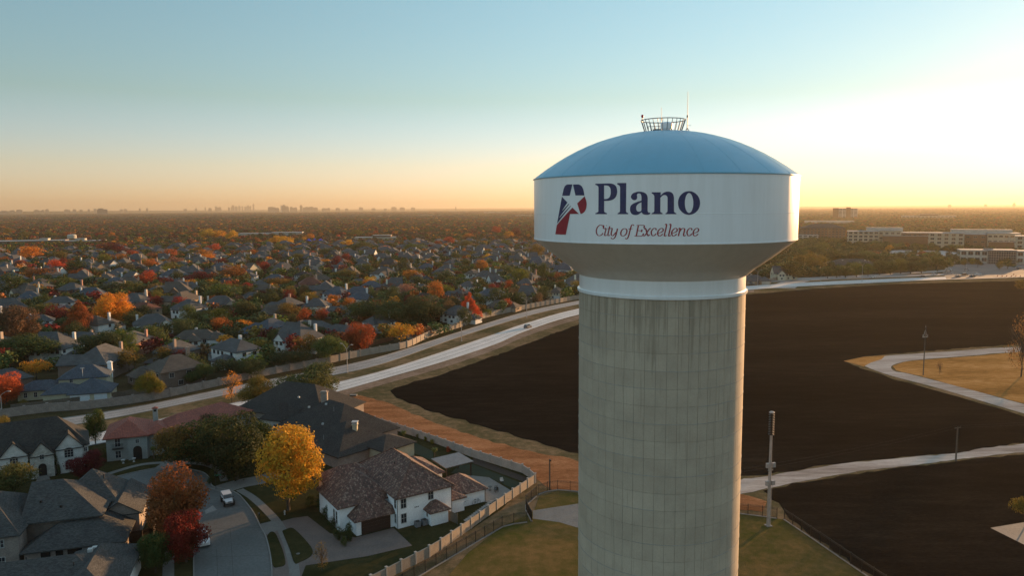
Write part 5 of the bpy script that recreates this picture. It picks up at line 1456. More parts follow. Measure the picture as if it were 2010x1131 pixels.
for k in range(11): bl.tube([(1.2 + .2 * k, -.55, 2.75), (1.2 + .2 * k, -.55, 3.7)], .02, 4)
bl.tube([(1.15, -.55, 3.7), (3.25, -.55, 3.7)], .03, 4); bl.tube([(1.15, -.55, 2.75), (3.25, -.55, 2.75)], .03, 4); bl.box(1.1, -.6, 2.66, 3.3, 0, 2.74)
bl.tube([(1.15, -.55, 3.7), (1.15, 0, 3.7)], .03, 4); bl.tube([(3.25, -.55, 3.7), (3.25, 0, 3.7)], .03, 4)
bl.build('balcony', M_METAL, h7.t)
cm = MB().box(-.5, -.45, -2.0, .5, .45, 2.2); cm.build('chimney', M_GSTUC, hr, loc=(9.3, 7.6, 6.8))
MB().box(-.28, -.47, 1.4, .28, -.44, 1.9).build('flue_opening', M_DARK, hr, loc=(9.3, 7.6, 6.8))
pc = MB(); roof_block(pc, MB(), -.5, -.45, .5, .45, 2.25, .6, .15, 'hip', th=.08); pc.build('chimney_cap', M_REDTILE, hr, loc=(9.3, 7.6, 6.8))

# --- dark hip roofed house
h6 = Near('house', 'brown house with vast dark hip roof, brick chimney and tall cream chimney', (-56.0, 176.5), 0)
F1, F2, F3 = (0, 0, -22), (13, -6, -42), (21.5, -14.5, -42)
h6.block(-13, -2, 13, 15, 4.9, .66, 'hip', M_PBRICK, fr=F1)
h6.block(-9, -8.5, 14, 8.5, 3.6, .66, 'hip', M_PBRICK, fr=F2)
h6.block(-8, -11, 7.5, 4.5, 3.0, .55, 'hip', M_PBRICK, fr=F3)
h6.block(4.8, -3.2, 12.5, 5.2, 3.3, .42, 'hip', M_CREAM, fr=F3)
h6.block(-2.5, -5.0, 3.0, 3, 4.6, .9, 'hip', M_STONE, fr=F1, axis='y')
h6.block(3.6, -3.6, 7.4, 2, 4.2, 1.1, 'hip', M_STONE, fr=F1)
hr = h6.finish(M_SH_BLACK)
for x, y in ((-1.2, -5.0), (1.4, -5.0), (5.5, -3.6), (-6, -2), (-9, -2)): h6.win('S', x, y, .9, 1.1, 2.2, grid=(2, 3), fr=F1)
MB().box(-.75, -.55, -3, .75, .55, 1.9).box(-.9, -.7, 1.9, .9, .7, 2.05).box(-.6, -.45, 2.05, .6, .45, 2.25).build('chimney', M_PBRICK, hr, loc=(10.4, -1.5, 8.0))
MB().box(-.5, -.5, -3, .5, .5, 2.9).box(-.66, -.66, 2.9, .66, .66, 3.05).build('chimney', M_CREAM, hr, loc=(21.3, -18.3, 3.9))
MB().box(-.55, -.55, 0, -.38, .55, .45).box(.38, -.55, 0, .55, .55, .45).box(-.2, -.55, 0, .2, .55, .45).box(-.66, -.66, .45, .66, .66, .6).build('chimney_cap', M_WFRAME, hr, loc=(21.3, -18.3, 6.95))
for p in ((4.5, -2.5, 9.0), (8.6, -8.6, 8.2), (12.5, -8.3, 8.8), (17.6, -11.5, 7.4), (13.2, -14.5, 5.9)): MB().box(-.22, -.22, -.2, .22, .22, .14).build('roof_vent', M_WFRAME, hr, loc=p)
for p in ((15.0, -11.2, 8.1), (16.8, -9.7, 8.3), (19.5, -20.5, 4.9), (15.0, -21.0, 4.6)): MB().lathe([(.07, -.3), (.07, .75), (.01, .77)], 8).build('roof_pipe', M_ACGREY, hr, loc=p)

# --- blue roofed cream house beyond the wall
bx, by = ground_at(118, 795)
h5 = Near('house', 'cream house with blue grey roofs and two white garage doors behind the brick wall', (bx, by), 18)
h5.block(2.2, 0, 12.6, 9.5, 3.0, .62, 'hip', M_CREAM, axis='x')
h5.block(-4.5, 1.6, 4.5, 9, 3.1, .55, 'hip', M_CREAM, axis='x')
h5.block(-2.2, 9.0, 10.2, 18, 5.7, .62, 'hip', M_CREAM, axis='x')
h5.block(-12.5, 8.2, -1.5, 15.2, 3.15, .55, 'hip', M_CREAM, axis='x')
hr = h5.finish(M_SH_BLUE)
link_mesh('garage_door', garage_mesh(4.7, 2.2), h5.t, (5.0, 0, 0), 0, color=(.55, .58, .62))
link_mesh('garage_door', garage_mesh(3.0, 2.2), h5.t, (10.2, 0, 0), 0, color=(.55, .58, .62))
for a in (('S', -10.5, 8.2, .8), ('S', -8, 8.2, .8), ('S', -5.5, 8.2, .8), ('S', 1.0, 9, 4.1), ('E', 10.2, 13, 4.0), ('W', -2.2, 12, 4.0)): h5.win(*a)
MB().box(-.6, -.45, -2, .6, .45, 2.5).box(-.75, -.6, 2.5, .75, .6, 2.65).box(-.4, -.3, 2.65, .4, .3, 2.95).build('chimney', M_WSTUC, hr, loc=(9.8, 16.6, 5.5))
MB().tube([(0, 0, -.8), (0, 0, 2.2)], .07, 6).box(-.5, -.06, 2.1, .5, .06, 2.3).build('roof_pipe', M_WFRAME, hr, loc=(4.0, 9.2, 6.0))

# --- pergola, fences and yard things
pg = [(-13.3, 141.1), (-8.1, 144.7), (-11.4, 149.3), (-15.5, 145.2)]
cx, cy = sum(p[0] for p in pg) / 4, sum(p[1] for p in pg) / 4
t = thing('pergola', 'dark roofed garden pergola on timber posts behind the villa', 'pergola', (cx, cy, 0), math.radians(36))
def loc36(p):
    dx, dy = p[0] - cx, p[1] - cy; a = math.radians(-36)
    return (dx * math.cos(a) - dy * math.sin(a), dx * math.sin(a) + dy * math.cos(a))
L4 = [loc36(p) for p in pg]
for p in L4: MB().box(p[0] * .88 - .1, p[1] * .88 - .1, 0, p[0] * .88 + .1, p[1] * .88 + .1, 2.9).build('post', M_DKWOOD, t)
x0, x1, y0, y1 = min(p[0] for p in L4) - .1, max(p[0] for p in L4) + .1, min(p[1] for p in L4), max(p[1] for p in L4)
MB().add([(x0, y0, 2.92), (x1, y0, 2.92), (x1, y1, 3.25), (x0, y1, 3.25), (x0, y0, 3.04), (x1, y0, 3.04), (x1, y1, 3.37), (x0, y1, 3.37)], [(0, 3, 2, 1), (4, 5, 6, 7), (0, 1, 5, 4), (1, 2, 6, 5), (2, 3, 7, 6), (3, 0, 4, 7)]).build('canopy', M_ACGREY, t)
for k in range(9):
    xx = x0 + .3 + (x1 - x0 - .6) * k / 8
    MB().box(xx - .04, y0 + .05, 2.72, xx + .04, y1 - .05, 2.9).build('rafter', M_DKWOOD, t)

M_FENCEC = mat('precast_fence_panel', (0.30, 0.255, 0.21), (0.24, 0.205, 0.17), 0.5, 0.9, bump=.2, fine=12)
M_FENCEP = mat('pale_fence_panel', (0.33, 0.31, 0.285), (0.27, 0.255, 0.235), 0.5, 0.9, fine=12)
M_CEDAR = mat('red_cedar_boards', (0.16, 0.075, 0.04), (0.12, 0.055, 0.03), 1.0, 0.8, fine=10)
M_WOODG = mat('grey_wood_boards', (0.15, 0.12, 0.095), (0.11, 0.09, 0.072), 0.8, 0.9, fine=10)
def arc_points(line, step):
    out = [Vector(line[0])]; acc = 0
    for i in range(len(line) - 1):
        a, b = Vector(line[i]), Vector(line[i + 1]); L = (b - a).length
        d = step - acc
        while d <= L:
            out.append(a.lerp(b, d / L)); d += step
        acc = (acc + L) % step if L < step - acc or True else 0
        acc = L - (d - step)
    return out
PANEL_MESH = {}
def panel_wall(name, label, cat, line, step, h, m, mp=None, th=.14, post=.34, cap=True, group=None):
    """wall of posts with panels between: every post and panel a part"""
    P = arc_points(line, step)
    t = thing(name, label, cat, (P[0].x, P[0].y, 0), 0, group)
    mp = mp or m
    key = (name, step, h, m.name, th)
    if key not in PANEL_MESH:
        pm = MB().box(-step / 2 + post / 2, -th / 2, 0, step / 2 - post / 2, th / 2, h - .1)
        if cap: pm.box(-step / 2 + post / 2, -th / 2 - .04, h - .1, step / 2 - post / 2, th / 2 + .04, h)
        po = MB().box(-post / 2, -post / 2, 0, post / 2, post / 2, h + .16)
        if cap: po.box(-post / 2 - .06, -post / 2 - .06, h + .16, post / 2 + .06, post / 2 + .06, h + .25)
        PANEL_MESH[key] = (pm.mesh('panel', m), po.mesh('post', mp))
    pm, po = PANEL_MESH[key]
    n = 0
    for i, p in enumerate(P):
        link_mesh('post', po, t, (p.x - P[0].x, p.y - P[0].y, 0), math.atan2((P[min(i + 1, len(P) - 1)] - P[max(i - 1, 0)]).y, (P[min(i + 1, len(P) - 1)] - P[max(i - 1, 0)]).x))
        if i < len(P) - 1:
            q = P[i + 1]; c = (p + q) / 2
            o = link_mesh('panel', pm, t, (c.x - P[0].x, c.y - P[0].y, 0), math.atan2(q.y - p.y, q.x - p.x))
            o.scale = ((q - p).length / step, 1, 1)
            n += 1
    return t
wall_l = smooth_line(pxp([(-200, 850), (23, 818.4), (85, 810), (180, 802.5), (291, 787.7), (361, 773), (420, 760), (482, 746), (571, 728), (649, 713)]), 8)
wall_r = smooth_line(pxp([(649, 713), (698, 702), (745, 693), (800, 682), (841, 663), (908, 641), (942, 627), (997, 614), (1047, 604), (1096, 595), (1137, 587.5), (1300, 563)]), 8)
panel_wall('boundary_wall', 'long brick boundary wall beside the road in the shaded left half', 'wall', wall_l, 5.2, 2.3, M_PBRICK, th=.2, post=.5)
panel_wall('boundary_wall', 'sunlit tan panel wall along the road from the dark trees to the tower', 'wall', wall_r, 4.6, 2.5, M_FENCEC, th=.18, post=.42)
panel_wall('boundary_wall', 'low tan wall in front of the houses right of the tower', 'wall', smooth_line(pxp([(1478, 560), (1525, 550), (1571, 544.5)]), 4), 5.5, 2.2, M_FENCEC, th=.18, post=.4)
# villa fences
fA = pxp([(773, 1131), (853, 1089), (922, 1040), (982, 996), (1051, 948)]); fA[0] = (fA[0][0] - (fA[1][0] - fA[0][0]) * 1.2, fA[0][1] - (fA[1][1] - fA[0][1]) * 1.2)
panel_wall('panel_fence', 'pale precast fence running diagonally right of the white villa', 'fence', fA, 2.95, 1.75, M_FENCEC, M_FENCEP, th=.1, post=.26)
fB = pxp([(1051, 948), (1029, 930), (927, 898), (860, 873), (798, 852), (704, 822), (672, 812)])
panel_wall('panel_fence', 'pale fence between the villa gardens and the orange dry grass', 'fence', fB, 3.0, 1.75, M_FENCEP, th=.1, post=.26)
def board_fence(name, label, line, h, m, bw=.15, posts=2.4):
    P = arc_points(line, posts)
    t = thing(name, label, 'fence', (P[0].x, P[0].y, 0))
    bm_ = MB()
    for i in range(len(P) - 1):
        a, b = P[i], P[i + 1]; L = (b - a).length; n = max(1, int(L / bw)); d = (b - a) / n
        for k in range(n):
            q0 = a + d * (k + .05) - P[0]; q1 = a + d * (k + .95) - P[0]
            bm_.obox(q0, q1, .03, .05, h + random.uniform(-.015, .015))
    o = bm_.build('boards', m, t); o['kind'] = 'stuff'
    for p in P:
        q = p - P[0]; MB().box(q.x - .06, q.y - .06, 0, q.x + .06, q.y + .06, h + .06).build('post', m, t)
    for z in (.35, h - .3):
        for i in range(len(P) - 1):
            MB().obox(P[i] - P[0], P[i + 1] - P[0], .09, z, z + .09).build('rail', m, t)
    return t
board_fence('wood_fence', 'brown board gate fence between villa bay and pale fence', pxp([(880, 1022), (912, 1036)]), 1.8, M_WOODG)
board_fence('wood_fence', 'red brown slatted screen at the patio of the dark roofed house', pxp([(712, 846), (752, 836)]), 2.0, M_CEDAR)
board_fence('wood_fence', 'dark brown board fence behind the brick wall below the blue roofs', pxp([(22, 808), (115, 797), (200, 787), (291, 773), (340, 762)]), 1.9, M_WOODG)
board_fence('wood_fence', 'dark fence beside the grey roofed house at lower left', pxp([(248, 1068), (300, 1060), (308, 1030)]), 1.9, M_DKWOOD)
board_fence('wood_fence', 'sunlit timber railing beside the orange red tree', pxp([(712, 684), (775, 668)]), 1.9, M_CEDAR)

def iron_fence(label, line, h=1.9, step=2.4, picket=.12):
    P = arc_points(line, step)
    t = thing('iron_fence', label, 'fence', (P[0].x, P[0].y, 0), 0, 'black iron fences round the tower compound')
    pk = MB()
    for i in range(len(P) - 1):
        a, b = P[i] - P[0], P[i + 1] - P[0]
        n = int((b - a).length / picket)
        for k in range(1, n):
            q = a.lerp(b, k / n); pk.box(q.x - .012, q.y - .012, .1, q.x + .012, q.y + .012, h)
        for z in (.18, h - .25, h - .02): MB().obox(a, b, .035, z, z + .04).build('rail', M_METAL, t)
    o = pk.build('pickets', M_METAL, t); o['kind'] = 'stuff'
    for p in P:
        q = p - P[0]; MB().box(q.x - .045, q.y - .045, 0, q.x + .045, q.y + .045, h + .12).build('post', M_METAL, t)
    kb = MB()
    for i in range(len(P) - 1): kb.obox(P[i] - P[0], P[i + 1] - P[0], .3, -.02, .14)
    kb.build('concrete_footing', M_KERB, t)
    return t
l1 = pxp([(825, 1131), (941, 1062), (992, 1032), (1044, 1025)]); l1[0] = (l1[0][0] - (l1[1][0] - l1[0][0]) * .6, l1[0][1] - (l1[1][1] - l1[0][1]) * .6)
iron_fence('black iron fence beside the pale diagonal fence', l1)
iron_fence('black iron fence turning by the compound drive', pxp([(1044, 1025), (1029, 996), (1056, 972)]))
iron_fence('black iron fence behind the compound drive left of the tower', pxp([(1056, 972), (1085, 962), (1138, 966), (1300, 988)]))
iron_fence('black iron fence behind the siren pole', pxp([(1440, 1008), (1490, 1014), (1539, 1021)]))
iron_fence('black iron fence running to the bottom right beside the dark soil', pxp([(1539, 1021), (1600, 1062), (1690, 1124), (1760, 1170)]))

# garden plants by the villa and other low shrubs
M_HEDGE = leaf_mat('hedge_foliage')
def shrub(px, py, w, h, tint, label, name='shrub', xy=None):
    x, y = xy or ground_at(px, py)
    t = thing(name, label, 'shrub', (x, y, 0), random.uniform(0, 6), 'garden shrubs')
    c = TINTS[tint]
    o = link_mesh('foliage', CROWN[('mid', 'round', random.randrange(3))], t, (0, 0, -h * .22), color=c)
    o.scale = (w, w, h * 1.22)
    MB().tube([(0, 0, 0), (0, 0, h * .4)], .05, 5).build('stem', M_BARK, t)
    return t
for a in [(640, 1020, 2.2, 2.8, 'dark', 'dark bush at the front corner of the villa'), (652, 1038, 1.8, 2.2, 'dark', 'dark bush left of the villa garage bed'),
          (664, 1060, 2.0, 2.6, 'dark', 'leafy bush in the kerbed bed before the villa garage'), (684, 1062, 2.4, 3.2, 'dark', 'tall bush against the left side of the garage door'),
          (676, 1072, 1.5, 1.6, 'green', 'small bush at the tip of the kerbed bed'), (632, 1003, 2.6, 3.4, 'dark', 'large dark bush beside the left villa wing'),
          (238, 897, 2.2, 1.9, 'rust', 'low rust coloured bush before the red tiled house'), (262, 899, 1.6, 1.2, 'green', 'small green bush beside the entry of the red tiled house'),
          (420, 940, 2.0, 2.6, 'dark', 'dark bush on the planted island by the street sign'), (412, 950, 1.4, 1.8, 'dark', 'small dark bush at the island tip'),
          (880, 888, 1.4, 1.5, 'red', 'red leaved bush behind the villa roof'), (895, 884, 1.2, 1.3, 'lime', 'yellow green bush beside the garden palm'),
          (848, 872, 1.3, 1.2, 'lime', 'yellow green bush at the garden fence'), (835, 866, 1.2, 1.2, 'lime', 'small pale bush at the garden fence'), (820, 860, 1.1, 1.2, 'green', 'green bush nearest the patio at the garden fence'),
          (110, 960, 2.0, 1.6, 'dark', 'low dark hedge below the right gable window'), (130, 955, 2.0, 1.5, 'dark', 'low dark hedge below the maroon tree'), (45, 800, 3.5, 2.2, 'olive', 'olive hedge behind the brick wall at left'),
          (610, 995, 2.4, 2.2, 'dark', 'dark bush under the golden yellow tree'), (10, 960, 3.5, 2.6, 'green', 'green hedge at the left edge below the white gables'), (300, 1085, 2.6, 2.6, 'dark', 'dark bush by the driveway at lower left')]:
    shrub(*a)
for px, py, lb in ((57, 940, 'slim dark cypress left of the stone entry'), (112, 932, 'slim dark cypress right of the stone entry')):
    x, y = ground_at(px, py)
    t = thing('cypress', lb, 'tree', (x, y, 0), 0, 'cypresses at the stone entry')
    o = link_mesh('crown', CROWN[('mid', 'cone', 1)], t, (0, 0, -.5), color=TINTS['dark']); o.scale = (1.5, 1.5, 5.6)
    MB().tube([(0, 0, 0), (0, 0, 3)], .06, 5).build('trunk', M_BARK, t)
def palm(px, py, h, label):
    x, y = ground_at(px, py)
    t = thing('palm_tree', label, 'tree', (x, y, 0), 0, 'small garden palms')
    MB().tube([(0, 0, 0), (.05, 0, h * .6), (0, .03, h)], .12, 7, r1=.09).build('trunk', M_BARK, t)
    fr = MB()
    for k in range(26):
        a = 2.4 * k; e = .9 - 1.3 * (k / 26); L = .9
        pts = [Vector((L * q * math.cos(a) * math.cos(e - q * .9), L * q * math.sin(a) * math.cos(e - q * .9), h + L * q * math.sin(e - q * .7))) for q in (0, .4, .75, 1)]
        n = Vector((-math.sin(a), math.cos(a), 0))
        vs = []
        for q, wd in zip(pts, (.04, .16, .12, .01)): vs += [q - n * wd, q + n * wd - Vector((0, 0, .0))]
        fr.add(vs, [(0, 1, 3, 2), (2, 3, 5, 4), (4, 5, 7, 6)])
    o = fr.build('fronds', M_LEAF, t, color=TINTS['green'], uv=False); o['kind'] = 'stuff'
palm(302, 902, 2.6, 'small palm right of the arched entry of the red tiled house')
palm(212, 902, 2.2, 'small palm left of the balcony of the red tiled house')
palm(853, 905, 2.6, 'palm behind the villa roof beside the pergola')
palm(792, 868, 2.4, 'small palm at the garden fence near the patio')

def ordinal(n): return ['first', 'second', 'third', 'fourth', 'fifth', 'sixth', 'seventh', 'eighth', 'ninth', 'tenth', 'eleventh', 'twelfth', 'thirteenth', 'fourteenth'][n - 1] if n <= 14 else str(n) + 'th'
# ------------------------------------------------------------------ street lamps, poles, siren
M_POLE = mat('pale_painted_steel', (0.36, 0.34, 0.33), (0.30, 0.285, 0.275), 1.5, 0.5, metal=.2)
M_WPOLE = mat('weathered_wood_pole', (0.12, 0.095, 0.075), (0.09, 0.07, 0.055), 1.5, 0.9)
M_LENS = mat('lamp_lens', (0.5, 0.5, 0.48), (0.45, 0.45, 0.43), 1, 0.3)
def street_lamp(px, py, hpx, rz, label, twin=True):
    x, y = ground_at(px, py); h = hpx * math.hypot(x, y) / FPX
    t = thing('street_lamp', label, 'street lamp', (x, y, 0), math.radians(rz), 'lamps along the divided road')
    MB().lathe([(.24, 0), (.24, .25), (.13, .3), (.075, h * .8)], 10).build('pole', M_POLE, t)
    MB().box(-.3, -.3, 0, .3, .3, .12).build('base', M_KERB, t)
    for s in ((-1, 1) if twin else (1,)):
        MB().tube([(0, 0, h * .78), (s * .5, 0, h * .86), (s * 1.6, 0, h * .965), (s * 2.1, 0, h * .985)], .055, 6).build('arm', M_POLE, t)
        hd = MB().box(s * 2.0 if s > 0 else s * 2.75, -.16, h * .97, s * 2.75 if s > 0 else s * 2.0, .16, h * .97 + .14).build('lamp_head', M_POLE, t)
        MB().box(s * 2.1 if s > 0 else s * 2.65, -.12, h * .97 - .05, s * 2.65 if s > 0 else s * 2.1, .12, h * .97 - .002).build('lens', M_LENS, hd)
    return t
street_lamp(682, 732, 58, -30, 'twin armed lamp nearest the round green tree on the median')
street_lamp(906, 670, 49, -22, 'twin armed lamp on the median before the cone shaped red tree')
street_lamp(1034, 624, 41, -15, 'twin armed lamp on the median nearest the tower')
street_lamp(1487, 560, 30, -10, 'twin armed lamp just right of the tower collar')
street_lamp(1692, 553, 35, -10, 'twin armed lamp before the row of trees at right')
street_lamp(4, 812, 38, 0, 'single lamp at the left edge before the bright red tree', twin=False)
street_lamp(1897, 533, 26, 0, 'small twin lamp before the white office')
street_lamp(1611, 553, 14, 0, 'low single lamp at the side road right of the tower', twin=False)

x, y = ground_at(1508, 1033)
HS = 19.9
t = thing('warning_siren', 'tall pale warning siren pole with stacked horns in the compound', 'siren', (x, y, 0), math.radians(15))
MB().lathe([(.30, 0), (.28, 4), (.20, HS - 4)], 12, cap=True).build('pole', M_POLE, t)
MB().box(-.5, -.5, -.01, .5, .5, .15).build('base', M_KERB, t)
for k in range(9):
    z = HS - 3.95 + k * .42
    MB().lathe([(.12, z + .22), (.46, z + .05), (.48, z + .0), (.46, z - .03), (.12, z + .14)], 18).build('horn', M_METAL, t)
MB().lathe([(.13, HS - 4.1), (.13, HS - .1)], 10).build('core', M_METAL, t)
MB().lathe([(.45, HS - .2), (.45, HS - .1), (.3, HS), (.01, HS + .04)], 18).build('cap', M_POLE, t)
for z in (10.3, 7.2):
    MB().box(-.85, -.34, z, -.22, .02, z + .78).build('cabinet', M_POLE, t)
    MB().box(.22, -.34, z + .0, .85, .02, z + .78).build('cabinet', M_POLE, t)
    MB().obox((-.5, -.12), (.5, -.12), .08, z - .55, z - .47).build('bracket', M_POLE, t)
    for s in (-.42, .42): MB().tube([(s, -.12, z - .5), (s, -.12, z)], .035, 5).build('conduit', M_POLE, t)
for s in (-.38, .36): MB().tube([(s, -.12, .1), (s, -.12, 6.7)], .035, 5).build('conduit', M_POLE, t)

def wood_pole(px, py, hpx, label, style):
    x, y = ground_at(px, py); h = hpx * math.hypot(x, y) / FPX
    t = thing('utility_pole', label, 'utility pole', (x, y, 0), math.radians(20))
    MB().lathe([(.17, 0), (.13, h * .96), (.01, h * .965)], 8).build('pole', M_WPOLE, t)
    if style == 'frame':
        MB().obox((-1.1, 0), (1.1, 0), .12, h * .76, h * .78).build('crossarm', M_POLE, t)
        MB().tube([(-.75, 0, h * .79), (.05, 0, h * .93), (.45, 0, h * .80)], .07, 6).build('brace', M_POLE, t)
        MB().tube([(0, 0, h * .95), (-.05, 0, h)], .08, 6, r1=.03).build('insulator', M_POLE, t)
        for s in (-1, 1): MB().lathe([(.05, h * .78), (.08, h * .80), (.05, h * .82)], 8, cx=s).build('insulator', M_POLE, t)
    elif style == 'arm':
        MB().obox((-.9, 0), (.9, 0), .1, h * .93, h * .95).build('crossarm', M_WPOLE, t)
        for s in (-.8, 0.05, .8): MB().lathe([(.04, h * .95), (.06, h * .97), (.03, h * .985)], 8, cx=s).build('insulator', M_METAL, t)
    else:
        MB().box(-.12, -.5, h * .95, .12, .1, h).build('lamp_head', M_METAL, t)
    return t, h
wood_pole(1812, 737, 88, 'utility pole with white triangular bracket inside the tan meadow', 'frame')
p2, h2 = wood_pole(1876, 906, 63, 'thin dark utility pole on the pale path at right', 'arm')
wood_pole(1079, 962, 64, 'thin dark mast at the orange strip left of the tower', 'lamp')
tree_px(1844, 736, 24, 11, 'brown', bare=True, label='tiny bare shrub right of the bracketed utility pole')
tree_px(2004, 740, 100, 60, 'brown', bare=True, label='large bare tree cut off by the right edge')
tree_px(2012, 1035, 60, 40, 'olive', label='olive tree at the right edge above the concrete pad')
wx, wy = ground_at(1876, 906)
pth = []
for (qx, qy) in ((wx - 95, wy - 38), (wx, wy), (wx + 110, wy + 30)):
    pth.append((qx, qy))
wb = MB()
for i in range(2):
    a, b = pth[i], pth[i + 1]
    for s in (-.7, .7):
        wb.tube([(a[0] + (b[0] - a[0]) * k / 12, a[1] + (b[1] - a[1]) * k / 12 + s, h2 * .97 - 1.6 * (1 - (2 * k / 12 - 1) ** 2)) for k in range(13)], .012, 3)
o = wb.build('power_lines', M_METAL, uv=False)
tag(o, 'thin sagging power lines over the dark soil from the path pole', 'power line')

# ------------------------------------------------------------------ vehicles
M_TYRE = mat('black_rubber', (0.012, 0.012, 0.012), (0.02, 0.02, 0.02), 3, 0.9)
M_RIM = mat('alloy_rim', (0.3, 0.3, 0.31), (0.22, 0.22, 0.23), 3, 0.35, metal=.7)
M_CGLASS = mat('tinted_car_glass', (0.012, 0.014, 0.018), (0.018, 0.02, 0.026), 2, 0.05, spec=.8)
M_HEAD = mat('headlight_glass', (0.55, 0.56, 0.58), (0.5, 0.5, 0.52), 2, 0.15, spec=.7)
M_TAIL = mat('tail_light', (0.25, 0.01, 0.01), (0.2, 0.01, 0.01), 2, 0.2, spec=.6)
M_BPLAST = mat('black_plastic', (0.018, 0.018, 0.019), (0.025, 0.025, 0.026), 2, 0.7)
def paint():
    m, nt, b = new_mat('car_paint')
    oi = nt.nodes.new('ShaderNodeObjectInfo')
    nt.links.new(oi.outputs['Color'], b.inputs['Base Color'])
    b.inputs['Roughness'].default_value = 0.32
    b.inputs['Coat Weight'].default_value = 0.8
    b.inputs['Coat Roughness'].default_value = 0.08
    return m
M_PAINT = paint()
def section_body(stations):
    """stations: (x, half width, z0, z1) joined front to back with chamfered shoulders"""
    vs, fs = [], []
    for x, w, z0, z1 in stations:
        c = min(.12, (z1 - z0) * .3)
        vs += [(x, -w * .94, z0), (x, -w, z0 + c), (x, -w, z1 - c), (x, -w + c * .9, z1), (x, w - c * .9, z1), (x, w, z1 - c), (x, w, z0 + c), (x, w * .94, z0)]
    n = 8
    for i in range(len(stations) - 1):
        for k in range(n):
            a, b = i * n + k, i * n + (k + 1) % n
            fs.append((a, b, b + n, a + n))
    fs.append(tuple(range(n))[::-1]); fs.append(tuple((len(stations) - 1) * n + k for k in range(n)))
    return vs, fs
def make_wheel(t, x, y, r=.34, w=.22):
    prof = [(r * .62, -w / 2), (r * .95, -w / 2), (r, -w / 4), (r, w / 4), (r * .95, w / 2), (r * .62, w / 2)]
    m = MB(); m.lathe(prof, 16); m.v = [(vx, vz, vy) for vx, vy, vz in m.v]
    wv_ = m.build('wheel', M_TYRE, t, loc=(x, y, r), uv=False)
    m = MB(); m.lathe([(.01, -w * .42), (r * .3, -w * .45), (r * .62, -w * .38), (r * .62, w * .38), (r * .3, w * .45), (.01, w * .42)], 12); m.v = [(vx, vz, vy) for vx, vy, vz in m.v]
    m.build('rim', M_RIM, wv_, uv=False)
CARP = {}
def car(px, py, rz, kind, color, label, group='cars on the divided road', xy=None):
    x, y = xy or ground_at(px, py)
    if kind in CARP:
        t = copy_tree(CARP[kind])
        t.location = (x, y, 0.03); t.rotation_euler = (0, 0, math.radians(rz))
        tag(t, label, 'car', group)
    else:
        t = thing('parked_car' if 0 else 'car', label, 'car', (x, y, 0.03), math.radians(rz), group)
        CARP[kind] = t
        if kind == 'sedan':
            vs, fs = section_body([(-2.3, .72, .38, .72), (-2.2, .86, .25, .92), (-1.2, .91, .2, .98), (0, .92, .2, .96), (1.2, .91, .2, .90), (2.1, .84, .24, .76), (2.32, .68, .34, .62)])
            MB().add(vs, fs).build('body', M_PAINT, t, smooth=False)
            cab = [(-1.85, .72, .95, .97), (-1.15, .66, .94, 1.40), (-.2, .65, .94, 1.46), (.35, .66, .92, 1.40), (1.25, .74, .88, .92)]
            vs, fs = section_body(cab); MB().add(vs, fs).build('cabin_glass', M_CGLASS, t)
            MB().box(-1.12, -.58, 1.415, .3, .58, 1.475).build('car_roof', M_PAINT, t)
            wl = ((1.4, .34), (-1.35, .34)); yy = .82; fx, bx_ = 2.24, -2.26; hz_ = .62
        else:
            vs, fs = section_body([(-2.35, .78, .45, 1.0), (-2.3, .92, .32, 1.12), (-1.2, .95, .28, 1.12), (0, .95, .28, 1.10), (1.2, .95, .28, 1.06), (2.15, .9, .32, .98), (2.36, .76, .42, .84)])
            MB().add(vs, fs).build('body', M_PAINT, t)
            cab = [(-2.25, .78, 1.08, 1.14), (-2.05, .74, 1.08, 1.66), (-.2, .74, 1.08, 1.74), (.45, .74, 1.06, 1.66), (1.2, .8, 1.02, 1.08)]
            vs, fs = section_body(cab); MB().add(vs, fs).build('cabin_glass', M_CGLASS, t)
            MB().box(-2.0, -.66, 1.69, .42, .66, 1.76).build('car_roof', M_PAINT, t)
            wl = ((1.45, .38), (-1.45, .38)); yy = .86; fx, bx_ = 2.28, -2.33; hz_ = .82
        for wx_, r in wl:
            for s in (-1, 1): make_wheel(t, wx_, s * yy, r)
        for s in (-1, 1):
            MB().box(fx - .12, s * .6 - .18, hz_ - .08, fx + .06, s * .6 + .18, hz_ + .08).build('headlight', M_HEAD, t)
            MB().box(bx_ - .04, s * .62 - .16, hz_ + .0, bx_ + .1, s * .62 + .16, hz_ + .16).build('tail_light', M_TAIL, t)
            MB().box(.75, s * .98 - .08, .98, .92, s * .98 + .08, 1.1).build('wing_mirror', M_BPLAST, t)
        MB().box(fx - .05, -.4, .42, fx + .07, .4, .6).build('grille', M_BPLAST, t)
    for c in t.children:
        if c.name.startswith(('body', 'car_roof')): c.color = (*color, 1)
    return t
WH, SV, BK, DG, RD = (.62, .63, .65), (.3, .31, .33), (.02, .02, .022), (.07, .075, .08), (.2, .02, .02)
car(1036, 644, 60, 'suv', DG, 'dark car driving alone on the pale lanes left of the tower')
car(406, 1068, -62, 'suv', WH, 'white car at the kerb half hidden by the small red tree', 'parked cars on the cul-de-sac', xy=(-50.6, 115.2))
car(1712, 545, 8, 'sedan', WH, 'white car on the far lanes below the street tree row')
car(1812, 544.5, 6, 'sedan', BK, 'dark car left of the crossing on the near lanes')
car(1834, 539, 6, 'sedan', SV, 'grey car on the far lanes left of the crossing')
car(1861, 531, -30, 'suv', WH, 'white car waiting highest at the crossing')
car(1864, 537, -25, 'suv', SV, 'silver car below the white car at the crossing')
car(1880, 544, 6, 'sedan', DG, 'dark low car in front of the crossing')
car(1894, 540.5, 6, 'suv', BK, 'black car in the middle of the crossing')
car(1897, 531, -20, 'suv', SV, 'grey car behind the crossing before the white office')
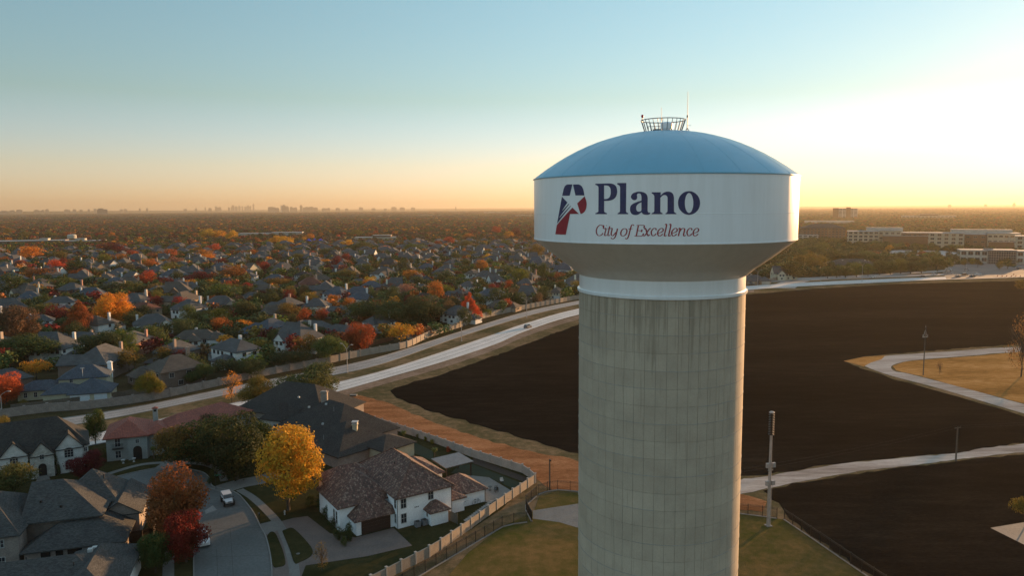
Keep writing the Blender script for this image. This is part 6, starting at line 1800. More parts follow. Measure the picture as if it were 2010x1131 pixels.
car(1909, 543.5, 6, 'sedan', BK, 'black car touching a white one in the crossing')
car(1919, 540, 6, 'suv', WH, 'white van like car at the right of the crossing')
car(1968, 522, 10, 'suv', WH, 'white car parked before the white office', 'cars parked at the offices')
car(2000, 528, 10, 'sedan', DG, 'dark car at the right edge before the offices', 'cars parked at the offices')
car(1870, 517, 10, 'sedan', WH, 'white car parked left of the white office', 'cars parked at the offices')
car(1475, 560, 15, 'sedan', BK, 'black car beside the tower collar on the far road')
# the boxy white off-roader in the street
x, y = ground_at(447, 989)
t = thing('off_road_car', 'white boxy off-roader standing in the middle of the cul-de-sac', 'car', (x, y, 0.03), math.radians(-58), 'parked cars on the cul-de-sac')
b_ = MB()
vs, fs = section_body([(-2.1, .76, .55, 1.12), (-.2, .78, .55, 1.14), (.55, .78, .55, 1.12)]); b_.add(vs, fs)
vs, fs = section_body([(.56, .74, .55, 1.12), (1.75, .62, .55, 1.06), (1.85, .6, .6, 1.0)]); b_.add(vs, fs)
b_.build('body', M_PAINT, t, color=WH)
vs, fs = section_body([(-2.08, .74, 1.15, 1.68), (-.1, .74, 1.15, 1.74), (.25, .74, 1.15, 1.7), (.52, .74, 1.15, 1.18)]); MB().add(vs, fs).build('cabin_glass', M_CGLASS, t)
MB().box(-2.12, -.76, 1.72, .2, .76, 1.82).build('hard_top', M_PAINT, t, color=WH)
for s in (-1, 1):
    for x0 in (-2.1, -1.05, -.1): MB().box(x0, s * .765 - .025, 1.14, x0 + .1, s * .765 + .025, 1.72).build('pillar', M_PAINT, t, color=WH)
    for wx_ in (1.25, -1.35):
        make_wheel(t, wx_, s * .84, .40, .26)
        fl = MB().box(wx_ - .55, s * .86 - .14, .84, wx_ + .55, s * .86 + .14, .90); fl.build('fender', M_BPLAST, t)
    MB().ball((1.87, s * .42, .86), .11, n=10, sx=.5).build('headlight', M_HEAD, t)
    MB().box(.45, s * .92 - .1, 1.15, .55, s * .92 + .1, 1.35).build('wing_mirror', M_BPLAST, t)
for k in range(7): MB().box(1.85, -.28 + k * .088, .7, 1.875, -.24 + k * .088, .98).build('grille_slot', M_BPLAST, t)
MB().box(1.9, -.85, .48, 2.1, .85, .66).build('bumper', M_BPLAST, t); MB().box(-2.3, -.8, .48, -2.12, .8, .64).build('bumper', M_BPLAST, t)
sp = MB(); sp.lathe([(.05, -.12), (.4, -.12), (.4, .12), (.05, .12)], 14); sp.v = [(vz - 2.26, vx, vy + 1.0) for vx, vy, vz in sp.v]; sp.build('spare_wheel', M_TYRE, t, uv=False)
# barrels at the road works
M_ORG = mat('orange_barrel', (0.5, 0.10, 0.02), (0.45, 0.09, 0.02), 1, 0.6)
for i, (px, py) in enumerate(((1958, 543), (1967, 543.5), (1976, 543), (1985, 543.5), (1994, 543), (2003, 543.5), (1990, 540))):
    x, y = ground_at(px, py)
    t = thing('traffic_barrel', ordinal(i + 1) + ' orange traffic barrel counted from the left at the road works', 'barrel', (x, y, 0.03), 0, 'traffic barrels at the road works')
    MB().lathe([(.34, 0), (.30, .05), (.28, .45), (.27, .5), (.24, 1.0), (.01, 1.02)], 12).build('drum', M_ORG, t)
    MB().lathe([(.285, .58), (.28, .72)], 12).build('band', M_WFRAME, t)

# ------------------------------------------------------------------ small things near the street
def at(px, py, z=0): x, y = ground_at(px, py, z); return (x, y, z)
t = thing('street_sign', 'green street name sign on a post at the planted island', 'sign', at(424, 962), math.radians(10))
MB().tube([(0, 0, 0), (0, 0, 3.2)], .04, 6).build('post', M_METAL, t)
M_SIGNG = mat('green_sign', (0.02, 0.16, 0.09), (0.02, 0.14, 0.08), 2, 0.4)
MB().box(.05, -.015, 2.75, 1.1, .015, 3.0).build('sign_plate', M_SIGNG, t); MB().box(-.015, -.9, 3.02, .015, .05, 3.25).build('sign_plate', M_SIGNG, t)
MB().lathe([(.10, 3.25), (.16, 3.3), (.14, 3.6), (.01, 3.7)], 8).build('lantern', M_METAL, t)
t = thing('fire_hydrant', 'white fire hydrant on the lawn below the golden tree', 'hydrant', at(559, 1011))
MB().lathe([(.16, 0), (.16, .06), (.11, .08), (.11, .6), (.15, .62), (.13, .74), (.04, .82), (.01, .84)], 10).build('barrel', M_WFRAME, t)
for a in (0, 2.1, 4.2): MB().tube([(.08 * math.cos(a), .08 * math.sin(a), .48), (.2 * math.cos(a), .2 * math.sin(a), .48)], .05, 6).build('outlet', M_WFRAME, t)
t = thing('mailbox', 'dark mailbox on a post at the kerb of the curved street', 'mailbox', at(509, 1022), math.radians(30))
MB().box(-.05, -.05, 0, .05, .05, 1.05).build('post', M_METAL, t); MB().box(-.14, -.28, 1.05, .14, .28, 1.2).lathe([(.14, 0), (.14, .56)], 10).build('box', M_METAL, t) if 0 else MB().box(-.14, -.28, 1.05, .14, .28, 1.3).build('box', M_METAL, t)
t = thing('utility_cover', 'pale round utility cover on the island lawn beside the drive', 'cover', (*ground_at(585, 1089), .1)); MB().lathe([(.3, 0), (.3, .03), (.01, .032)], 12).build('lid', M_WALK, t)
t = thing('utility_box', 'pale concrete drain inlet on the grass near the field tip', 'drain inlet', at(694, 777)); MB().box(-1.0, -.8, 0, 1.0, .8, .3).build('slab', M_WALK, t); MB().box(-.9, -.83, .05, .9, -.8, .22).build('opening', M_DARK, t)
for i, (px, lb) in enumerate(((242, 'left white urn beside the walk of the red tiled house'), (263, 'right white urn beside the walk of the red tiled house'))):
    t = thing('garden_urn', lb, 'urn', at(px, 910 - i * 3), 0, 'white urns at the garden walk'); MB().lathe([(.25, 0), (.2, .08), (.1, .3), (.35, .55), (.42, .8), (.36, .8), (.01, .7)], 12).build('bowl', M_WFRAME, t)
rk = MB()
for i in range(14):
    px = 1170 + (1350 - 1170) * i / 13; py = 735 - (735 - 600) * i / 13
    X, Y = ground_at(600 + px / 3.6375 + 2.0, 820 + py / 3.6375 + 1.5)
    t = thing('stepping_stone', ordinal(i + 1) + ' pale stepping stone from the villa end of the row along the diagonal fence', 'stepping stone', (X - .8, Y + .3, 0), .5, 'stepping stones along the diagonal fence')
    MB().box(-.38, -.28, 0, .38, .28, .07).build('slab', M_FENCEP, t)
def chair(x, y, rz, m, label, group):
    t = thing('garden_chair', label, 'chair', (x, y, .02), math.radians(rz), group)
    MB().box(-.3, -.3, .36, .3, .3, .44).build('seat', m, t); MB().box(-.3, .24, .44, .3, .31, .95).build('backrest', m, t)
    for sx in (-1, 1):
        for sy in (-1, 1): MB().box(sx * .26 - .03, sy * .26 - .03, 0, sx * .26 + .03, sy * .26 + .03, .36).build('leg', M_METAL, t)
        MB().box(sx * .3 - .03, -.28, .6, sx * .3 + .03, .28, .65).build('armrest', m, t)
def table(x, y, rz, m, label, r=.65):
    t = thing('garden_table', label, 'table', (x, y, .02), math.radians(rz))
    MB().lathe([(r, .68), (r, .73), (.01, .735)], 16).build('tabletop', m, t); MB().lathe([(.05, .05), (.05, .68)], 8).build('pedestal', M_METAL, t); MB().lathe([(.32, 0), (.32, .04), (.05, .05)], 12).build('foot', M_METAL, t)
X, Y = ground_at(962, 963)
table(X, Y, 0, M_METAL, 'dark low table on the villa patio beside the pale fence', .4)
for dx, dy, r_, lb in ((-1.2, 0, 90, 'dark patio chair left of the low villa table'), (1.1, .3, -90, 'dark patio chair right of the low villa table'), (1.2, -.9, -60, 'dark patio chair nearest the corner of the villa patio')): chair(X + dx, Y + dy, r_, M_METAL, lb, 'dark chairs on the villa patio')
X, Y = ground_at(758, 862)
table(X, Y, 0, M_METAL, 'dark round table on the patio of the dark roofed house', .7)
for k, lb in enumerate(('pale chair left of the round patio table', 'pale chair before the round patio table', 'pale chair right of the round patio table', 'pale chair behind the round patio table')):
    a = math.pi + k * math.pi / 2; chair(X + 1.15 * math.cos(a), Y + 1.15 * math.sin(a), math.degrees(a) - 90, M_FENCEP, lb, 'pale chairs around the round patio table')
for k, lb in enumerate(('first pale seat along the red brown screen', 'second pale seat along the red brown screen', 'third pale seat along the red brown screen', 'last pale seat along the red brown screen')):
    X, Y = ground_at(725 + k * 8.5, 857 - k * 2.2); chair(X, Y, -40, M_FENCEP, lb, 'pale seats along the red brown screen')
X, Y = ground_at(985, 948); chair(X, Y, 20, M_WFRAME, 'white garden chair standing alone on the villa turf', 'white chair on the turf')
# bicycles leaning on the small villa wing
def bicycle(x, y, rz, label):
    t = thing('bicycle', label, 'bicycle', (x, y, .0), math.radians(rz), 'bicycles beside the small villa wing')
    for s in (-.52, .52):
        MB().tube([(s + .33 * math.cos(2 * math.pi * k / 16), 0, .34 + .33 * math.sin(2 * math.pi * k / 16)) for k in range(17)], .025, 4).build('wheel', M_TYRE, t)
    MB().tube([(-.52, 0, .34), (-.12, 0, .32), (.36, 0, .8), (-.25, 0, .82), (-.12, 0, .32)], .025, 4).tube([(.52, 0, .34), (.34, 0, 1.0)], .025, 4).build('frame', M_METAL, t)
    MB().box(-.38, -.08, .88, -.14, .08, .94).build('saddle', M_BPLAST, t); MB().tube([(.32, -.28, 1.02), (.32, .28, 1.02)], .02, 4).build('handlebar', M_METAL, t)
X, Y = ground_at(935, 990)
bicycle(X, Y, 30, 'dark bicycle beside the low villa wing nearest its corner'); bicycle(X - 1.8, Y - 1.0, 35, 'second bicycle beside the low villa wing')
for i, (dx, dy, lb) in enumerate(((-3.6, -2.0, 'grey planter pot at the corner of the low villa wing'), (-2.7, -1.7, 'second grey planter pot beside the bicycles'), (-3.1, -2.6, 'third grey planter pot before the low villa wing'))):
    t = thing('planter', lb, 'planter', (X + dx, Y + dy, 0), 0, 'grey planters by the low villa wing'); MB().lathe([(.2, 0), (.3, .45), (.26, .45), (.01, .4)], 10).build('pot', M_ACGREY, t); MB().ball((0, 0, .6), .28, n=7).build('foliage', M_LEAF, t, color=TINTS['green'])

# ------------------------------------------------------------------ offices on the right
M_TANP = mat('tan_office_panel', (0.40, 0.34, 0.25), (0.35, 0.30, 0.22), 0.1, 0.85)
M_OBRICK = mat('brown_office_brick', (0.16, 0.095, 0.06), (0.13, 0.08, 0.05), 0.1, 0.9)
M_OWHITE = mat('white_office_panel', (0.42, 0.40, 0.35), (0.36, 0.345, 0.30), 0.1, 0.8)
M_OROOF = mat('pale_flat_roof', (0.30, 0.29, 0.28), (0.25, 0.24, 0.235), 0.05, 0.8)
OW = {}
def office(label, px, py, blocks, rz, name='office_building'):
    """blocks: (x0, y0, x1, y1, h, wall, rows, cols, win_w, win_h) with windows on the two near sides"""
    x, y = ground_at(px, py)
    t = thing(name, label, 'building', (x, y, 0), math.radians(rz), 'offices beyond the field')
    walls = {}
    for bl in blocks:
        x0, y0, x1, y1, h, wl, rows, cols, ww, wh = bl
        walls.setdefault(wl, MB()).box(x0, y0, 0, x1, y1, h)
        MB().box(x0 - .3, y0 - .3, h, x1 + .3, y1 + .3, h + .7).build('roof', M_OROOF, t)
        key = (ww, wh)
        if key not in OW:
            m = MB(); m.box(-ww / 2 - .12, -.14, -.12, ww / 2 + .12, 0, wh + .12, 0); m.box(-ww / 2, -.18, 0, -.06, -.13, wh, 1); m.box(.06, -.18, 0, ww / 2, -.13, wh, 1)
            OW[key] = m.mesh('window', [M_OWHITE, M_GLASS], uv=False)
        fl = h / max(rows, 1)
        if rows:
            for r in range(rows):
                for c in range(cols):
                    link_mesh('window', OW[key], t, (x0 + (x1 - x0) * (c + .5) / cols, y0, fl * r + fl * .32), 0)
                cs = max(2, int(cols * (y1 - y0) / (x1 - x0)))
                for c in range(cs):
                    link_mesh('window', OW[key], t, (x0, y0 + (y1 - y0) * (c + .5) / cs, fl * r + fl * .32), -math.pi / 2)
    for m, mb in walls.items(): mb.build('wall', m, t)
    return t
office('tan and brown office with rows of square windows nearest the tower', 1664, 481, [(0, 0, 38, 30, 18.5, M_TANP, 4, 6, 4.0, 2.6), (38, 10, 66, 40, 19.5, M_TANP, 3, 4, 3.6, 2.2), (44, 5, 100, 9.5, 12.5, M_OBRICK, 0, 0, 4.0, 2.6), (66.3, 10, 118, 44, 16.5, M_OBRICK, 3, 8, 3.6, 2.0), (25, 32, 70, 50, 22.5, M_OWHITE, 0, 0, 4, 2.6)], -22)
office('tan and brown office with square windows left of the white office', 1822, 488, [(0, 0, 38, 30, 19, M_TANP, 4, 5, 4.0, 2.6), (38, 8, 62, 36, 17.5, M_OBRICK, 3, 3, 3.6, 2.2), (62.3, 8.5, 96, 44, 19, M_TANP, 3, 6, 3.6, 2.2), (64, 5, 100, 8, 9, M_OBRICK, 0, 0, 4.0, 2.6), (25, 32, 90, 50, 22.5, M_OWHITE, 0, 0, 4, 2.6)], -28)
office('tan office wing at the right edge behind the white office', 1992, 497, [(0, 0, 40, 30, 18.5, M_TANP, 4, 5, 4.0, 2.6), (40, 6, 70, 40, 17, M_OBRICK, 3, 4, 3.6, 2.2)], -32)
office('white two storey office with a glass centre beside the crossing', 1884, 516, [(0, 0, 22, 22, 11.5, M_OWHITE, 2, 4, 3.8, 3.2), (22, -1.5, 44, 20, 11.9, M_GLASS, 0, 0, 3.8, 3.2), (44, 0, 57, 22, 11.2, M_OWHITE, 2, 2, 3.8, 3.2)], -24)
t = thing('office_sign', 'small dark sign on the roof edge of the white office', 'sign', (*ground_at(1938, 516), 12.4), math.radians(-24)); MB().box(-4, -.2, 0, 4, .2, 1.4).build('panel', M_ACGREY, t); MB().box(-3, .0, -.6, -2.8, .15, 0).build('bracket', M_METAL, t)
mul = MB()
cx0, cy0 = ground_at(1884, 516)
wt = [o for o in COL.objects if o.get('label') == 'white two storey office with a glass centre beside the crossing'][0]
for k in range(12): MB().box(22.5 + k * 1.9, -1.62, .3, 22.65 + k * 1.9, -1.5, 11.6).build('mullion', M_OWHITE, wt)
for k in range(5): MB().box(22.1, -1.66, 1.6 + k * 2.3, 43.9, -1.52, 1.8 + k * 2.3).build('mullion', M_OWHITE, wt)
office('brown six storey office with dark hip roof just right of the tank', 1576, 472, [(0, 0, 62, 36, 19, M_OBRICK, 5, 12, 3.2, 1.9), (-10, -16, 20, 4, 8.5, M_OWHITE, 3, 4, 5, 1.4)], -14)
ob = [o for o in COL.objects if o.get('label', '').startswith('brown six storey')][0]
rb = MB(); roof_block(rb, MB(), 0, 0, 62, 36, 20, .32, 1.5, 'hip'); rb.build('roof', M_SH_BROWN, ob)
office('tall pale office block with dark corner on the horizon right of the tank', 1634, 430, [(0, 0, 22, 50, 44, M_OBRICK, 0, 0, 3, 2), (22.2, 4, 92, 50, 42, M_OWHITE, 8, 5, 11, 2.4), (50, -2, 66, 5, 47, M_OBRICK, 0, 0, 3, 2)], -24)
office('long low building beyond the trees at far right', 1770, 431, [(0, 0, 180, 40, 14, M_TANP, 2, 14, 8, 2.5), (60, 5, 120, 38, 20, M_OBRICK, 0, 0, 8, 2.5)], -24)
office('pale low warehouse behind the hip roofed office', 1580, 441, [(0, 0, 130, 50, 10, M_OWHITE, 0, 0, 8, 2.5)], -20)
x, y = ground_at(1628, 528)
t = thing('low_office', 'low building with broad dark hip roof behind the street tree row', 'building', (x, y, 0), math.radians(-12))
w_, r_ = MB(), MB(); w_.box(0, 0, 0, 40, 22, 3.5); roof_block(r_, w_, 0, 0, 40, 22, 3.6, .42, 1.0, 'hip'); w_.build('wall', M_OBRICK, t); r_.build('roof', M_SH_BROWN, t)
for p in ((12, 8, 7.0), (30, 8, 7.0), (34, 13, 6)): MB().box(-.5, -.5, -.6, .5, .5, .5).build('roof_vent', M_OWHITE, t, loc=p)
flat('parking_lot', [pxp([(1700, 499), (1760, 491), (1850, 492), (1885, 497), (1882, 504), (1780, 503)])], .03, M_OROOF)
flat('parking_lot', [pxp([(1860, 520), (2100, 512), (2100, 530), (1900, 534), (1862, 530)])], .02, M_XROAD)
# parked cars in the lots
# school and shops in the left middle distance
office('long low school with blue grey roof at the left edge', -30, 484, [(0, 0, 105, 40, 7, M_OBRICK, 0, 0, 3, 2), (105.5, 5, 160, 42, 5.5, M_OBRICK, 1, 8, 3, 2), (20, -4, 60, 0, 4.5, M_OWHITE, 1, 5, 3, 2), (70, 15, 82, 28, 10, M_OWHITE, 0, 0, 3, 2), (120, 15, 134, 28, 9, M_OWHITE, 0, 0, 3, 2)], 16, 'school_building')
t = thing('storage_tank', 'white round drum on the school roof at left', 'tank', (*ground_at(142, 477), 7.8)); MB().lathe([(7, 0), (7, 5), (5.5, 6.5), (.1, 7)], 20).build('shell', M_OWHITE, t)
office('long white roofed building between the golden trees', 468, 466, [(0, 0, 60, 30, 7, M_OWHITE, 1, 10, 3, 2), (60.5, 4, 120, 36, 8, M_OWHITE, 0, 0, 3, 2)], 10, 'school_building')
office('tan round fronted school building in the middle distance', 695, 474, [(0, 0, 70, 30, 6, M_TANP, 1, 10, 3, 2), (30, 8, 60, 28, 9, M_OBRICK, 0, 0, 3, 2)], 4, 'school_building')
x, y = ground_at(612, 479)
t = thing('shade_canopy', 'bright blue peaked shade canopy in the middle distance', 'canopy', (x, y, 0), .2)
M_BLUEC = mat('blue_canopy_fabric', (0.02, 0.06, 0.45), (0.02, 0.05, 0.38), .3, .8)
for i in range(3):
    cc = MB(); cc.add([(-9 + 9 * i, -5, 5), (-.5 + 9 * i, -5, 5), (-.5 + 9 * i, 6, 5), (-9 + 9 * i, 6, 5), (-4.7 + 9 * i, .5, 8.5)], [(0, 1, 4), (1, 2, 4), (2, 3, 4), (3, 0, 4), (3, 2, 1, 0)]); cc.build('canopy', M_BLUEC, t)
    for sx, sy in ((-9, -5), (-.5, -5), (-9, 6), (-.5, 6)): MB().tube([(sx + 9 * i, sy, 0), (sx + 9 * i, sy, 5)], .15, 5).build('post', M_POLE, t)
flat('sports_field', [pxp([(605, 470), (640, 465), (690, 464), (700, 468), (650, 471)])], .02, M_TAN)
for i, (px, py, w, h, lb) in enumerate(((820, 425, 150, 8, 'long white warehouse roof left of the tank'), (950, 419, 220, 12, 'pale warehouse near the horizon left of the tank'), (1012, 426, 110, 9, 'white warehouse touching the left side of the tank'), (880, 416, 200, 12, 'distant pale shed on the horizon left of the tank'), (735, 427, 90, 8, 'small pale roof in the far red trees'))):
    office(lb, px, py, [(0, 0, w, 50, h, M_OWHITE, 0, 0, 8, 2), (w * .3, 5, w * .5, 30, h * 1.3, M_TANP, 0, 0, 8, 2)], 5, 'warehouse')

# ------------------------------------------------------------------ skyline
M_SKY = mat('distant_tower_cladding', (0.16, 0.15, 0.155), (0.12, 0.115, 0.12), .003, .7, fine=0)
M_SKYL = mat('distant_pale_cladding', (0.5, 0.48, 0.44), (0.45, 0.43, 0.40), .003, .7, fine=0)
M_BAND = mat('distant_window_band', (0.07, 0.07, 0.08), (0.05, 0.05, 0.06), .003, .3, fine=0)
sk = [(4,414.5,9,12),(20,413.5,16,12),(36,412.5,9,14),(50,411.5,10,14),(84,411.5,10,14),(95,412,7,15),(104,410.5,6,15),(143,411,10,15),(157,410.5,6,15),(170,411.5,5,15),(185,410.5,4,15),(197,409.5,5,15),(211,409,18,9),
 (248,410.5,6,17),(256,410,6,17),(284,409,3,17),(298,408.5,4,17),(372,410,6,17),(393,408.5,4,18),(411,406,2,18),(420,408,6,18),(432,405,4,19),(438,406.5,8,19),(457,406.5,4,20),
 (465,402.5,5,21),(471,404.5,5,21),(477,403.5,4,22),(483,404,3,21),(489,405,4,21),(494,403,5,22),(498.5,403.8,3,21),(504.5,400,3,21),(462,406,3,22),(540,406,14,14),(549,408,10,13),(558.5,403,2.5,12),(563.5,402,7,13),(570,404.5,6,14),(578,405.5,6,15),
 (585,407,8,15),(597,402.5,5,15),(606,406,11,15),(616,405.5,9,15),(625,407,8,15),(642,408.5,10,16),(650,408,6,16),(668,408,8,16),(685,409,6,16),(713,406.5,8,17),(737,408.5,8,17),(777,406,10,17),(793,407,10,16),(814,407,8,17),(760,409,6,17),(897,405.5,2,16),
 (1855,401.5,6,14),(1925,400.5,5,15),(1980,397.5,5,15)]
for i, (px, top, wpx, km) in enumerate(sk):
    z0 = km * 1000.0
    # direction of the column px at distance z0
    X = (px - 1005) / FPX * z0 / math.cos(PITCH) * 1.0
    hy = project(X, z0, CAM_H)[1]
    h = CAM_H + (hy - top) * z0 / FPX
    w = wpx * z0 / FPX
    if px < 240: lb = 'distant office slab, %s from the left edge on the horizon' % ordinal(i + 1)
    elif px < 460: lb = 'tiny far tower, %s left of the downtown cluster' % ordinal(i - 12)
    elif px < 510: lb = 'hazy downtown tower, %s of the cluster left of the picture centre' % ordinal(i - 23)
    elif px < 630: lb = 'mid height block, %s of the group right of downtown' % ordinal(i - 32)
    elif px < 1000: lb = 'low far block, %s between the mid height group and the tank' % ordinal(i - 43)
    else: lb = 'faint far block, %s on the golden right horizon' % ordinal(i - 54)
    if px == 558.5: lb = 'thin white sunlit tower in the group right of downtown'
    t = thing('distant_building', lb, 'building', (X, z0, 0), math.atan2(X, z0) * -1, 'skyline on the horizon')
    d = w * .7
    hh = h * random.uniform(.86, .94)
    bm_ = MB().box(-w / 2, -d / 2, 0, w / 2, d / 2, hh)
    bm_.build('tower_body', M_SKYL if px == 558.5 else M_SKY, t, uv=False)
    x0 = random.uniform(-.4, -.1) * w
    MB().box(x0, -d * .35, hh, x0 + w * .5, d * .35, h).build('crown_block', M_SKY, t, uv=False)
    for k in range(3): MB().box(-w * .5, -d * .5 - 2, hh * (.45 + k * .17), w * .5, -d * .5 + .5, hh * (.5 + k * .17)).build('window_band', M_BAND, t, uv=False)

# ------------------------------------------------------------------ the rest of the suburb
FA_X = [p[0] for p in far_a]
def road_y(x):
    if x <= far_a[0][0]:
        return far_a[0][1] - (far_a[0][0] - x) * .4
    for i in range(len(far_a) - 1):
        if far_a[i][0] <= x <= far_a[i + 1][0]:
            t = (x - far_a[i][0]) / max(1e-6, far_a[i + 1][0] - far_a[i][0])
            return far_a[i][1] + t * (far_a[i + 1][1] - far_a[i][1])
    return far_a[-1][1] + (x - far_a[-1][0]) * .1
KEEP = [(*ground_at(px, py), r) for px, py, r in ((40, 479, 75), (120, 478, 60), (190, 477, 40), (500, 463, 55), (540, 463, 45), (720, 472, 50), (650, 467, 60), (612, 477, 18), (1690, 478, 45), (1745, 478, 60), (1800, 480, 50),
        (1850, 484, 45), (1905, 484, 55), (1960, 486, 50), (2010, 492, 50), (1905, 512, 32), (1950, 512, 35), (1600, 468, 45), (1640, 470, 35), (1740, 496, 45), (1800, 497, 50), (1860, 497, 40), (1655, 428, 80), (1650, 524, 26), (1680, 522, 26), (1880, 530, 40), (1940, 530, 50), (2000, 530, 60))]
def clear(x, y, pad=0):
    for kx, ky, r in KEEP:
        if (x - kx) ** 2 + (y - ky) ** 2 < (r + pad) ** 2: return False
    return True
rnd = random.Random(42)
cand = []
a0 = math.radians(38)
ca, sa = math.cos(a0), math.sin(a0)
for i in range(-60, 90):
    for j in range(-60, 60):
        u, v_ = i * 26 + (j % 2) * 9 + rnd.uniform(-3, 3), j * 32 + 6 * math.sin(i * .35) + rnd.uniform(-3, 3)
        x, y = ca * u - sa * v_, 550 + sa * u + ca * v_
        if y < 215 or y > 1500: continue
        p = project(x, y, 3)
        if not (-70 < p[0] < 1330): continue
        if y < road_y(x) + 19: continue
        if x > 150: continue
        if not clear(x, y, 12): continue
        if any((x - h[1]) ** 2 + (y - h[2]) ** 2 < 21 ** 2 for h in HOUSES): continue
        if (x - bx) ** 2 + (y - by - 8) ** 2 < 24 ** 2: continue
        cand.append((math.hypot(x, y), x, y, i, j))
cand.sort()
far_roofs = []
wall_w = ['white', 'cream', 'tan brick', 'brown brick', 'pale brick', 'red brick', 'white', 'brown brick']
roof_w = ['slate grey', 'slate grey', 'charcoal', 'blue grey', 'brown grey', 'brown grey', 'slate grey', 'red brown']
nh = 0
placed = []
for d, x, y, i, j in cand:
    if nh < 238:
        rz = math.degrees(a0) - 90 * rnd.choice([0, 0, 1, 1, 2]) + rnd.uniform(-14, 14) - 38 * 0
        house(0, 0, rnd.randrange(6), rz - 38 + rnd.choice([-20, 10]), rnd.choice(wall_w), rnd.choices(roof_w, [5, 5, 2, 3, 3, 2, 3, .5])[0], None, rnd.uniform(.84, 1.02), xy=(x, y), windows=d < 620)
        nh += 1
    else: far_roofs.append((x, y))
# farther houses read only as roofs among the trees
fm, fw = MB(), MB()
for x, y in far_roofs[:260]:
    s = rnd.uniform(.7, 1); w_, d_ = 9 * s, 6 * s
    a, b = len(fm.v), len(fw.v)
    z = rnd.choice([3.2, 5.4]); fw.box(-w_, -d_, 0, w_, d_, z)
    roof_block(fm, fw, -w_, -d_, w_, d_, z, .65, .4, 'hip')
    an = rnd.uniform(0, 3.14); c, s_ = math.cos(an), math.sin(an)
    for mb, n0 in ((fm, a), (fw, b)):
        for k in range(n0, len(mb.v)):
            q = mb.v[k]; mb.v[k] = (x + c * q[0] - s_ * q[1], y + s_ * q[0] + c * q[1], q[2])
M_FROOF = mat('far_shingles', (0.075, 0.078, 0.085), (0.055, 0.055, 0.058), .02, .9)
fh = fm.build('far_houses', M_FROOF, uv=False); tag(fh, 'small grey roofs among the farthest trees', 'houses', kind='stuff')
fh2 = fw.build('far_house_walls', mat('far_house_walls', (0.35, 0.33, 0.30), (0.2, 0.15, 0.12), .02, .9), fh, uv=False); fh2['kind'] = 'stuff'

# single trees that fill the nearest gaps up to 300 in all
def free_of_houses(x, y, r=7.5):
    return all((x - h[1]) ** 2 + (y - h[2]) ** 2 > (r + h[3] * .35) ** 2 for h in HOUSES if abs(h[2] - y) < 30)
near_t = ['dark', 'green', 'olive', 'rust', 'orange', 'lime', 'crimson', 'amber', 'maroon', 'brown', 'red']
near_w = [42, 18, 13, 6, 4, 5, 2, 3, 3, 3, 1.5]
tries = 0
while tree_n < 300 and tries < 4000:
    tries += 1
    x, y = rnd.uniform(-260, 40), rnd.uniform(225, 480)
    p = project(x, y, 4)
    if not (-30 < p[0] < 1150) or y < road_y(x) + 9 or not free_of_houses(x, y, 5.5) or not clear(x, y): continue
    if (x - bx) ** 2 + (y - by - 8) ** 2 < 18 ** 2: continue
    if any((x - q[0]) ** 2 + (y - q[1]) ** 2 < (q[2] + 3.2) ** 2 for q in TREES): continue
    tree(x, y, rnd.uniform(6, 10), rnd.uniform(7.5, 12.5), rnd.choices(near_t, near_w)[0])

# the rest of the woods: one object, crowns scattered by geometry nodes
pts, tints, scl, rot, idx = [], [], [], [], []
def add_pt(x, y, w, h, tint):
    c = TINTS[tint]; j = rnd.uniform(.75, 1.3)
    pts.append((x, y, -h * .12)); tints.append((c[0] * j, c[1] * j * rnd.uniform(.9, 1.1), c[2] * j, 1)); scl.append((w, w, h)); rot.append((0, 0, rnd.uniform(0, 6.28))); idx.append(rnd.randrange(6))
grid = {}
for q in TREES: grid.setdefault((int(q[0] // 20), int(q[1] // 20)), []).append(q)
n_near = 0
for k in range(16000):
    y = math.sqrt(rnd.uniform(225 ** 2, 1150 ** 2)); x = rnd.uniform(-.74, .80) * y
    if y < road_y(x) + 10: continue
    p = project(x, y, 4)
    if x > 130 and y < 560: continue
    if not clear(x, y): continue
    if p[0] > 1460 and rnd.random() < .25: continue
    if p[0] < 1400 and not free_of_houses(x, y, 3.4 if y < 430 else 1.6): continue
    gx, gy = int(x // 20), int(y // 20)
    if any((x - q[0]) ** 2 + (y - q[1]) ** 2 < (q[2] * .8 + 2.3) ** 2 for a in (-1, 0, 1) for b in (-1, 0, 1) for q in grid.get((gx + a, gy + b), ())): continue
    w = rnd.uniform(7, 13)
    grid.setdefault((gx, gy), []).append((x, y, w * .36))
    if p[0] > 1460: tint = rnd.choices(['dark', 'green', 'olive', 'rust', 'lime', 'amber'], [50, 30, 15, 2, 2, 1])[0]
    elif y > 800: tint = rnd.choices(['dark', 'green', 'olive', 'rust', 'orange', 'maroon', 'sepia', 'red', 'amber', 'lime', 'taupe'], [32, 12, 13, 9, 3, 6, 9, 3, 3, 2, 8])[0]
    else: tint = rnd.choices(near_t, near_w)[0]
    add_pt(x, y, w, rnd.uniform(5, 9.5), tint); n_near += 1
for k in range(30000):
    y = math.sqrt(rnd.uniform(1150 ** 2, 3600 ** 2)); x = rnd.uniform(-.74, .80) * y
    p = project(x, y, 4)
    if not clear(x, y): continue
    w = rnd.uniform(8, 15) * (1 + (y - 1150) / 4500)
    tint = rnd.choices(['maroon', 'rust', 'sepia', 'taupe', 'olive', 'dark', 'orange', 'red', 'green', 'amber'], [9, 9, 20, 18, 10, 24, 2.5, 2.5, 5, 2])[0] if p[0] < 1300 else rnd.choices(['dark', 'olive', 'green', 'rust', 'brown'], [38, 25, 18, 10, 9])[0]
    add_pt(x, y, w, rnd.uniform(6, 11), tint)
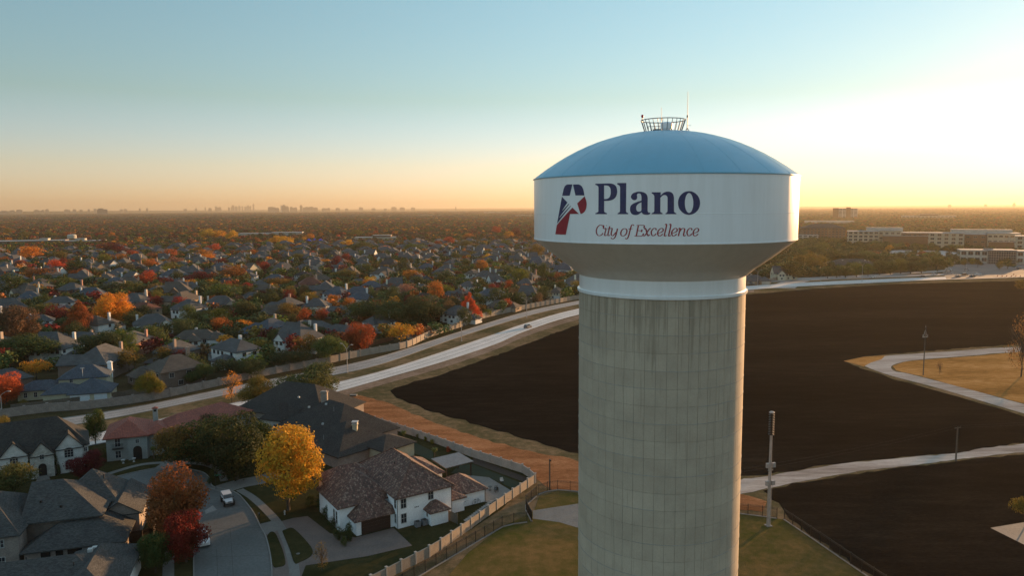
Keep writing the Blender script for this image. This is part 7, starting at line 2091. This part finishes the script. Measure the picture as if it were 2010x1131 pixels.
for k in range(22000):
    y = 3600 + (11500 - 3600) * rnd.random() ** 1.5; x = rnd.uniform(-.74, .80) * y
    p = project(x, y, 4)
    w = rnd.uniform(22, 60) * (1 + (y - 3600) / 6000)
    tint = rnd.choices(['maroon', 'rust', 'sepia', 'taupe', 'olive', 'dark'], [7, 6, 22, 30, 10, 25])[0] if p[0] < 1300 else rnd.choices(['dark', 'olive', 'green', 'brown'], [38, 30, 12, 20])[0]
    add_pt(x, y, w, rnd.uniform(7, 13), tint)
me = bpy.data.meshes.new('far_woods')
me.from_pydata(pts, [], [])
for nm, ty, data, dim in (('tint', 'FLOAT_COLOR', tints, 'color'), ('scl', 'FLOAT_VECTOR', scl, 'vector'), ('rot', 'FLOAT_VECTOR', rot, 'vector')):
    at_ = me.attributes.new(nm, ty, 'POINT')
    at_.data.foreach_set(dim, [c for v_ in data for c in v_])
at_ = me.attributes.new('pick', 'INT', 'POINT'); at_.data.foreach_set('value', idx)
woods = bpy.data.objects.new('far_woods', me); COL.objects.link(woods)
tag(woods, 'autumn tree canopy filling the suburb out to the horizon', 'woods', kind='stuff')
ng = bpy.data.node_groups.new('scatter_crowns', 'GeometryNodeTree')
ng.interface.new_socket('Geometry', in_out='INPUT', socket_type='NodeSocketGeometry')
ng.interface.new_socket('Geometry', in_out='OUTPUT', socket_type='NodeSocketGeometry')
gi, go = ng.nodes.new('NodeGroupInput'), ng.nodes.new('NodeGroupOutput')
m2p = ng.nodes.new('GeometryNodeMeshToPoints'); iop = ng.nodes.new('GeometryNodeInstanceOnPoints'); jn = ng.nodes.new('GeometryNodeGeometryToInstance')
ng.links.new(gi.outputs[0], m2p.inputs['Mesh']); ng.links.new(m2p.outputs[0], iop.inputs['Points'])
for k in range(5, -1, -1):
    cme = crown_mesh('far_crown', 300 + k, 260, .07, ['round', 'wide', 'round', 'wide', 'round', 'cone'][k] if k != 5 else 'round', mats=M_LEAFI)
    ob = bpy.data.objects.new('far_crown', cme)
    oi = ng.nodes.new('GeometryNodeObjectInfo'); oi.inputs['Object'].default_value = ob; oi.inputs['As Instance'].default_value = True
    ng.links.new(oi.outputs['Geometry'], jn.inputs[0])
iop.inputs['Pick Instance'].default_value = True
ng.links.new(jn.outputs[0], iop.inputs['Instance'])
def attr(nm, ty, sock):
    a = ng.nodes.new('GeometryNodeInputNamedAttribute'); a.data_type = ty; a.inputs[0].default_value = nm
    ng.links.new(a.outputs[0], sock)
attr('pick', 'INT', iop.inputs['Instance Index']); attr('scl', 'FLOAT_VECTOR', iop.inputs['Scale']); attr('rot', 'FLOAT_VECTOR', iop.inputs['Rotation'])
ng.links.new(iop.outputs[0], go.inputs[0])
md_ = woods.modifiers.new('scatter', 'NODES'); md_.node_group = ng

# ------------------------------------------------------------------ labels of the many houses and trees
LAND = [('the left edge scarlet tree', 12, 770), ('the golden orange tree', 223, 610), ('the tall rust cone tree', 160, 640), ('the blue roofed cream house', 118, 745), ('the steep brown brick house', 292, 715),
 ('the tall chimney white house', 440, 680), ('the street tree white house', 566, 660), ('the lamp side red tree', 706, 655), ('the cone shaped red tree', 921, 605), ('the big yellow green tree', 1020, 545),
 ('the crimson round tree', 394, 543), ('the dark red round tree', 289, 545), ('the scarlet pair of trees', 115, 528), ('the low school', 100, 472), ('the golden tree group', 420, 462), ('the blue shade canopy', 612, 476),
 ('the round orange tree', 943, 520), ('the tank left edge', 1055, 480), ('the tower collar', 1130, 560), ('the many blue roofs', 655, 580), ('the stone gabled house', 756, 540), ('the very wide dark tree', 745, 620),
 ('the white cupola house', 564, 512), ('the round front school', 715, 470), ('the red roofed brown house', 269, 605), ('the middle yellow elm', 728, 555), ('the white office', 1945, 505), ('the street tree row', 1700, 540), ('the hip roofed office', 1610, 455)]
NUMW = ['zero', 'one', 'two', 'three', 'four', 'five', 'six', 'seven', 'eight', 'nine', 'ten', 'eleven', 'twelve']
def relation(px, py):
    nm, lx, ly = min(LAND, key=lambda l: (px - l[1]) ** 2 + ((py - l[2]) * 2.2) ** 2)
    dx, dy = px - lx, (py - ly) * 2.2
    if abs(dx) > abs(dy): r = 'left of' if dx < 0 else 'right of'
    else: r = 'past' if dy < 0 else 'before'
    return r + ' ' + nm
def settle(items):
    """items: (object, base label, px); equal labels are told apart by their order from the left"""
    by = {}
    for it in items: by.setdefault(it[1], []).append(it)
    for base, l in by.items():
        if len(l) == 1: l[0][0]['label'] = base; continue
        l.sort(key=lambda q: q[2])
        n = len(l)
        for k, (o, b, px) in enumerate(l):
            if k == 0: pre = 'leftmost'
            elif k == n - 1: pre = 'rightmost'
            elif n == 3: pre = 'middle'
            else: pre = ordinal(k + 1)
            o['label'] = pre + ' ' + base
SHAPEW = {'round': 'round', 'wide': 'wide', 'cone': 'cone shaped', 'vase': 'upright'}
it = []
for o, x, y, h, w, tint, shape, has in TREE_OBJS:
    if has: continue
    px, py = project(x, y, h / 2)
    size = 'small ' if w < 8.2 else ('large ' if w > 11.5 else '')
    it.append((o, size + WORDS[tint] + ' ' + SHAPEW[shape] + ' tree ' + relation(px, py), px))
    o['group'] = 'trees of the suburb'
settle(it)
it = []
for o, x, y, w, wl, rf, has, k in HOUSES:
    if has: continue
    px, py = project(x, y, 4)
    kind = ['', 'front gabled ', 'low ', 'steep gabled ', 'long ', 'two storey '][k]
    it.append((o, kind + wl.replace(' brick', ' brick') + ' house, ' + rf + ' roof, ' + relation(px, py), px))
settle(it)
